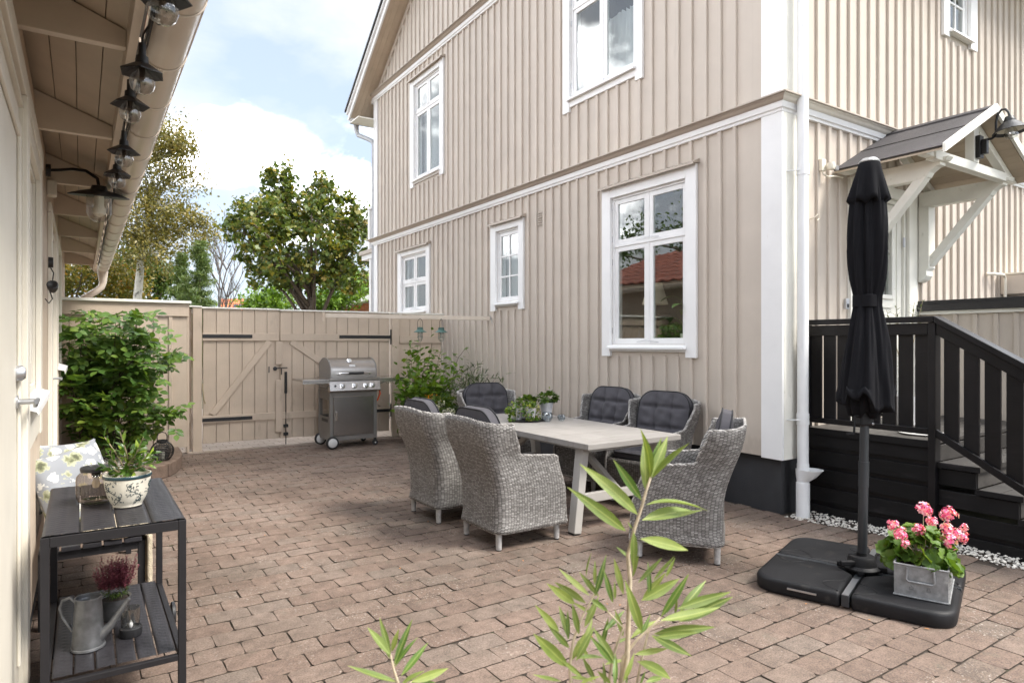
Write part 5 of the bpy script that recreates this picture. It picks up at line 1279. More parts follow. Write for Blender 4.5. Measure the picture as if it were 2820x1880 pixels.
for x0, x1 in ((2.63,GX0-.018),(GX1+.018,3.99)):
    s1 = PGr(MB().box((x0,GY0-.055,.862),(x1,GY1-.06,.885)), 'side_shelf', m_steel, bevel=.004)
    MB().prism([(x0+.0,.835),(x1,.835),(x1,.861),(x0+.0,.861)], lambda p, t: (p[0], t, p[1]), GY0-.056, GY0-.048).build('shelf_edge', m_steel, s1)
    MB().bar(((x0+x1)/2,GY0+.1,.85),((GX0+.01 if x0 < 3 else GX1-.01),GY0+.1,.76),.02,.01).build('shelf_bracket', m_greysteel, s1)
for k in range(4): PGr(MB().tube([(3.73+k*.03,GY0-.02,.85),(3.73+k*.03,GY0-.03,.82),(3.745+k*.03,GY0-.03,.81)], .004, 6), 'hook', m_chrome)
for yy in (GY0-.03, GY1-.02):
    AX = Matrix.Rotation(R(-90), 3, 'X')
    ww = PGr(MB().lathe([(.06,-.022),(.076,-.020),(.080,-.010),(.080,.012),(.074,.022),(.058,.024)], 28, (GX0+.025,yy,.080), AX, cap=False).lathe([(0,.02),(.060,.02)], 28, (GX0+.025,yy,.080), AX, cap=False), 'wheel', m_blackpl, smooth=True)
    MB().lathe([(0,-.026),(.040,-.026),(.058,-.018),(.058,.0)], 24, (GX0+.025,yy-.002,.080), AX, cap=False).build('hub_cap', m_whitecer, ww, smooth=True)
for yy in (GY0+.02, GY1-.03):
    ca = PGr(MB().lathe([(0,-.017),(.036,-.015),(.038,0),(.036,.015),(0,.017)], 20, (GX1-.02,yy,.038), AX), 'castor', m_blackpl, smooth=True)
    MB().lathe([(0,-.019),(.010,-.019),(.010,0)], 10, (GX1-.02,yy,.038), AX, cap=False).build('castor_hub', m_whitecer, ca)
    MB().box((GX1-.035,yy-.012,.074),(GX1-.005,yy+.012,.10)).build('castor_fork', m_iron, ca)
PGr(MB().tube([(GX1+.0,GY0+.25,.775),(GX1+.06,GY0+.22,.78),(GX1+.11,GY0+.2,.74),(GX1+.125,GY0+.2,.66),(GX1+.09,GY0+.2,.58),(GX1+.02,GY0+.22,.53),(GX1-.05,GY0+.25,.51)], .010, 10), 'gas_hose', m_orange, smooth=True)

gr_.scale = (1.12, 1.12, 1.12); gr_.location = (3.265, 9.40, 0)
# ================================================================== PARASOL
ps = thing('closed_parasol', 'closed black garden parasol on grey pole beside the porch', 'parasol', (4.09,2.22,.09))
PB = Vector((4.09,2.22,.0)); ld_ = Vector((.0470*.8352, -.0470*.5499, 2.565)); PU = lambda h: PB+ld_*(h/2.565)
def pt(prof, n, fold=None, **k):
    G = []
    for i, (r_, z) in enumerate(prof):
        c = PU(z); G.append([(c.x+r_*(fold(2*math.pi*j/n, z) if fold else 1)*math.cos(2*math.pi*j/n), c.y+r_*(fold(2*math.pi*j/n, z) if fold else 1)*math.sin(2*math.pi*j/n), z+(k['dz'](2*math.pi*j/n, z) if 'dz' in k else 0)) for j in range(n)])
    return MB().grid(G, closed=True)
pt([(.028,.13),(.028,.60)], 20).build('lower_pole', m_pole, ps, smooth=True)
pt([(.0,.60),(.0305,.601),(.0305,.76),(.0,.761)], 20).build('pole_sleeve', m_pole, ps, smooth=True)
pt([(.026,.76),(.026,1.04)], 20).build('mid_pole', m_pole, ps, smooth=True)
pt([(.021,1.04),(.021,1.3)], 16).build('upper_pole', m_pole, ps, smooth=True)
c_ = PU(1.04)
cr = MB().obox(c_+Vector((-.0,-.0,0)), (.085,.075,.11), Matrix.Rotation(-YAW, 3, 'Z')).build('crank_housing', m_basepl, ps, bevel=.012)
cv = Vector((math.cos(YAW), -math.sin(YAW), 0)); fv = Vector((-math.sin(YAW), -math.cos(YAW), 0))
for s_, z_ in ((.045,.05),(.045,-.04),(.03,.01)): MB().lathe([(.008,0),(.006,.008),(0,.009)], 8, c_+cv*(s_*.6)+fv*.04+Vector((0,0,z_)), Matrix.Rotation(R(90), 3, 'X')).build('bolt', m_alu, cr)
MB().tube([c_-cv*.045+fv*.03+Vector((0,0,.01)), c_-cv*.085+fv*.04+Vector((0,0,.008)), c_-cv*.09+fv*.045+Vector((0,0,-.09)), c_-cv*.092+fv*.045+Vector((0,0,-.10)), c_-cv*.14+fv*.05+Vector((0,0,-.10))], .0065, 8).build('crank_handle', m_basepl, cr, smooth=True)
def ufold(a, z):
    k = sstep(1.10,1.75,z)*.5+.5
    f = 1+.10*math.cos(8*a+1.0+1.4*math.sin(z*3.1)+.9*math.sin(2*a))+.10*math.cos(3*a+z*2.3)+.07*math.cos(2*a-z*1.7)+.035*math.sin(17*a+z*5)+.02*math.sin(29*a-z*9)
    return f
def dz1(a, z):
    if z < 1.20: return .03*math.cos(8*a+1.5+.9*math.sin(2*a))+.03*math.cos(2*a+.6)+.03*math.cos(3*a+2)
    return 0
pc = [(.085,1.13),(.163,1.14),(.154,1.20),(.142,1.28),(.129,1.38),(.113,1.50),(.096,1.60),(.082,1.68),(.073,1.735),(.073,1.79),(.080,1.83),(.091,1.90),(.099,2.00),(.102,2.08),(.100,2.18),(.095,2.28),(.088,2.38),(.078,2.46),(.06,2.52)]
q = []
for (r0, z0), (r1, z1) in zip(pc, pc[1:]):
    for i in range(3): t = i/3; q.append((r0+(r1-r0)*t, z0+(z1-z0)*t))
q.append(pc[-1])
pt(q, 128, ufold, dz=dz1).build('canopy', m_umb, ps, smooth='all')
# inner hanging folds seen under the hem
pt([(.10,1.20),(.095,1.12),(.08,1.06),(.05,1.05)], 96, lambda a, z: 1+.16*math.cos(8*a+2.4)+.06*math.cos(13*a), dz=lambda a, z: .02*math.cos(5*a)).build('inner_folds', m_umb, ps, smooth='all')
pt([(.076,1.725),(.081,1.728),(.082,1.80),(.076,1.803)], 64, lambda a, z: 1+.05*math.cos(5*a)).build('tie_strap', m_umb, ps, smooth=True)
vf = lambda a, z: 1+(.19*math.cos(8*a+.5)+.05*math.cos(3*a))*sstep(2.62,2.42,z) if z < 2.6 else 1
def vfold(a, z): return 1+(.15*math.cos(8*a+.5)+.05*math.cos(3*a+1))*max(0, min(1, (2.62-z)/.22))
pt([(.088,2.375),(.112,2.385),(.106,2.42),(.097,2.47),(.084,2.53),(.072,2.58),(.062,2.625),(.055,2.635),(0,2.637)], 128, vfold, dz=lambda a, z: .016*math.cos(8*a+.5)*max(0, min(1, (2.45-z)/.08))).build('valance', m_umb, ps, smooth='all')
pt([(.058,2.632),(.060,2.638),(.040,2.658),(0,2.662)], 32).build('top_cap', m_alu, ps, smooth=True)
# base: four filled slabs on a steel cross
pbs = thing('parasol_base', 'four black plastic slabs weighting a steel cross under the parasol', 'parasol base', (4.09,2.22,0))
ex = Vector((.33,-.945,0)).normalized()
ey = Vector((-ex.y, ex.x, 0)); BC = Vector((4.09,2.22,0))
bp = lambda u, v, z: tuple(BC+ex*u+ey*v+Vector((0,0,z)))
def slab(su, sv):
    a, b = .028, .520; rc = .13; ch = .10; pts = []
    def arc(cx, cy, r_, a0, a1, n=7): return [(cx+r_*math.cos(a0+(a1-a0)*i/n), cy+r_*math.sin(a0+(a1-a0)*i/n)) for i in range(n+1)]
    pts += arc(b-rc, b-rc, rc, 0, math.pi/2); pts += arc(a+.02, b-.02, .02, math.pi/2, math.pi, 3); pts += [(a, a+.11), (a+.03, a+.075), (a+.075, a+.03), (a+.11, a)]; pts += arc(b-.02, a+.02, .02, -math.pi/2, 0, 3)
    G = []
    for z, ins in ((.006,.004),(.02,0),(.066,0),(.080,.006),(.087,.018),(.090,.034)):
        row = []
        cx, cy = .27, .27
        for x, y in pts:
            d = Vector((cx-x, cy-y)); k = ins/max(d.length, .01); row.append(bp(su*(x+d.x*k), sv*(y+d.y*k), z))
        G.append(row)
    mb = MB().grid(G, closed=True); n = len(pts); mb.f.append(tuple(range(len(mb.v)-n, len(mb.v)))); mb.f.append(tuple(range(n))[::-1])
    s_ = mb.build('slab', m_basepl, pbs, smooth=True)
    # raised lens-shaped panels pressed into the top
    for (c0, c1) in (((.30,.055),(.055,.235)),):
        L_ = []
        for i in range(13):
            t = i/12; L_.append((.30+.20*t, .05+.10*math.sin(math.pi*t)))
        MB().tube([bp(su*x, sv*(y-.01), .090) for x, y in L_], .0025, 6).build('moulded_ridge', m_basepl, s_); MB().tube([bp(su*(y-.01), sv*x, .090) for x, y in L_], .0025, 6).build('moulded_ridge', m_basepl, s_)
    return s_
for su in (-1, 1):
    for sv in (-1, 1): slab(su, sv)
for d0 in (ex, ey):
    MB().bar(BC-d0*.52+Vector((0,0,.045)), BC+d0*.52+Vector((0,0,.045)), .040, .066 if d0 is ex else .0655).build('cross_bar', m_pole, pbs, bevel=.003)
for su, sv in ((0,-1),(0,1),(-1,0),(1,0)):
    d0 = (ex*su+ey*sv); MB().bar(BC+d0*.20+Vector((0,0,.0795)), BC+d0*.515+Vector((0,0,.0795)), .034, .004).build('bar_cover', m_alu if sv else m_pole, pbs)
MB().lathe([(.10,.085),(.105,.09),(.105,.10),(.085,.115),(.078,.16),(.072,.170),(.030,.172),(.030,.19),(0,.19)], 32, (4.09,2.22,0)).build('pole_socket', m_basepl, pbs, smooth=True)
for a in (.4, 2.0, 3.6, 5.2): MB().obox((4.09+.115*math.cos(a), 2.22+.115*math.sin(a), .10), (.05,.035,.03), Matrix.Rotation(a, 3, 'Z')).build('socket_lug', m_basepl, pbs, bevel=.006)
MB().obox((4.09-.11, 2.22+.03, .135), (.09,.03,.03), Matrix.Rotation(2.6, 3, 'Z')).build('clamp_lever', m_basepl, pbs, bevel=.006)
MB().bar(bp(-.15,-.522,.048), bp(-.31,-.523,.048), .006, .010).build('slab_handle', m_alu, pbs)
# ================================================================== ZINC BOX WITH GERANIUM
zb_ = thing('zinc_planter', 'grey zinc box with handle and punched side standing on the parasol base', 'planter', (4.1,1.75,.09))
A0 = Vector((3.817,1.890,.092)); za = Vector((.343,-.939,0)); zbv = Vector((.939,.343,0)); LA, LB, HB = .255, .46, .175
zp_ = lambda a, b, z: tuple(A0+za*a+zbv*b+Vector((0,0,z)))
def zbox(a0, a1, b0, b1, z0, z1): return MB().box((a0,b0,z0),(a1,b1,z1)).xf(zp_)
for nm, bx_ in (('side',(0,LA,0,.004)),('side',(0,LA,LB-.004,LB)),('side',(0,.004,.0045,LB-.0045))):
    zbox(bx_[0],bx_[1],bx_[2],bx_[3],.003,HB).build(nm, m_zincold, zb_)
# punched side: plate with real holes (strips round square holes, staggered)
hm = MB(); nb, nz_ = 11, 7
for i in range(nb+1):
    b = .0045+(LB-.009)*i/nb; hm.box((LA-.004,b-.0135 if i else b,.003),(LA,b+.0135 if i < nb else b,HB))
for i in range(nb):
    b0_ = .0045+(LB-.009)*i/nb+.0136; b1_ = .0045+(LB-.009)*(i+1)/nb-.0136; off = (i % 2)*.010
    prev = .003
    for k in range(nz_):
        z = .022+k*.021+off; hm.box((LA-.004,b0_,prev),(LA-.0001,b1_,z)); prev = z+.0075
    hm.box((LA-.004,b0_,prev),(LA-.0001,b1_,HB))
hm.xf(zp_).build('punched_side', m_zincold, zb_)
zbox(.004,LA-.004,.0045,LB-.0045,.0,.004).build('bottom', m_zincold, zb_)
rmz = MB()
for p, q in (((0,0),(LA,0)),((LA,0),(LA,LB)),((LA,LB),(0,LB)),((0,LB),(0,0))): rmz.tube([zp_(p[0],p[1],HB), zp_(q[0],q[1],HB)], .0055, 8); 
rmz.build('rolled_rim', m_zincold, zb_, smooth=True)
rmb = MB()
for p, q in (((-.004,-.004),(LA+.004,-.004)),((LA+.004,-.004),(LA+.004,LB+.004))): rmb.tube([zp_(p[0],p[1],.004), zp_(q[0],q[1],.004)], .005, 8)
rmb.build('bottom_rim', m_zincold, zb_, smooth=True)
MB().tube([zp_(.065,-.008,.165), zp_(.060,-.012,.10), zp_(.072,-.013,.09), zp_(.183,-.013,.09), zp_(.195,-.012,.10), zp_(.190,-.008,.165)], .0055, 10).build('handle', m_zincold, zb_, smooth=True)
em = MB()
for c, shp in ((.085,[(-.008,0),(.008,0),(.008,.014),(0,.022),(-.008,.014)]),(.165,[(-.008,0),(.008,0),(.008,.020),(-.004,.020),(-.004,.010),(-.008,.010)])):
    em.tube([zp_(c+x,-.001,.045+z) for x, z in shp], .0016, 5, closed=True)
em.build('embossed_mark', m_zinc, zb_)
zbox(.006,LA-.006,.006,LB-.006,.13,.15).build('soil', m_soil, zb_)
ge = thing('pink_geranium', 'pink flowering geranium growing in the zinc box on the parasol base', 'geranium', zp_(LA/2,LB/2,.15))
def ger_leaf_mesh(seed):
    r = random.Random(seed); n = 22; rad = 1; c = (0,0,-.12); ring1, ring2 = [], []
    for i in range(n):
        a = R(20)+(2*math.pi-R(40))*i/(n-1); lob = 1+.10*math.cos(a*9)+.04*math.cos(a*27); 
        ring1.append((.55*math.cos(a), .55*math.sin(a), .03+.05*math.cos(a*9))); ring2.append((lob*math.cos(a), lob*math.sin(a), .10*math.cos(a*4.5+seed)+.12+.05*math.sin(a*9)))
    vs = [c]+ring1+ring2; fs = []
    for i in range(n-1): fs += [(0, 1+i, 2+i), (1+i, 1+n+i, 2+n+i, 2+i)]
    me = bpy.data.meshes.new('leaf'); me.from_pydata(vs, [], fs); me.materials.append(l_ger); me.polygons.foreach_set('use_smooth', [True]*len(me.polygons)); return me
GLM = [ger_leaf_mesh(i) for i in range(4)]
stm = MB(); gr2 = random.Random(5); gc_ = Vector(zp_(LA/2-.005,LB*.40,.15))
tocam = Vector((-.87,-.5,0))
for i in range(150):
    a = gr2.uniform(0, 6.283); el_ = gr2.uniform(-.28, 1.25); rr3 = gr2.uniform(.62,1.0)
    d = Vector((math.cos(a)*math.cos(el_), math.sin(a)*math.cos(el_), math.sin(el_)))
    p = gc_+Vector((d.x*.165*rr3, d.y*.20*rr3, .035+d.z*.185*rr3)); s_ = gr2.uniform(.032,.052)*(1.15 if el_ < .3 else .85)
    q = (d+Vector((-.35,-.25,.65))).to_track_quat('Z', 'Y').to_euler(); q.z += gr2.uniform(-2, 2)
    inst('leaf', GLM[i % 4], ge, p, q, (s_, s_, s_))
    if i % 3 == 0: stm.tube([gc_+Vector((d.x*.04, d.y*.04, -.01)), gc_+Vector((d.x*.10, d.y*.10, .05)), p], .0022, 5)
def inv_(depth, u, v): return pix(u, v, depth)
heads = [(1420,660,62,3.80),(1600,695,64,3.86),(1200,770,46,3.72),(1258,835,56,3.66),(1385,805,48,3.70),(1483,750,46,3.84),(1585,800,50,3.74),(1655,835,50,3.78),(1610,885,66,3.66),(1700,860,50,3.76),(1712,790,32,3.84),(1290,905,34,3.62)]
def petal_head(seed, r_):
    rr_ = random.Random(seed); mb = MB()
    for k in range(34):
        d = Vector((rr_.gauss(0,1), rr_.gauss(0,1), rr_.gauss(0,1)+.35)).normalized(); c = d*(r_*.72)*rr_.uniform(.6,1.25)
        for j in range(5):
            t1 = d.orthogonal().normalized(); t1 = Matrix.Rotation(j*1.2566+rr_.uniform(-.2,.2), 3, d)@t1
            mb.leaf(c, (t1+d*.35).normalized(), d, r_*.34, r_*.27, .12, .1, 3)
    return mb
for i, (x, y, s_, dp_) in enumerate(heads):
    c = pix(2000+x/2.6134, 1150+y/2.6134, dp_); r_ = s_/2.6134/1800*dp_
    inst_m = petal_head(i, r_); me = inst_m.build('flower_head', l_pink, ge, recalc=False); me.data.transform(Matrix.Translation(c)); 
    stm.tube([gc_+(c-gc_)*.15-Vector((0,0,.02)), gc_+(c-gc_)*.55+Vector((0,0,.01)), c], .0022, 5)
stm.build('stem', m_stem, ge)

# ================================================================== TROLLEY
tr_ = thing('side_trolley', 'dark grey slatted serving trolley with lower shelf against the shed wall', 'trolley', (.11,3.35,0))
X0, X1, Y0, Y1 = -.125, .348, 2.885, 3.83
PT = lambda mb, nm, mt, par=tr_, **k: mb.build(nm, mt, par, **k)
for x in (X0, X1-.028):
    for yy in (Y0, Y1-.028): PT(MB().box((x,yy,.0),(x+.028,yy+.028,.7995)), 'leg', m_trolf, bevel=.002)
for yy in (Y0, Y1-.028): PT(MB().box((X0+.0285,yy,.762),(X1-.0285,yy+.028,.7995)), 'cross_bar', m_trolf, bevel=.002); PT(MB().box((X0+.0285,yy+.002,.245),(X1-.0285,yy+.026,.268)), 'cross_bar', m_trolf, bevel=.002)
for x in (X0, X1-.028): PT(MB().box((x+.002,Y0+.0285,.762),(x+.026,Y1-.0285,.786)), 'side_bar', m_trolf, bevel=.002); PT(MB().box((x+.002,Y0+.0285,.245),(x+.026,Y1-.0285,.268)), 'side_bar', m_trolf, bevel=.002)
def relief_plank(x0, x1, y0, y1, z, th, nm='plank'):
    """plank with embossed ripple relief along its middle"""
    nx_, ny_ = 10, int((y1-y0)/.006); G = []
    for j in range(ny_+1):
        y = y0+(y1-y0)*j/ny_; row = [(x0,y,z-th)]
        for i in range(nx_+1):
            t = i/nx_; x = x0+(x1-x0)*t; cxx = t-.5
            ph = (y-y0)/.034-1.9*cxx*cxx*10; e = math.exp(-(cxx/.26)**2)
            edge = -.002 if i in (0, nx_) else 0
            row.append((x, y, z+edge+.0012*e*math.sin(2*math.pi*ph)))
        row.append((x1,y,z-th)); G.append(row)
    return MB().grid(G).build(nm, m_trol, tr_, smooth='all', recalc=False)
nt_ = 4; w_ = (X1-X0-.004)/nt_
for i in range(nt_): relief_plank(X0+.002+i*w_+.002, X0+.002+(i+1)*w_-.002, Y0+.004, Y1-.004, .806, .014)
w_ = (X1-X0-.060)/6
for i in range(6): relief_plank(X0+.030+i*w_+.003, X0+.030+(i+1)*w_-.003, Y0+.028, Y1-.005, .278, .010)
PT(MB().lathe([(0,-.010),(.045,-.010),(.055,-.006),(.055,.006),(.045,.010),(0,.010)], 24, (X1+.020,Y1-.30,.20), Matrix.Rotation(R(90), 3, 'Y')).xf(lambda x, y, z: (x, y, z)), 'wheel', m_blackpl, smooth=True)
# glass jar lantern
jr = thing('glass_jar_lantern', 'ribbed smoky glass solar jar with black lid on the trolley top', 'lantern', (.075,3.28,.806))
JC = (.052,3.375,0); ZT_ = .808
rib = lambda a, z, i: 1+.022*math.cos(a*34)
MB().lathe([(.052,ZT_),(.066,ZT_+.012),(.072,ZT_+.03),(.073,ZT_+.10),(.070,ZT_+.118),(.058,ZT_+.132),(.050,ZT_+.140)], 136, JC, fold=rib, cap=False).build('glass', m_smoke, jr, smooth='all')
MB().lathe([(0,ZT_+.002),(.054,ZT_+.003),(.064,ZT_+.012),(.060,ZT_+.014),(0,ZT_+.010)], 40, JC).build('glass_base', m_crystal, jr, smooth=True)
MB().lathe([(.0,ZT_+.134),(.058,ZT_+.138),(.060,ZT_+.152),(.056,ZT_+.157),(0,ZT_+.158)], 36, JC).build('lid', m_blackpl, jr, smooth=True)
MB().lathe([(.018,ZT_+.134),(.016,ZT_+.112),(0,ZT_+.108)], 14, JC).build('lamp_socket', m_blackpl, jr, smooth=True)
MB().lathe([(.008,ZT_+.108),(.015,ZT_+.085),(.012,ZT_+.066),(0,ZT_+.060)], 14, JC).build('bulb', m_candle, jr, smooth=True)
MB().lathe([(.018,ZT_+.1585),(.024,ZT_+.1590)], 20, JC, cap=False).tube([(JC[0]+.03,JC[1]+.01,ZT_+.157),(JC[0]+.035,JC[1]+.01,ZT_+.172),(JC[0]+.045,JC[1]+.01,ZT_+.172),(JC[0]+.05,JC[1]+.01,ZT_+.157)], .0015, 6).build('lid_detail', m_alu, jr)
# painted pot
pc_ = thing('painted_pot', 'cream ceramic pot with blue scroll flowers on the trolley top', 'flower pot', (.16,3.22,.806))
PC0 = Vector((.163,3.235,0)); prof_ = [(.050,ZT_),(.056,ZT_+.004),(.056,ZT_+.010),(.063,ZT_+.020),(.074,ZT_+.045),(.082,ZT_+.075),(.087,ZT_+.105),(.089,ZT_+.122)]
def pr(z):
    for (r0, z0), (r1, z1) in zip(prof_, prof_[1:]):
        if z0 <= z <= z1: return r0+(r1-r0)*(z-z0)/(z1-z0)
    return prof_[-1][0]
MB().lathe([(0,ZT_)]+prof_+[(.0905,ZT_+.1225)], 48, PC0, cap=False).build('pot', m_pot, pc_, smooth=True)
MB().lathe([(.0905,ZT_+.1228),(.0925,ZT_+.126),(.0925,ZT_+.134),(.090,ZT_+.137)], 48, PC0, cap=False).build('glazed_band', m_potin, pc_, smooth=True)
MB().lathe([(.090,ZT_+.1372),(.086,ZT_+.1372),(.083,ZT_+.115),(.080,ZT_+.10)], 48, PC0, cap=False).build('inner_glaze', m_pot, pc_, smooth=True)
MB().lathe([(0,ZT_+.110),(.082,ZT_+.110)], 24, PC0, cap=False).build('soil', m_soil, pc_)
orn = MB()
def onpot(a, z): r_ = pr(z)+.0004; return (PC0.x+r_*math.cos(a), PC0.y+r_*math.sin(a), z)
def curl(a0, z0, s, turn, r0=.018, n=16):
    return [onpot(a0+(r0*(1-.8*i/n)*math.cos(turn*i/n*5+s))/.085, z0+r0*(1-.8*i/n)*math.sin(turn*i/n*5+s)) for i in range(n+1)]
cam_a = math.atan2(-PC0.y, -PC0.x)
ro = random.Random(3)
for base_a in (cam_a-.75, cam_a+.35, cam_a+1.5, cam_a+2.8, cam_a-2.1):
    orn.tube([onpot(base_a+.35*math.sin(i*.5), ZT_+.02+.0075*i) for i in range(13)], .0011, 5)
    for k in range(11):
        z = ZT_+.026+.0078*k; a = base_a+.35*math.sin(k*.55); orn.tube(curl(a+ro.uniform(-.12,.12), z, ro.uniform(0,6), ro.choice((-1,1)), ro.uniform(.006,.014)), .0009, 4)
    for k in range(30):
        z = ro.uniform(ZT_+.022,ZT_+.115); a = base_a+.35*math.sin((z-ZT_)*65)+ro.uniform(-.22,.22); b = ro.uniform(0, 6.28); l = ro.uniform(.005,.012)
        orn.tube([onpot(a+l*math.cos(b)*t/.085, z+l*math.sin(b)*t) for t in (0,.35,.7,1)], [.0006,.0019,.0015,.0003], 5)
orn.build('painted_scrolls', m_potin, pc_)
# small bay shrub in it
by = thing('potted_bay', 'young glossy evergreen shrub with lime shoots in the painted pot', 'shrub', (PC0.x, PC0.y, ZT_+.11))
ol_mesh = []
def blade_mesh(mat, seed, bend=.2, wr=.20):
    m = MB().leaf((0,0,0), (1,0,0), (0,0,1), 1, wr, bend, .35, 6); me = bpy.data.meshes.new('leaf'); me.from_pydata(m.v, [], m.f); me.materials.append(mat)
    me.polygons.foreach_set('use_smooth', [True]*len(me.polygons)); return me
bay_m = [blade_mesh(l_bay, 0, .15, .34), blade_mesh(l_bay, 1, -.05, .30)]
def aim(o, d, up): 
    d = Vector(d).normalized(); up = Vector(up); y_ = up.cross(d)
    if y_.length < 1e-3: y_ = Vector((0,1,0)).cross(d)
    y_.normalize(); z_ = d.cross(y_); return Matrix((d, y_, z_)).transposed().to_euler()
rb2 = random.Random(11); sb2 = MB(); nlf = 0
for k in range(13):
    tgt = [(470,1005,3.2),(520,1130,3.1),(880,1010,0)][0] if False else None
    px_ = [(288,1195),(300,1240),(335,1230),(372,1245),(395,1195),(405,1250),(430,1265),(350,1290),(310,1290),(275,1275),(395,1215),(330,1180),(420,1240)][k]
    tip = pix(px_[0], px_[1]+8, PC0.x*.5499+PC0.y*.8352+rb2.uniform(-.07,.07)); b0_ = PC0+Vector((rb2.uniform(-.02,.02), rb2.uniform(-.02,.02), ZT_+.10))
    mid_ = b0_.lerp(tip, .5)+Vector((0,0,.025)); sb2.tube([b0_, b0_.lerp(mid_, .5)+Vector((0,0,.015)), mid_, tip], [.0035,.003,.0025,.0015], 6)
    for i in range(11):
        t = .30+.70*i/10; p = mid_.lerp(tip, (t-.5)*2) if t > .5 else b0_.lerp(mid_, t*2)
        a = i*2.4+k; dd = (tip-mid_).normalized(); side = Matrix.Rotation(a, 3, dd)@dd.orthogonal().normalized(); d = (dd*(.5+.7*t)+side*.9).normalized()
        l = rb2.uniform(.036,.055)*(1.1-.2*t); inst('leaf', bay_m[i % 2], by, p, aim(None, d, dd), (l, l, l)); nlf += 1
sb2.build('stem', m_stem, by)
# lower shelf: watering can, heather, candle lantern
wc = thing('watering_can', 'galvanised zinc watering can on the lower shelf of the trolley', 'watering can', (.08,3.05,.28))
ZS_ = .2795; WC = Vector((.022,3.13,0))
MB().lathe([(.058,ZS_),(.061,ZS_+.003),(.060,ZS_+.010),(.057,ZS_+.012),(.046,ZS_+.196),(.048,ZS_+.199),(.048,ZS_+.204),(.044,ZS_+.204),(.043,ZS_+.19)], 36, WC, cap=False).lathe([(0,ZS_+.004),(.056,ZS_+.004)], 24, WC, cap=False).build('body', m_zinc, wc, smooth=True)
MB().prism([(.043*math.cos(a), .043*math.sin(a)) for a in [R(-80)+R(160)*i/12 for i in range(13)]], lambda p, t: (WC.x+p[0]*.95, WC.y+p[1], t), ZS_+.190, ZS_+.192).build('half_cover', m_zinc, wc)
cvx = Vector((.93,-.35,0))
MB().tube([WC+cvx*.040+Vector((0,0,ZS_+.040)), WC+cvx*.085+Vector((0,0,ZS_+.085)), WC+cvx*.150+Vector((0,0,ZS_+.185))], [.024,.016,.0075], 16).build('spout', m_zinc, wc, smooth=True)
MB().tube([WC-cvx*.045+Vector((0,0,ZS_+.185)), WC-cvx*.066+Vector((0,0,ZS_+.205)), WC-cvx*.092+Vector((0,0,ZS_+.195)), WC-cvx*.102+Vector((0,0,ZS_+.165)), WC-cvx*.092+Vector((0,0,ZS_+.13)), WC-cvx*.056+Vector((0,0,ZS_+.07))], .006, 8).build('handle', m_zinc, wc, smooth=True)
ht = thing('potted_heather', 'dark pink heather in a low pot behind the watering can', 'heather', (.10,3.45,.28))
HC = Vector((.125,3.40,ZS_)); MB().lathe([(.045,ZS_),(.06,ZS_+.09),(.063,ZS_+.095),(.055,ZS_+.09)], 20, (HC.x,HC.y,0), cap=False).build('pot', m_zinc, ht, smooth=True); MB().lathe([(0,ZS_+.085),(.057,ZS_+.085)], 16, (HC.x,HC.y,0), cap=False).build('soil', m_soil, ht)
leafcloud([((HC.x,HC.y,ZS_+.125),(.055,.055,.03))], 500, .012, l_green, 'foliage', ht, seed=21, wf=.3)
hf = MB(); rh = random.Random(8)
for k in range(170):
    a = rh.uniform(0, 6.28); r_ = rh.uniform(0, .055); b = Vector((HC.x+r_*math.cos(a), HC.y+r_*math.sin(a), ZS_+.12)); tp_ = b+Vector((math.cos(a)*r_*.7, math.sin(a)*r_*.7, rh.uniform(.09,.15)))
    for i in range(20):
        t = .2+.8*i/20; p = b.lerp(tp_, t); q = rh.uniform(0, 6.28); hf.leaf(p, (math.cos(q), math.sin(q), .5), (0,0,1), .012*(1.2-t*.6), .009, .1, .3, 3)
hf.build('flower_spikes', l_heath, ht, recalc=False, kind='stuff')
cl_ = thing('candle_light', 'black dish with glass sleeve and white flame candle beside the watering can', 'candle holder', (.19,3.1,.28))
CC = (.172,3.165,0)
MB().lathe([(0,ZS_),(.040,ZS_),(.042,ZS_+.004),(.042,ZS_+.034),(.039,ZS_+.036),(.037,ZS_+.032),(0,ZS_+.030)], 32, CC).build('dish', m_blackpl, cl_, smooth=True)
MB().lathe([(.036,ZS_+.030),(.036,ZS_+.105),(.0345,ZS_+.105),(.0345,ZS_+.031)], 32, (CC[0],CC[1]+.03,0), cap=False).build('glass_sleeve', m_bulb, cl_, smooth=True)
MB().lathe([(.004,ZS_+.030),(.009,ZS_+.040),(.0085,ZS_+.050),(.004,ZS_+.060),(0,ZS_+.067)], 14, CC).build('flame', m_whitecer, cl_, smooth=True)

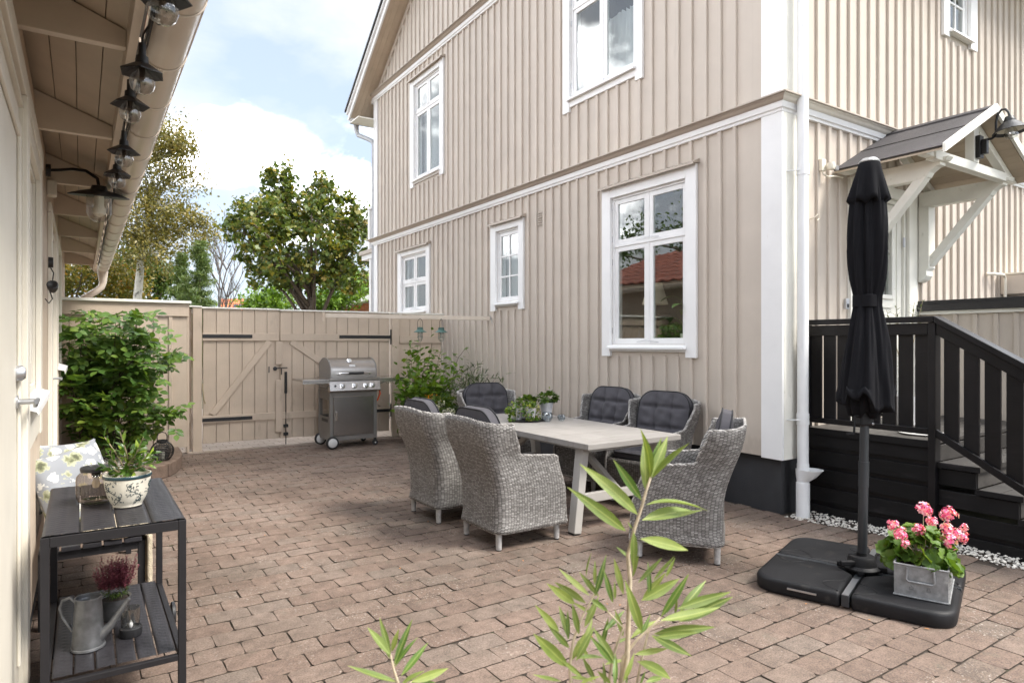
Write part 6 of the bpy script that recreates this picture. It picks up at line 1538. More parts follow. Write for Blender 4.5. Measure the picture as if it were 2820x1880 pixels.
# ================================================================== BENCH, CUSHION, FLEECE
bn = thing('black_bench', 'black slatted bench along the shed wall behind the trolley', 'bench', (.05,4.8,0))
for i in range(5): MB().box((-.185+i*.095,4.16,.405),(-.185+i*.095+.085,5.45,.43)).build('slat', m_trol, bn, bevel=.003)
for x in (-.19,.262):
    for yy in (4.18,5.40): MB().box((x,yy,0),(x+.035,yy+.035,.404)).build('leg', m_trolf, bn, bevel=.002)
for yy in (4.18,5.40): MB().box((-.154,yy,.36),(.261,yy+.03,.40)).build('rail', m_trolf, bn); 
MB().box((-.19,4.216,.365),(-.165,5.39,.40)).box((.27,4.216,.365),(.292,5.39,.40)).build('rail', m_trolf, bn)
def pillow(name, label, c, uv, vv, S_, T_, mat, grp=None):
    c = Vector(c); uv = Vector(uv).normalized(); vv = Vector(vv); vv = (vv-uv*vv.dot(uv)).normalized(); nn = uv.cross(vv); n = 26; F, B = [], []
    for j in range(n+1):
        v = -1+2*j/n; a, b = [], []
        for i in range(n+1):
            u = -1+2*i/n; pin = 1-.10*(1-u*u)*abs(v)**2; pin2 = 1-.10*(1-v*v)*abs(u)**2
            t = T_/2*max(0, (1-u**4)*(1-v**4))**.5
            wob = .010*math.sin(u*5+v*3)+.008*math.sin(v*7-u*2)
            p = c+uv*(u*S_/2*pin2)+vv*(v*S_/2*pin)
            a.append(p+nn*(t+wob*(1-abs(u))*(1-abs(v)))); b.append(p-nn*t)
        F.append(a); B.append(b)
    o = MB().grid(F).grid([r[::-1] for r in B]); me = o.build(name, mat, None, smooth='all'); tag(me, label, 'cushion', grp); return me
pillow('floral_cushion', 'grey cushion with white and olive flowers leaning on the bench by the shed wall', (-.035,4.62,.665), (.78,.61,.16), (-.36,.20,.95), .46, .16, m_floral)
pillow('rear_cushion', 'patterned cushion half hidden behind the floral cushion on the bench', (-.09,5.02,.66), (.8,.5,-.05), (-.1,.25,1), .44, .13, m_floral)
fl = MB(); G = []
for j in range(19):
    row = []
    for i in range(15):
        y = 4.15+.52*i/14; s = j/18*.62
        if s < .30: x, z = .0+s, .437+.01*math.sin(i*1.3+j)
        else: x, z = .302+.012*math.sin(i*.9), .437-(s-.30)*(.95+.1*math.sin(i*1.1))
        row.append((x+.004*rnd.random(), y+.004*rnd.random(), z+.008*rnd.random()))
    G.append(row)
fo = fl.grid(G).build('fleece_throw', m_fur, None, smooth='all', recalc=False); s_ = fo.modifiers.new('solid', 'SOLIDIFY'); s_.thickness = .02; tag(fo, 'cream fleece throw hanging over the front edge of the black bench', 'throw')

# ================================================================== RAISED BED, LANTERN, ROSE
bed = thing('raised_bed', 'low curved bed edged with brown concrete blocks at the fence corner', 'flower bed', (.3,9.0,0))
edge = [(-.15,7.95),(.10,7.98),(.35,8.03),(.58,8.13),(.76,8.30),(.86,8.52),(.93,8.78),(.97,9.05),(.98,9.30),(.98,9.55)]
def rs(pts, step):
    out = [Vector((*pts[0],0))]; acc = 0
    for a, b in zip(pts, pts[1:]):
        a = Vector((*a,0)); b = Vector((*b,0)); n = max(1, int(round((b-a).length/step))); out += [a.lerp(b, (i+1)/n) for i in range(n)]
    return out
ep = rs(edge, .25)
for a, b in zip(ep, ep[1:]):
    d = (b-a).normalized(); MB().bar(a+d*.004+Vector((0,0,.075)), b-d*.004+Vector((0,0,.075)), .15, .15).build('edging_block', m_stone, bed, bevel=.010)
MB().prism([(-.2,9.78)]+[(p[0]-.03, p[1]+.05) for p in edge]+[(.98,9.78)], lambda p, t: (p[0], p[1], t), -.01, .10).build('soil', m_soil, bed)
gv = MB()
for i in range(900):
    x, y = rnd.uniform(-.1,.85), rnd.uniform(8.2,9.6); r_ = rnd.uniform(.006,.014)
    if x > .45+(y-8.1)*.9: continue
    gv.obox((x, y, .103), (r_*2, r_*1.4, r_), Matrix.Rotation(rnd.uniform(0,6), 3, 'Z'))
gv.build('bed_gravel', m_pebble, bed, kind='stuff', recalc=False)
ln = thing('wicker_lantern', 'round black wicker lantern with hoop handle on the bed edging', 'lantern', (.79,8.45,.15))
LC = Vector((.775,8.52,.152))
wl = MB()
for k in range(13):
    z = .012+.205*k/12; r_ = .118*math.sqrt(max(.02, 1-((z-.105)/.120)**2)); wl.tube([(LC.x+r_*math.cos(q), LC.y+r_*math.sin(q), LC.z+z) for q in [2*math.pi*i/30 for i in range(30)]], .0042, 5, closed=True)
wl.build('hoops', m_wicklan, ln, smooth='all')
wl = MB()
for k in range(18):
    a = 2*math.pi*k/18; wl.tube([(LC.x+.122*math.sqrt(max(.02, 1-((z-.105)/.120)**2))*math.cos(a), LC.y+.122*math.sqrt(max(.02, 1-((z-.105)/.120)**2))*math.sin(a), LC.z+z) for z in [.004+.215*i/14 for i in range(15)]], .003, 4)
wl.build('ribs', m_wicklan, ln)
MB().lathe([(.055,.205),(.058,.215),(.058,.232),(.050,.235),(.050,.21)], 24, LC, cap=False).build('collar', m_wicklan, ln, smooth=True)
MB().tube([LC+Vector((.050,0,.225)), LC+Vector((.050,0,.28)), LC+Vector((.035,0,.312)), LC+Vector((0,0,.325)), LC+Vector((-.035,0,.312)), LC+Vector((-.050,0,.28)), LC+Vector((-.050,0,.225))], .0055, 6).build('handle', m_wicklan, ln, smooth=True)
MB().lathe([(0,.01),(.045,.01),(.045,.15),(0,.15)], 20, LC).build('candle_glass', m_crystal, ln, smooth=True); MB().lathe([(0,.012),(.03,.012),(.03,.09),(0,.09)], 16, LC).build('candle', m_candle, ln)
# rose
rs_ = thing('climbing_rose', 'dense green rose bush climbing the fence in the corner bed', 'rose bush', (.35,9.3,.1))
def sprig_mesh(mat, seed, nl=5, L_=1.0):
    r = random.Random(seed); mb = MB(); mb.tube([(0,0,0),(.35,0,.03),(.7,0,0)], .008, 3)
    for i in range(nl):
        if i == nl-1: p, d = (.66,0,0), (1,0,-.1)
        else:
            k = i//2; s = 1 if i % 2 else -1; p = (.22+.26*k,0,.01); d = (.55, s*1.0, r.uniform(-.1,.2))
        mb.leaf(p, d, (r.uniform(-.2,.2), r.uniform(-.2,.2), 1), .42*L_, .27, .12, .18, 4)
    me = bpy.data.meshes.new('leaf_spray'); me.from_pydata(mb.v, [], mb.f); me.materials.append(mat); me.polygons.foreach_set('use_smooth', [True]*len(me.polygons)); return me
RSM = [sprig_mesh(l_rose, i) for i in range(5)]
rr = random.Random(31); can = MB(); sprays = []
root_ = [Vector((.02+.15*i, 9.35-.10*(i % 2), .09)) for i in range(4)]
ends = [(190,870),(250,850),(320,860),(380,855),(410,905),(440,930),(470,960),(440,1000),(420,1040),(400,1100),(380,1150),(200,900),(200,980),(190,1060),(185,1130),(240,1180),(290,1200),(350,1180),(260,930),(320,950),(370,970),(290,1000),(350,1040),(240,1050),(300,1090),(350,1110),(220,1110),(270,1140),(395,960),(300,900),(495,1140),(455,1130),(230,900),(260,990),(330,1010),(200,1020),(400,1010),(280,880),(345,905)]
for i, (u, v) in enumerate(ends):
    dp_ = rr.uniform(7.35,8.1); 
    if u > 440 and v > 1100: dp_ = 7.75
    tip = pix(u, v, dp_); b = root_[i % 4]; mid_ = b.lerp(tip, .55)+Vector((rr.uniform(-.08,.08), rr.uniform(-.10,.05), .12))
    pts = [b, b.lerp(mid_, .5)+Vector((0,0,.05)), mid_, mid_.lerp(tip, .55)+Vector((0,0,.03)), tip]; can.tube(pts, [.009,.007,.005,.004,.002], 5)
    for k in range(16):
        t = rr.uniform(.30,1)**.7; n_ = t*4; a = int(min(3, n_)); p = pts[a].lerp(pts[a+1], n_-a); p = p+Vector((rr.gauss(0,.05), rr.gauss(0,.045), rr.gauss(0,.05)))
        sprays.append(p)
for i in range(200):   # fill the volume of the bush
    u = rr.uniform(168,430); v = rr.uniform(865,1215)
    if u > 400 and v < 890: continue
    if u > 385 and v > 1080: continue
    if v > 1100 and rr.random() < .45: continue
    if 1040 < v and 230 < u < 400 and rr.random() < .35: continue
    sprays.append(pix(u, v, rr.uniform(7.5,8.15)))
sprays = [p for p in sprays if p.x > -.20 and p.y < 9.72 and p.z > .15]
sprays.sort(key=lambda p: p.x*.55+p.y*.835)
restm = MB()
for i, p in enumerate(sprays):
    d = Vector((rr.uniform(-1,1), rr.uniform(-1.3,.3), rr.uniform(-.5,.5))); s_ = rr.uniform(.17,.27); e = aim(None, d, Vector((rr.uniform(-.35,.35), rr.uniform(-.9,-.1), 1)))
    if i < 290: inst('leaf_spray', RSM[i % 5], rs_, p, e, (s_,)*3)
    else:
        M4 = Matrix.Translation(p)@e.to_matrix().to_4x4()@Matrix.Scale(s_, 4); me = RSM[i % 5]
        restm.add([M4@v.co for v in me.vertices], [tuple(f.vertices) for f in me.polygons])
restm.build('foliage', l_rose, rs_, kind='stuff', recalc=False)
can.build('canes', m_twig, rs_)

# ================================================================== SHRUBS BY THE HOUSE
def shrub(name, label, base, tips, mat, leaf, wf, nleaf, thick=.006, cat='shrub', spread=.06, seed=1, kindl='foliage', upw=.6):
    t = thing(name, label, cat, base); r = random.Random(seed); st, lf_ = MB(), MB()
    for tp in tips:
        b = Vector(base)+Vector((r.uniform(-.08,.08), r.uniform(-.08,.08), 0)); tip = Vector(tp); mid_ = b.lerp(tip, .55)+Vector((0,0,.10)); pts = [b, b.lerp(mid_, .5), mid_, tip]; st.tube(pts, [thick, thick*.8, thick*.6, thick*.3], 5)
        for k in range(nleaf):
            q = .28+.72*r.random()**1.5; n_ = q*3; a = int(min(2, n_)); p = pts[a].lerp(pts[a+1], n_-a)+Vector((r.gauss(0,spread), r.gauss(0,spread), r.gauss(0,spread)))
            d = (tip-mid_).normalized()*.4+Vector((r.uniform(-1,1), r.uniform(-1,1), r.uniform(-.3,.7))); l = leaf*r.uniform(.6,1.2)
            lf_.leaf(p, d, Vector((r.uniform(-.4,.4), r.uniform(-.4,.4), upw)), l, l*wf, .25, .2, 4)
    st.build('stems', m_twig, t); lf_.build(kindl, mat, t, recalc=False); return t
tips1 = [pix(u, v, d) for u, v, d in [(1130,965,9.8),(1150,950,9.9),(1170,985,9.9),(1190,945,10),(1215,960,9.9),(1110,1070,9.5),(1260,1030,9.5),(1240,1080,9.4),(1125,1080,9.5),(1200,1060,9.4),(1170,1090,9.3),(1270,1010,9.5),(1120,1010,9.6),(1140,1040,9.5),(1170,1000,9.6),(1200,1020,9.6),(1230,1010,9.7),(1150,1080,9.4),(1190,1075,9.4),(1225,1060,9.5),(1250,1050,9.5),(1115,1050,9.6),(1180,1040,9.4),(1210,1090,9.4),(1160,1110,9.4)]]
shrub('lime_shrub', 'bright green leafy shrub with tall thin shoots under the hanging lanterns', (4.25,9.05,0), tips1, l_lime, .105, .62, 95, seed=4, spread=.085)
lo = thing('wall_shoot', 'single leafy bare twig rising against the siding right of the lanterns', 'twig', (4.75,8.9,.2))
tw = MB().tube([(4.72,9.0,.3), pix(1250,1020,10.1), pix(1262,985,10.1), pix(1285,955,10.1)], [.006,.005,.004,.003], 5).tube([pix(1262,985,10.1), pix(1248,978,10.0)], .003, 4); tw.build('stem', m_twig, lo)
lw = MB()
for u, v in ((1285,955),(1280,958),(1248,978),(1256,980),(1268,984),(1275,982),(1290,957),(1252,975)): lw.leaf(pix(u, v, 10.05), (rnd.uniform(-1,1), .2, rnd.uniform(-.2,.6)), (0,-.4,1), .085, .045, .2)
lw.build('foliage', l_lime, lo)
tips2 = [pix(u, v, d) for u, v, d in [(1270,1015,9.3),(1290,1010,9.3),(1310,1005,9.3),(1325,1015,9.2),(1290,1040,9.0),(1320,1035,9.0),(1345,1035,8.9),(1365,1040,8.9),(1385,1038,8.8),(1260,1060,9.1),(1290,1080,8.9),(1300,1025,9.2),(1280,1110,8.9),(1330,1060,8.9),(1240,1090,9.0),(1230,1120,8.9),(1270,1130,8.8)]]
shrub('grey_oleander', 'narrow-leaved grey green bush between the lime shrub and the far armchair', (4.62,8.3,0), tips2, l_grey, .12, .16, 110, seed=6, spread=.06)
wf_ = thing('white_geranium', 'white flowering geranium low behind the first armchair', 'geranium', (4.1,8.1,0))
leafcloud([(pix(1215,1120,8.9),(.20,.16,.16)), (pix(1240,1150,8.9),(.2,.2,.14))], 420, .065, l_green, 'foliage', wf_, seed=12, wf=.9)
wm = MB()
for u, v, r_ in ((1216,1109,.055),(1205,1120,.03),(1238,1128,.035),(1247,1133,.04),(1224,1134,.03),(1340,1083,.04)):
    c = pix(u, v, 8.75)
    for k in range(40):
        d = Vector((rnd.gauss(0,1), rnd.gauss(0,1), rnd.gauss(0,.6))).normalized(); wm.leaf(c+d*r_*.6, (d+Vector((rnd.uniform(-.5,.5),)*3)).normalized(), d.orthogonal(), .022, .02, .1, .1, 3)
wm.build('flowers', l_white, wf_, recalc=False)
om = thing('orange_flowers', 'small orange and yellow flowers behind the first armchair', 'flowers', (4.0,8.5,0))
leafcloud([(pix(1195,1100,9.1),(.18,.1,.07)), (pix(1185,1108,9.1),(.12,.1,.06))], 110, .026, l_oranf, 'petals', om, seed=14, wf=.8); leafcloud([(pix(1195,1120,9.15),(.2,.15,.12))], 200, .05, l_green, 'foliage', om, seed=15)
MB().lathe([(.0,0),(.16,0),(.20,.30),(.21,.31),(.19,.31)], 24, (4.62,8.3,0)).build('plant_pot', m_basepl, None).name = 'plant_pot'
tag(bpy.data.objects['plant_pot'], 'dark round pot holding the grey green bush by the house wall', 'pot')
# ================================================================== TREES
def leaf_cards(C, sizes, rng, shape='rhomb', droop=0.0):
    N = len(C)
    if shape == 'rhomb': S = np.array([(0,-.5,0),(.28,0,.05),(0,.55,0),(-.28,0,.05)])
    elif shape == 'maple': S = np.array([(0,-.5,0),(.28,-.32,.04),(.52,-.02,.10),(.24,.10,.02),(.20,.42,.06),(0,.55,0),(-.20,.42,.06),(-.24,.10,.02),(-.52,-.02,.10),(-.28,-.32,.04)])
    else: S = np.array([(0,-.5,0),(.06,0,.0),(0,.5,0),(-.06,0,0)])
    nrm = rng.normal(size=(N,3)); nrm[:,2] = np.abs(nrm[:,2])*.9+.15; nrm /= np.linalg.norm(nrm, axis=1)[:,None]
    t = rng.normal(size=(N,3)); t[:,2] -= droop; t -= nrm*(t*nrm).sum(1)[:,None]; t /= np.linalg.norm(t, axis=1)[:,None]
    b = np.cross(nrm, t); k = len(S)
    V = C[:,None,:]+sizes[:,None,None]*(S[None,:,0,None]*b[:,None,:]+S[None,:,1,None]*t[:,None,:]+S[None,:,2,None]*nrm[:,None,:])
    me = bpy.data.meshes.new('crown'); me.vertices.add(N*k); me.vertices.foreach_set('co', V.reshape(-1)); me.loops.add(N*k); me.loops.foreach_set('vertex_index', np.arange(N*k, dtype=np.int32))
    me.polygons.add(N); me.polygons.foreach_set('loop_start', np.arange(0, N*k, k, dtype=np.int32)); me.polygons.foreach_set('loop_total', np.full(N, k, dtype=np.int32)); me.update(calc_edges=True); return me
def tree(name, label, base, trunk_h, trunk_r, blobs, nleaf, size, mat, bark, shape='rhomb', seed=1, limbs=10, sub=5, droop=0, cat='tree', crown_name='crown', clump=.22, lean=(0,0), nclump=90):
    """blobs: (centre, radii, weight) ellipsoids that the limbs reach into"""
    t = thing(name, label, cat, base); rng = np.random.default_rng(seed); r = random.Random(seed); B = Vector(base)
    top = B+Vector((lean[0], lean[1], trunk_h)); tk = MB(); tk.tube([B, B.lerp(top, .3)+Vector((.04,.0,0)), B.lerp(top, .65)-Vector((.05,0,0)), top], [trunk_r*1.15, trunk_r, trunk_r*.8, trunk_r*.45], 12)
    tot = sum(b[2] for b in blobs); clumps = []
    for c, rad, w in blobs:
        for k in range(max(1, int(nclump*w/tot))):
            d = Vector((r.gauss(0,1), r.gauss(0,1), r.gauss(0,1))).normalized()*(r.uniform(.25,1)**.45); clumps.append(Vector((c[0]+d.x*rad[0], c[1]+d.y*rad[1], c[2]+d.z*rad[2])))
    r.shuffle(clumps); hubs = []
    for i, c in enumerate(clumps):
        if i < limbs:
            st = B.lerp(top, r.uniform(.55, 1)); mid_ = st.lerp(c, .5)+Vector((r.uniform(-.1,.1), r.uniform(-.1,.1), .12*(c-st).length)); tk.tube([st, mid_, c], [trunk_r*.30, trunk_r*.20, trunk_r*.08], 7); hubs += [mid_, c, st.lerp(mid_, .6)]
        elif i < limbs*sub:
            h = min(hubs, key=lambda q: (q-c).length); m2 = h.lerp(c, .5)+Vector((r.uniform(-.08,.08),)*3); tk.tube([h, m2, c], [trunk_r*.12, trunk_r*.08, trunk_r*.03], 5); hubs.append(m2)
    tk.build('trunk', bark, t, smooth='all')
    ca = np.array([tuple(c) for c in clumps]); idx = rng.integers(0, len(ca), nleaf); sc_ = rng.uniform(.6, 1.35, len(ca))*clump
    P = ca[idx]+rng.normal(size=(nleaf,3))*sc_[idx][:,None]*np.array([1,1,.75])
    P = P[P[:,2] > .4]
    me = leaf_cards(P, size*rng.uniform(.6,1.3,len(P)), rng, shape, droop); mk(crown_name, me, mat, t); return t
def at(u, v, d): return tuple(pix(u, v, d))
def bl(u, v, d, ru, rv, w=1, rd=None):
    f = d/1800; return (at(u, v, d), (ru*f, (rd or ru)*f, rv*f), w)
D = 19.0; b = pix(862, 1000, D); 
tree('maple_tree', 'round pollarded maple with green and yellowing leaves behind the gate', (b.x, b.y, 0), 2.9, .19, [bl(830,660,D,180,120,5), bl(730,610,D,100,85,1.7), bl(915,610,D,105,80,1.7), bl(820,580,D,80,50,1.0), bl(850,740,D,150,60,1.6), bl(760,700,D,110,80,1.4), bl(965,700,D,70,90,1.2), bl(740,525,D,12,65,.5), bl(787,515,D,12,65,.6), bl(880,530,D,40,45,.7), bl(660,640,D,40,50,.35), bl(990,640,D,25,50,.22), bl(700,785,D,25,14,.10), bl(800,775,D,60,25,.4), bl(930,780,D,60,28,.4)], 13500, .122, l_maple, m_bark, 'maple', 3, 16, 8, .6, clump=.115, nclump=460)
D = 30.0; b = pix(350, 1000, D)
tree('birch_tree', 'tall yellowing birch with white trunk behind the shed roof', (b.x, b.y, 0), 9.0, .19, [bl(440,390,D,75,45,1.2), bl(510,460,D,45,90,.8), bl(400,470,D,75,80,1.6), bl(380,600,D,110,75,2), bl(470,600,D,70,60,1), bl(540,640,D,40,60,.7), bl(340,680,D,100,60,1), bl(440,700,D,80,60,.9), bl(250,560,D,90,80,.8), bl(480,380,D,55,40,.5)], 23000, .145, l_birch, m_birch, 'rhomb', 5, 18, 8, 1.2, clump=.36, lean=(1.0,0), nclump=330)
D = 33.0; b = pix(190, 1000, D)
tree('autumn_tree', 'low broad tree turning yellow and orange seen under the shed eaves', (b.x, b.y, 0), 3.2, .25, [bl(230,770,D,110,60,2), bl(330,780,D,60,70,1), bl(150,760,D,60,60,1)], 9000, .19, l_yellowgreen, m_bark, 'rhomb', 8, 8, 5, .4, clump=.40, nclump=80)
D = 36.0; b = pix(420, 1000, D)
tree('green_tree', 'dense green broadleaf tree between birch trunk and larch', (b.x, b.y, 0), 3.6, .25, [bl(400,780,D,60,85,2), bl(370,730,D,35,50,.7), bl(430,760,D,30,50,.6)], 8000, .20, l_green, m_bark, 'rhomb', 9, 8, 5, .4, clump=.36, nclump=70)
def conifer(name, label, u, dist, vtop, wpx, mat, seed, cat='tree'):
    b = pix(u, 1000, dist); H_ = pix(u, vtop, dist).z; f = dist/1800; t = thing(name, label, cat, (b.x, b.y, 0)); r = random.Random(seed); rng = np.random.default_rng(seed); tk = MB(); tk.tube([(b.x,b.y,0),(b.x,b.y,H_*.6),(b.x+.05,b.y,H_)], [.14,.08,.015], 8); C = []
    for k in range(90):
        z = H_*(.12+.87*(k/90)**.9); L_ = wpx*f*(1.03-z/H_)**.75*r.uniform(.65,1.15); a = r.uniform(0, 6.283); e = Vector((b.x+L_*math.cos(a), b.y+L_*math.sin(a), z-.10*L_+.25*L_*(z/H_))); s0 = Vector((b.x, b.y, z)); tk.tube([s0, s0.lerp(e, .5)-Vector((0,0,.06*L_)), e], [.022,.014,.005], 4)
        for q in range(int(110*L_+40)):
            tt = r.random(); p = s0.lerp(e, tt); C.append((p.x+r.gauss(0,.07), p.y+r.gauss(0,.07), p.z-abs(r.gauss(0,.13))-.02))
            C.append((p.x+r.gauss(0,.12), p.y+r.gauss(0,.12), p.z-abs(r.gauss(0,.08))))
    tk.build('trunk', m_bark, t); C = np.array(C); mk('crown', leaf_cards(C, .22*rng.uniform(.6,1.3,len(C)), rng, 'needle', 1.0), mat, t)
conifer('larch_tree', 'feathery green larch standing right of the birch, in front of the bare tree', 548, 27, 655, 100, l_larch, 4)
conifer('small_larch', 'narrower larch tip rising left of the feathery larch', 500, 29, 690, 60, l_larch, 6)
# bare tree
D = 34; b = pix(600, 1000, D); dt = thing('bare_tree', 'leafless grey tree between the larch and the maple', 'tree', (b.x, b.y, 0)); dm = MB(); rd = random.Random(2)
def br(p, d, l, r_, lv):
    pts = [p]; q = Vector(p); dd = Vector(d)
    for i in range(4): dd = (dd+Vector((rd.uniform(-.18,.18), rd.uniform(-.18,.18), rd.uniform(-.02,.12)))).normalized(); q = q+dd*l/4; pts.append(q.copy())
    dm.tube(pts, [r_, r_*.85, r_*.7, r_*.55, r_*.35], 5)
    if lv > 0:
        for k in range(5): 
            s = pts[rd.randint(1, 4)]; br(s, (dd+Vector((rd.uniform(-.8,.8), rd.uniform(-.8,.8), rd.uniform(-.1,.4)))).normalized(), l*.5, r_*.5, lv-1)
for uu, vv in ((585,600),(610,640),(630,600)): 
    e = pix(uu, vv, D); br(Vector((b.x,b.y,1.0)), (e-Vector((b.x,b.y,1.0))).normalized(), (e-Vector((b.x,b.y,1.0))).length*.62, .075, 3)
dm.tube([(b.x,b.y,0),(b.x,b.y,1.2)], [.16,.14], 8); dm.build('trunk', m_deadw, dt)
for nm, lb_, u, D, blo, n_, mt, sd_ in (
  ('leafy_bush', 'light green bush behind the gate below the maple crown, left of the trunk', 770, 24, [(770,830,65,35),(720,840,35,20)], 3000, l_lime, 21),
  ('hedge_bush', 'light green bush behind the gate right of the maple trunk', 940, 25, [(930,800,60,50),(900,830,60,30)], 3800, l_lime, 22),
  ('corner_bush', 'small yellow green tree crown beside the far corner of the house', 1005, 30, [(1005,780,45,35),(985,800,35,30)], 2600, l_birch, 23)):
    b = pix(u, 1000, D); tree(nm, lb_, (b.x, b.y, 0), 1.2, .08, [bl(q[0], q[1], D, q[2], q[3], 1) for q in blo], n_, .16, mt, m_bark, 'rhomb', sd_, 6, 4, .3, cat='bush', clump=.26, nclump=40)
# trees and hedge on the far side of the shed: they show only in the window panes
tree('copper_tree', 'dark copper-leaved tree reflected in the window panes', (-9.5, 9.5, 0), 3.0, .25, [((-9.5,9.5,5.6),(2.3,2.6,2.3),2), ((-10,12.5,4.6),(1.6,2.0,1.8),1)], 7000, .17, leafmat('copper_leaf', [(.2,(.03,.012,.014)),(.8,(.075,.028,.03))]), m_bark, 'maple', 31, 9, 5, .4, clump=.30, nclump=90)
tree('neighbour_tree', 'green garden tree reflected in the window panes', (-12, 17, 0), 3.4, .25, [((-12,17,6.2),(2.6,3.0,3.0),2), ((-11,21,4.6),(2.2,2.6,2.4),1)], 8000, .18, l_green, m_bark, 'rhomb', 32, 9, 5, .4, clump=.34, nclump=90)

# ================================================================== FAR HOUSES
def tiled_roof(par, c0, ux, uz, nx_, nz2, mat):
    tl = MB(); c0, ux, uz = Vector(c0), Vector(ux), Vector(uz); n = ux.cross(uz).normalized()
    for j in range(nz2):
        for i in range(nx_):
            a = c0+ux*(i/nx_)+uz*(j/nz2); w_, h_ = ux/nx_, uz/nz2
            tl.add([a+w_*.04+n*.05, a+w_*.5+n*.09, a+w_*.96+n*.05, a+w_*.96+h_*1.1+n*.01, a+w_*.5+h_*1.1+n*.05, a+w_*.04+h_*1.1+n*.01], [(0,1,4,5),(1,2,3,4)])
    tl.build('roof_tile_field', mat, par, recalc=False, kind='stuff')
D = 62; a0, a1 = pix(601, 865, D), pix(690, 865, D); hh = thing('orange_roofed_house', 'far house with orange tiled roof and black solar panels behind the gate', 'house', ((a0.x+a1.x)/2, (a0.y+a1.y)/2, 0))
r0, r1, t0, t1 = pix(602,868,D), pix(692,868,D), pix(609,824,D+3), pix(677,825,D+3)
bk = Vector((.55,.835,0)).normalized()
MB().add([r0,r1,t1,t0,r0-Vector((0,0,.08)),r1-Vector((0,0,.08)),t1-Vector((0,0,.08)),t0-Vector((0,0,.08))], [(0,1,2,3),(4,5,6,7),(0,1,5,4),(1,2,6,5),(2,3,7,6),(3,0,4,7)]).build('roof', m_ortile, hh)
tiled_roof(hh, r0, r1-r0, (t0-r0), 15, 6, m_ortile)
MB().bar(t0, t1, .12, .10).build('ridge', m_ortile, hh)
w0, w1 = r0+bk*.4, r1+bk*.4; MB().add([Vector((w0.x,w0.y,0)),Vector((w1.x,w1.y,0)),Vector((w1.x,w1.y,w1.z)),Vector((w0.x,w0.y,w0.z))]+[Vector((p.x,p.y,z))+bk*6 for p, z in ((w0,0),(w1,0),(w1,w1.z),(w0,w0.z))], [(0,1,2,3),(4,5,6,7),(0,1,5,4),(1,2,6,5),(2,3,7,6),(3,0,4,7)]).build('wall', m_brick, hh)
for k in range(2):
    s0, s1 = pix(643+k*14, 846, D-.1), pix(655+k*14, 846, D-.1); dz = (t0-r0).normalized(); MB().add([s0, s1, s1+dz*.55, s0+dz*.55]+[q-Vector((.03,.05,-.04)) for q in (s0, s1, s1+dz*.55, s0+dz*.55)], [(0,1,2,3),(4,5,6,7),(0,1,5,4),(1,2,6,5),(2,3,7,6),(3,0,4,7)]).build('solar_panel', m_solar, hh)
D = 70; c0 = pix(725, 850, D); gh = thing('grey_house', 'tiny dark grey flat roof beyond the middle of the gate', 'house', (c0.x, c0.y, 0)); MB().box((c0.x-.45,c0.y-.3,0),(c0.x+.45,c0.y+3,pix(725,842,D).z)).build('wall', m_found, gh); MB().box((c0.x-.55,c0.y-.4,pix(725,842,D).z+.01),(c0.x+.55,c0.y+3.1,pix(725,838,D).z)).build('roof', m_darkroof, gh)
D = 27; q0, q1 = pix(925, 862, D), pix(1075, 862, D); bh = thing('brick_annex', 'low orange brick building with white sloping roof edge beside the house corner', 'building', ((q0.x+q1.x)/2, (q0.y+q1.y)/2, 0))
zl, zr_ = pix(925,853,D).z, pix(1075,806,D).z; dv_ = (q1-q0); bkk = Vector((.5,.86,0))
nb_ = 26
for j in range(nb_):
    for i in range(1): pass
bw_ = MB()
L_ = dv_.length; ud = dv_.normalized()
MB().add([Vector((q0.x,q0.y,0)),Vector((q1.x,q1.y,0)),Vector((q1.x,q1.y,zr_)),Vector((q0.x,q0.y,zl))]+[Vector((p.x,p.y,z))+bkk*5 for p, z in ((q0,0),(q1,0),(q1,zr_),(q0,zl))], [(0,1,2,3),(4,5,6,7),(0,1,5,4),(1,2,6,5),(2,3,7,6),(3,0,4,7)]).build('wall', m_mortar, bh)
for j in range(40):
    z = .03+j*.078
    for i in range(int(L_/.25)+1):
        s = i*.25+(j % 2)*.125
        if s+.24 > L_: continue
        if z+.07 > zl+(zr_-zl)*s/L_-.02: continue
        if z < 1.9: continue
        bw_.obox(Vector((q0.x,q0.y,z+.035))+ud*(s+.12)-Vector((.0,.0,0))-bkk*.008, (.235,.03,.066), Matrix.Rotation(math.atan2(ud.y, ud.x), 3, 'Z'))
bw_.build('brick_course', m_brick, bh, kind='stuff', recalc=False)
MB().bar(Vector((q0.x,q0.y,zl+.03))-ud*.3-bkk*.15, Vector((q1.x,q1.y,zr_+.03))-bkk*.15, .35, .19).build('roof_edge', m_trim, bh)
MB().bar(Vector((q0.x,q0.y,zl+.03))-ud*.3+bkk*2.6, Vector((q1.x,q1.y,zr_+.03))+bkk*2.6, 5.0, .06).build('roof', m_darkroof, bh)

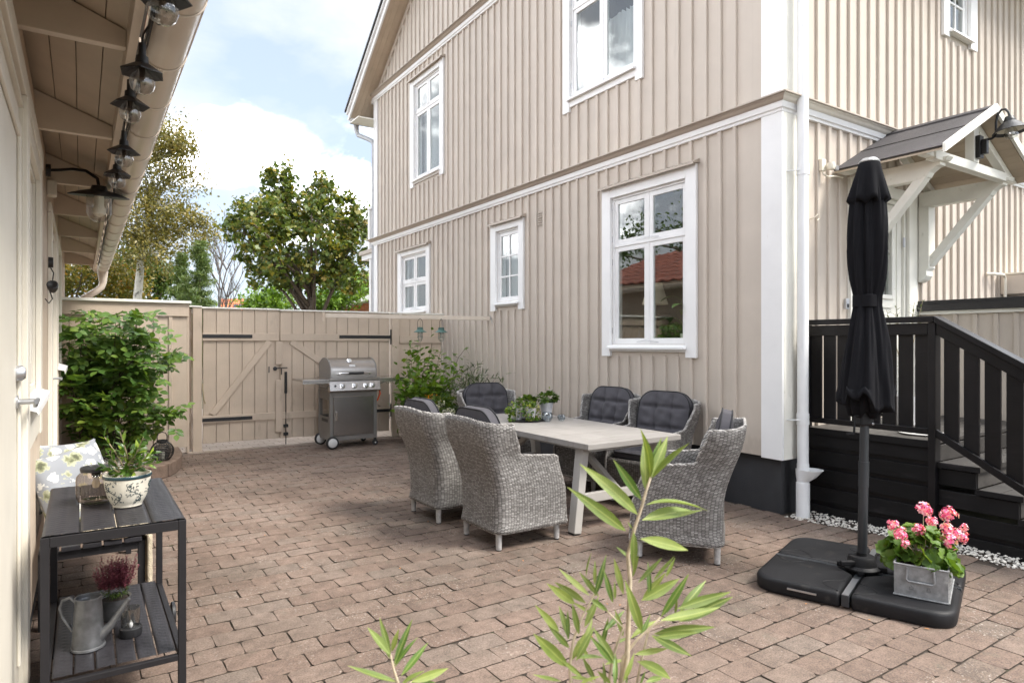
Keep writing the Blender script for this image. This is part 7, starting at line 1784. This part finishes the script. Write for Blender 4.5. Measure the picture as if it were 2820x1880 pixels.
# ================================================================== FOREGROUND OLEANDER
def oz(x, y): return (900+x/1.96, 1150+y/1.96)
bladeL = [blade_mesh(l_olean, i, bnd, wr) for i, (bnd, wr) in enumerate(((.16,.23),(.32,.21),(-.14,.20),(.06,.25)))]
bladeD = [blade_mesh(l_oldk, 7, .08, .19), blade_mesh(l_oldk, 8, .22, .18)]
def oleander(name, label, stems, leaves, dist, potc, seed, thick=1.0):
    t = thing(name, label, 'oleander', (potc[0], potc[1], 0)); r = random.Random(seed); sm = MB()
    for st in stems:
        pts = [pix(*oz(x, y), dist+dd) for x, y, dd in st[1]]; n = len(pts); sm.tube(pts, [st[0]*(1-.6*i/(n-1)) for i in range(n)], 8)
        e = pts[0]; sm.tube([Vector((potc[0]+r.uniform(-.03,.03), potc[1]+r.uniform(-.03,.03), potc[2]-.03)), Vector(e).lerp(Vector((potc[0],potc[1],potc[2])), .5)+Vector((r.uniform(-.02,.02),0,0)), e], [st[0]*1.3, st[0]*1.15, st[0]], 8)
    sm.build('stem', m_stemp, t, smooth='all')
    for (bx_, by_, tx, ty, w, dk, da, db) in leaves:
        p = pix(*oz(bx_, by_), dist+da); q = pix(*oz(tx, ty), dist+db); d = q-p; l = d.length
        fw_ = Vector((math.sin(YAW), math.cos(YAW), 0)); view = -(fw_); up = view*w+Vector((0,0,1))*(1-w)+Vector((r.uniform(-.15,.15),)*3)
        me = (bladeD if dk else bladeL)[r.randrange(2 if dk else 4)]
        wpx = 1.0; o = inst('leaf', me, t, p, aim(None, d, up), (l, l*.9*r.uniform(.85,1.05), l))
    return t
# (base x, y, tip x, y, how far the blade faces the camera, dark, depth offset base, tip)
LV = [(1745,325,1850,92,.8,0,0,.02),(1740,330,1805,100,.3,1,.01,.03),(1745,330,1748,50,.1,0,0,0),(1752,330,1948,125,.15,0,0,-.03),(1722,400,1715,110,.1,0,0,.02),(1700,445,1553,230,.75,1,0,-.02),(1680,525,1430,252,.55,0,0,-.03),(1720,470,2052,392,.1,0,0,.03),(1700,552,2015,452,.7,0,0,.03),(1700,548,2018,537,.45,0,.01,.04),(1615,612,1353,400,.75,0,0,-.04),(1657,612,1660,828,.95,0,-.01,-.02),(1690,652,1982,705,.7,0,0,.03),(1638,765,1562,690,.4,0,0,.02),(1648,600,1625,560,.5,0,0,0),
 (1340,1003,1203,905,.6,0,.03,0),(1400,1000,1228,882,.6,0,.03,.05),(1420,960,1250,832,.5,0,.02,.06),(1400,862,1422,720,.15,0,.02,.02),(1445,900,1450,780,.6,0,.05,.05),(1445,965,1512,750,.75,1,.02,.02),(1470,965,1362,832,.7,0,.03,.05),(1545,1000,1500,832,.75,1,-.02,-.03),(1555,980,1555,885,.5,0,0,0),(1602,955,1548,760,.95,0,0,.03),(1255,1155,1138,1020,.6,0,.02,0),(1310,1240,1212,1140,.7,0,.02,0),(1305,1345,1093,1143,.75,0,0,-.03),(1303,1200,1300,1038,.7,1,.04,.05),(1362,1170,1325,1000,.85,0,.02,.02),(1265,1420,1112,1402,.3,0,0,.02),(1320,1310,1402,1150,.6,0,.04,.06),(1300,1180,1260,1010,.5,0,.05,.07),(1430,1060,1330,985,.5,0,.05,.06),
 (1345,1310,1440,1140,.7,0,0,0),(1340,1300,1510,1270,.3,0,0,.02),(1500,1040,1430,980,.5,0,0,0),(1520,1045,1420,960,.6,1,.02,.04),(1700,1155,1632,920,.95,0,-.02,-.04),(1695,985,1912,868,.9,0,.0,.02),(1742,968,1740,780,.8,1,.04,.05),(1802,1075,1958,845,.75,1,-.01,-.02),(1902,1052,2050,860,.6,0,.05,.07),(1890,1030,2162,938,.75,0,.03,.06),(1800,1092,2112,1050,.4,0,0,.03),(1900,1100,2172,960,.9,0,.04,.07),(1762,1165,2068,1120,.85,0,.01,.05),(1782,1182,1985,1150,.9,0,-.02,0),(1752,1172,1948,1277,.6,0,0,.02),(1672,1312,1922,1400,.5,0,.02,.05),(1660,1275,1830,1245,.5,0,0,.02),(1560,1215,1622,1190,.4,0,.02,.04),(1550,1330,1432,1190,.85,1,-.02,-.04),(1560,1330,1440,1130,.6,0,.0,.02),(1555,1450,1560,1265,.3,1,-.02,0),(1600,1420,1665,1285,.9,0,-.03,-.03),(1535,1435,1455,1350,.9,0,-.03,-.04),(1690,1440,1720,1365,.7,1,0,0),(1720,1425,1840,1380,.6,0,0,.03),(1500,1330,1620,1300,.4,0,.03,.05),(1420,1300,1340,1200,.5,0,.04,.04),(1380,1240,1440,1080,.6,0,.05,.07),(1480,1250,1520,1080,.6,1,.06,.06),(1500,1150,1610,1030,.5,1,.05,.08),(1640,1190,1780,1060,.5,0,.06,.08),(1690,1190,1750,1060,.6,1,.02,.03),(1600,1180,1560,1040,.7,0,.05,.05),(1390,1130,1470,960,.6,0,.03,.05),(1880,1060,1890,970,.4,0,.06,.06),(1700,985,1830,840,.5,0,.04,.06),(1680,890,1820,770,.3,0,.03,.05),(1650,860,1690,740,.2,0,.02,.03),(1760,880,1890,760,.1,0,.05,.06),(1830,860,1885,760,.1,0,.05,.07),(1380,1400,1260,1300,.6,0,0,0),(1450,1420,1380,1290,.7,0,.02,.03),(1500,1440,1500,1330,.6,0,.02,.02),(1620,1440,1610,1320,.6,1,.02,.03),(1310,1400,1450,1400,.3,0,.02,.02),(1360,1440,1480,1385,.3,0,.0,.0)]
ST = [(.0048, [(1560,1600,0),(1622,1290,0),(1628,1100,0),(1637,870,0),(1625,740,0),(1660,600,0),(1700,480,0),(1722,400,0),(1748,322,0)]),
      (.0030, [(1330,1600,.02),(1310,1340,.02),(1330,1200,.03),(1385,1060,.03),(1440,960,.04),(1450,900,.05)]),
      (.0032, [(1560,1600,.01),(1600,1290,0),(1680,1190,0),(1760,1120,0),(1800,1075,0)]),
      (.0028, [(1500,1600,.02),(1540,1300,.02),(1600,1130,.0),(1530,1060,.02),(1500,1030,.03)]),
      (.0026, [(1640,1600,.04),(1700,1300,.04),(1740,1130,.05),(1850,1080,.05),(1895,1060,.05)])]
DF = 1.15; pcn = pix(1700, 2500, DF)
oleander('oleander_shrub', 'tall leafy oleander shoot in the middle foreground overlapping table and chair', ST, LV, DF, (pcn.x, pcn.y, .32), 5)
LV2 = [(345,1285,283,1075,.4,0,0,.02),(338,1275,222,1125,.15,0,0,.0),(350,1262,387,1140,.75,0,.01,.01),(362,1335,457,1085,.55,1,0,.02),(366,1345,472,1172,.3,1,.01,.03),(400,1392,548,1208,.7,1,0,.03),(450,1425,672,1350,.7,0,0,.04),(385,1425,95,1372,.15,0,0,-.03),(480,1412,592,1430,.6,1,.02,.03),(400,1440,520,1350,.4,0,.02,.03),(340,1300,310,1200,.3,0,.02,.02)]
pcn2 = pix(1080, 2500, 1.12)
oleander('oleander_tip', 'small oleander shoot at the bottom edge left of the tall one', [(.0030, [(410,1640,0),(385,1430,0),(360,1350,0),(345,1280,0)]), (.0022, [(470,1640,0),(440,1460,0),(455,1420,0)])], LV2, 1.12, (pcn2.x, pcn2.y, .32), 6)
for pp_, nm, lb_ in ((pcn, 'big', 'grey pot holding the tall foreground oleander, below the frame'), (pcn2, 'small', 'grey pot holding the small foreground oleander, below the frame')):
    o = MB().lathe([(0,0),(.13,0),(.165,.32),(.178,.325),(.178,.355),(.160,.355),(.155,.32),(0,.31)], 32, (pp_.x, pp_.y, 0)).build('plant_pot', m_greypot, None, smooth=True); tag(o, lb_, 'pot')
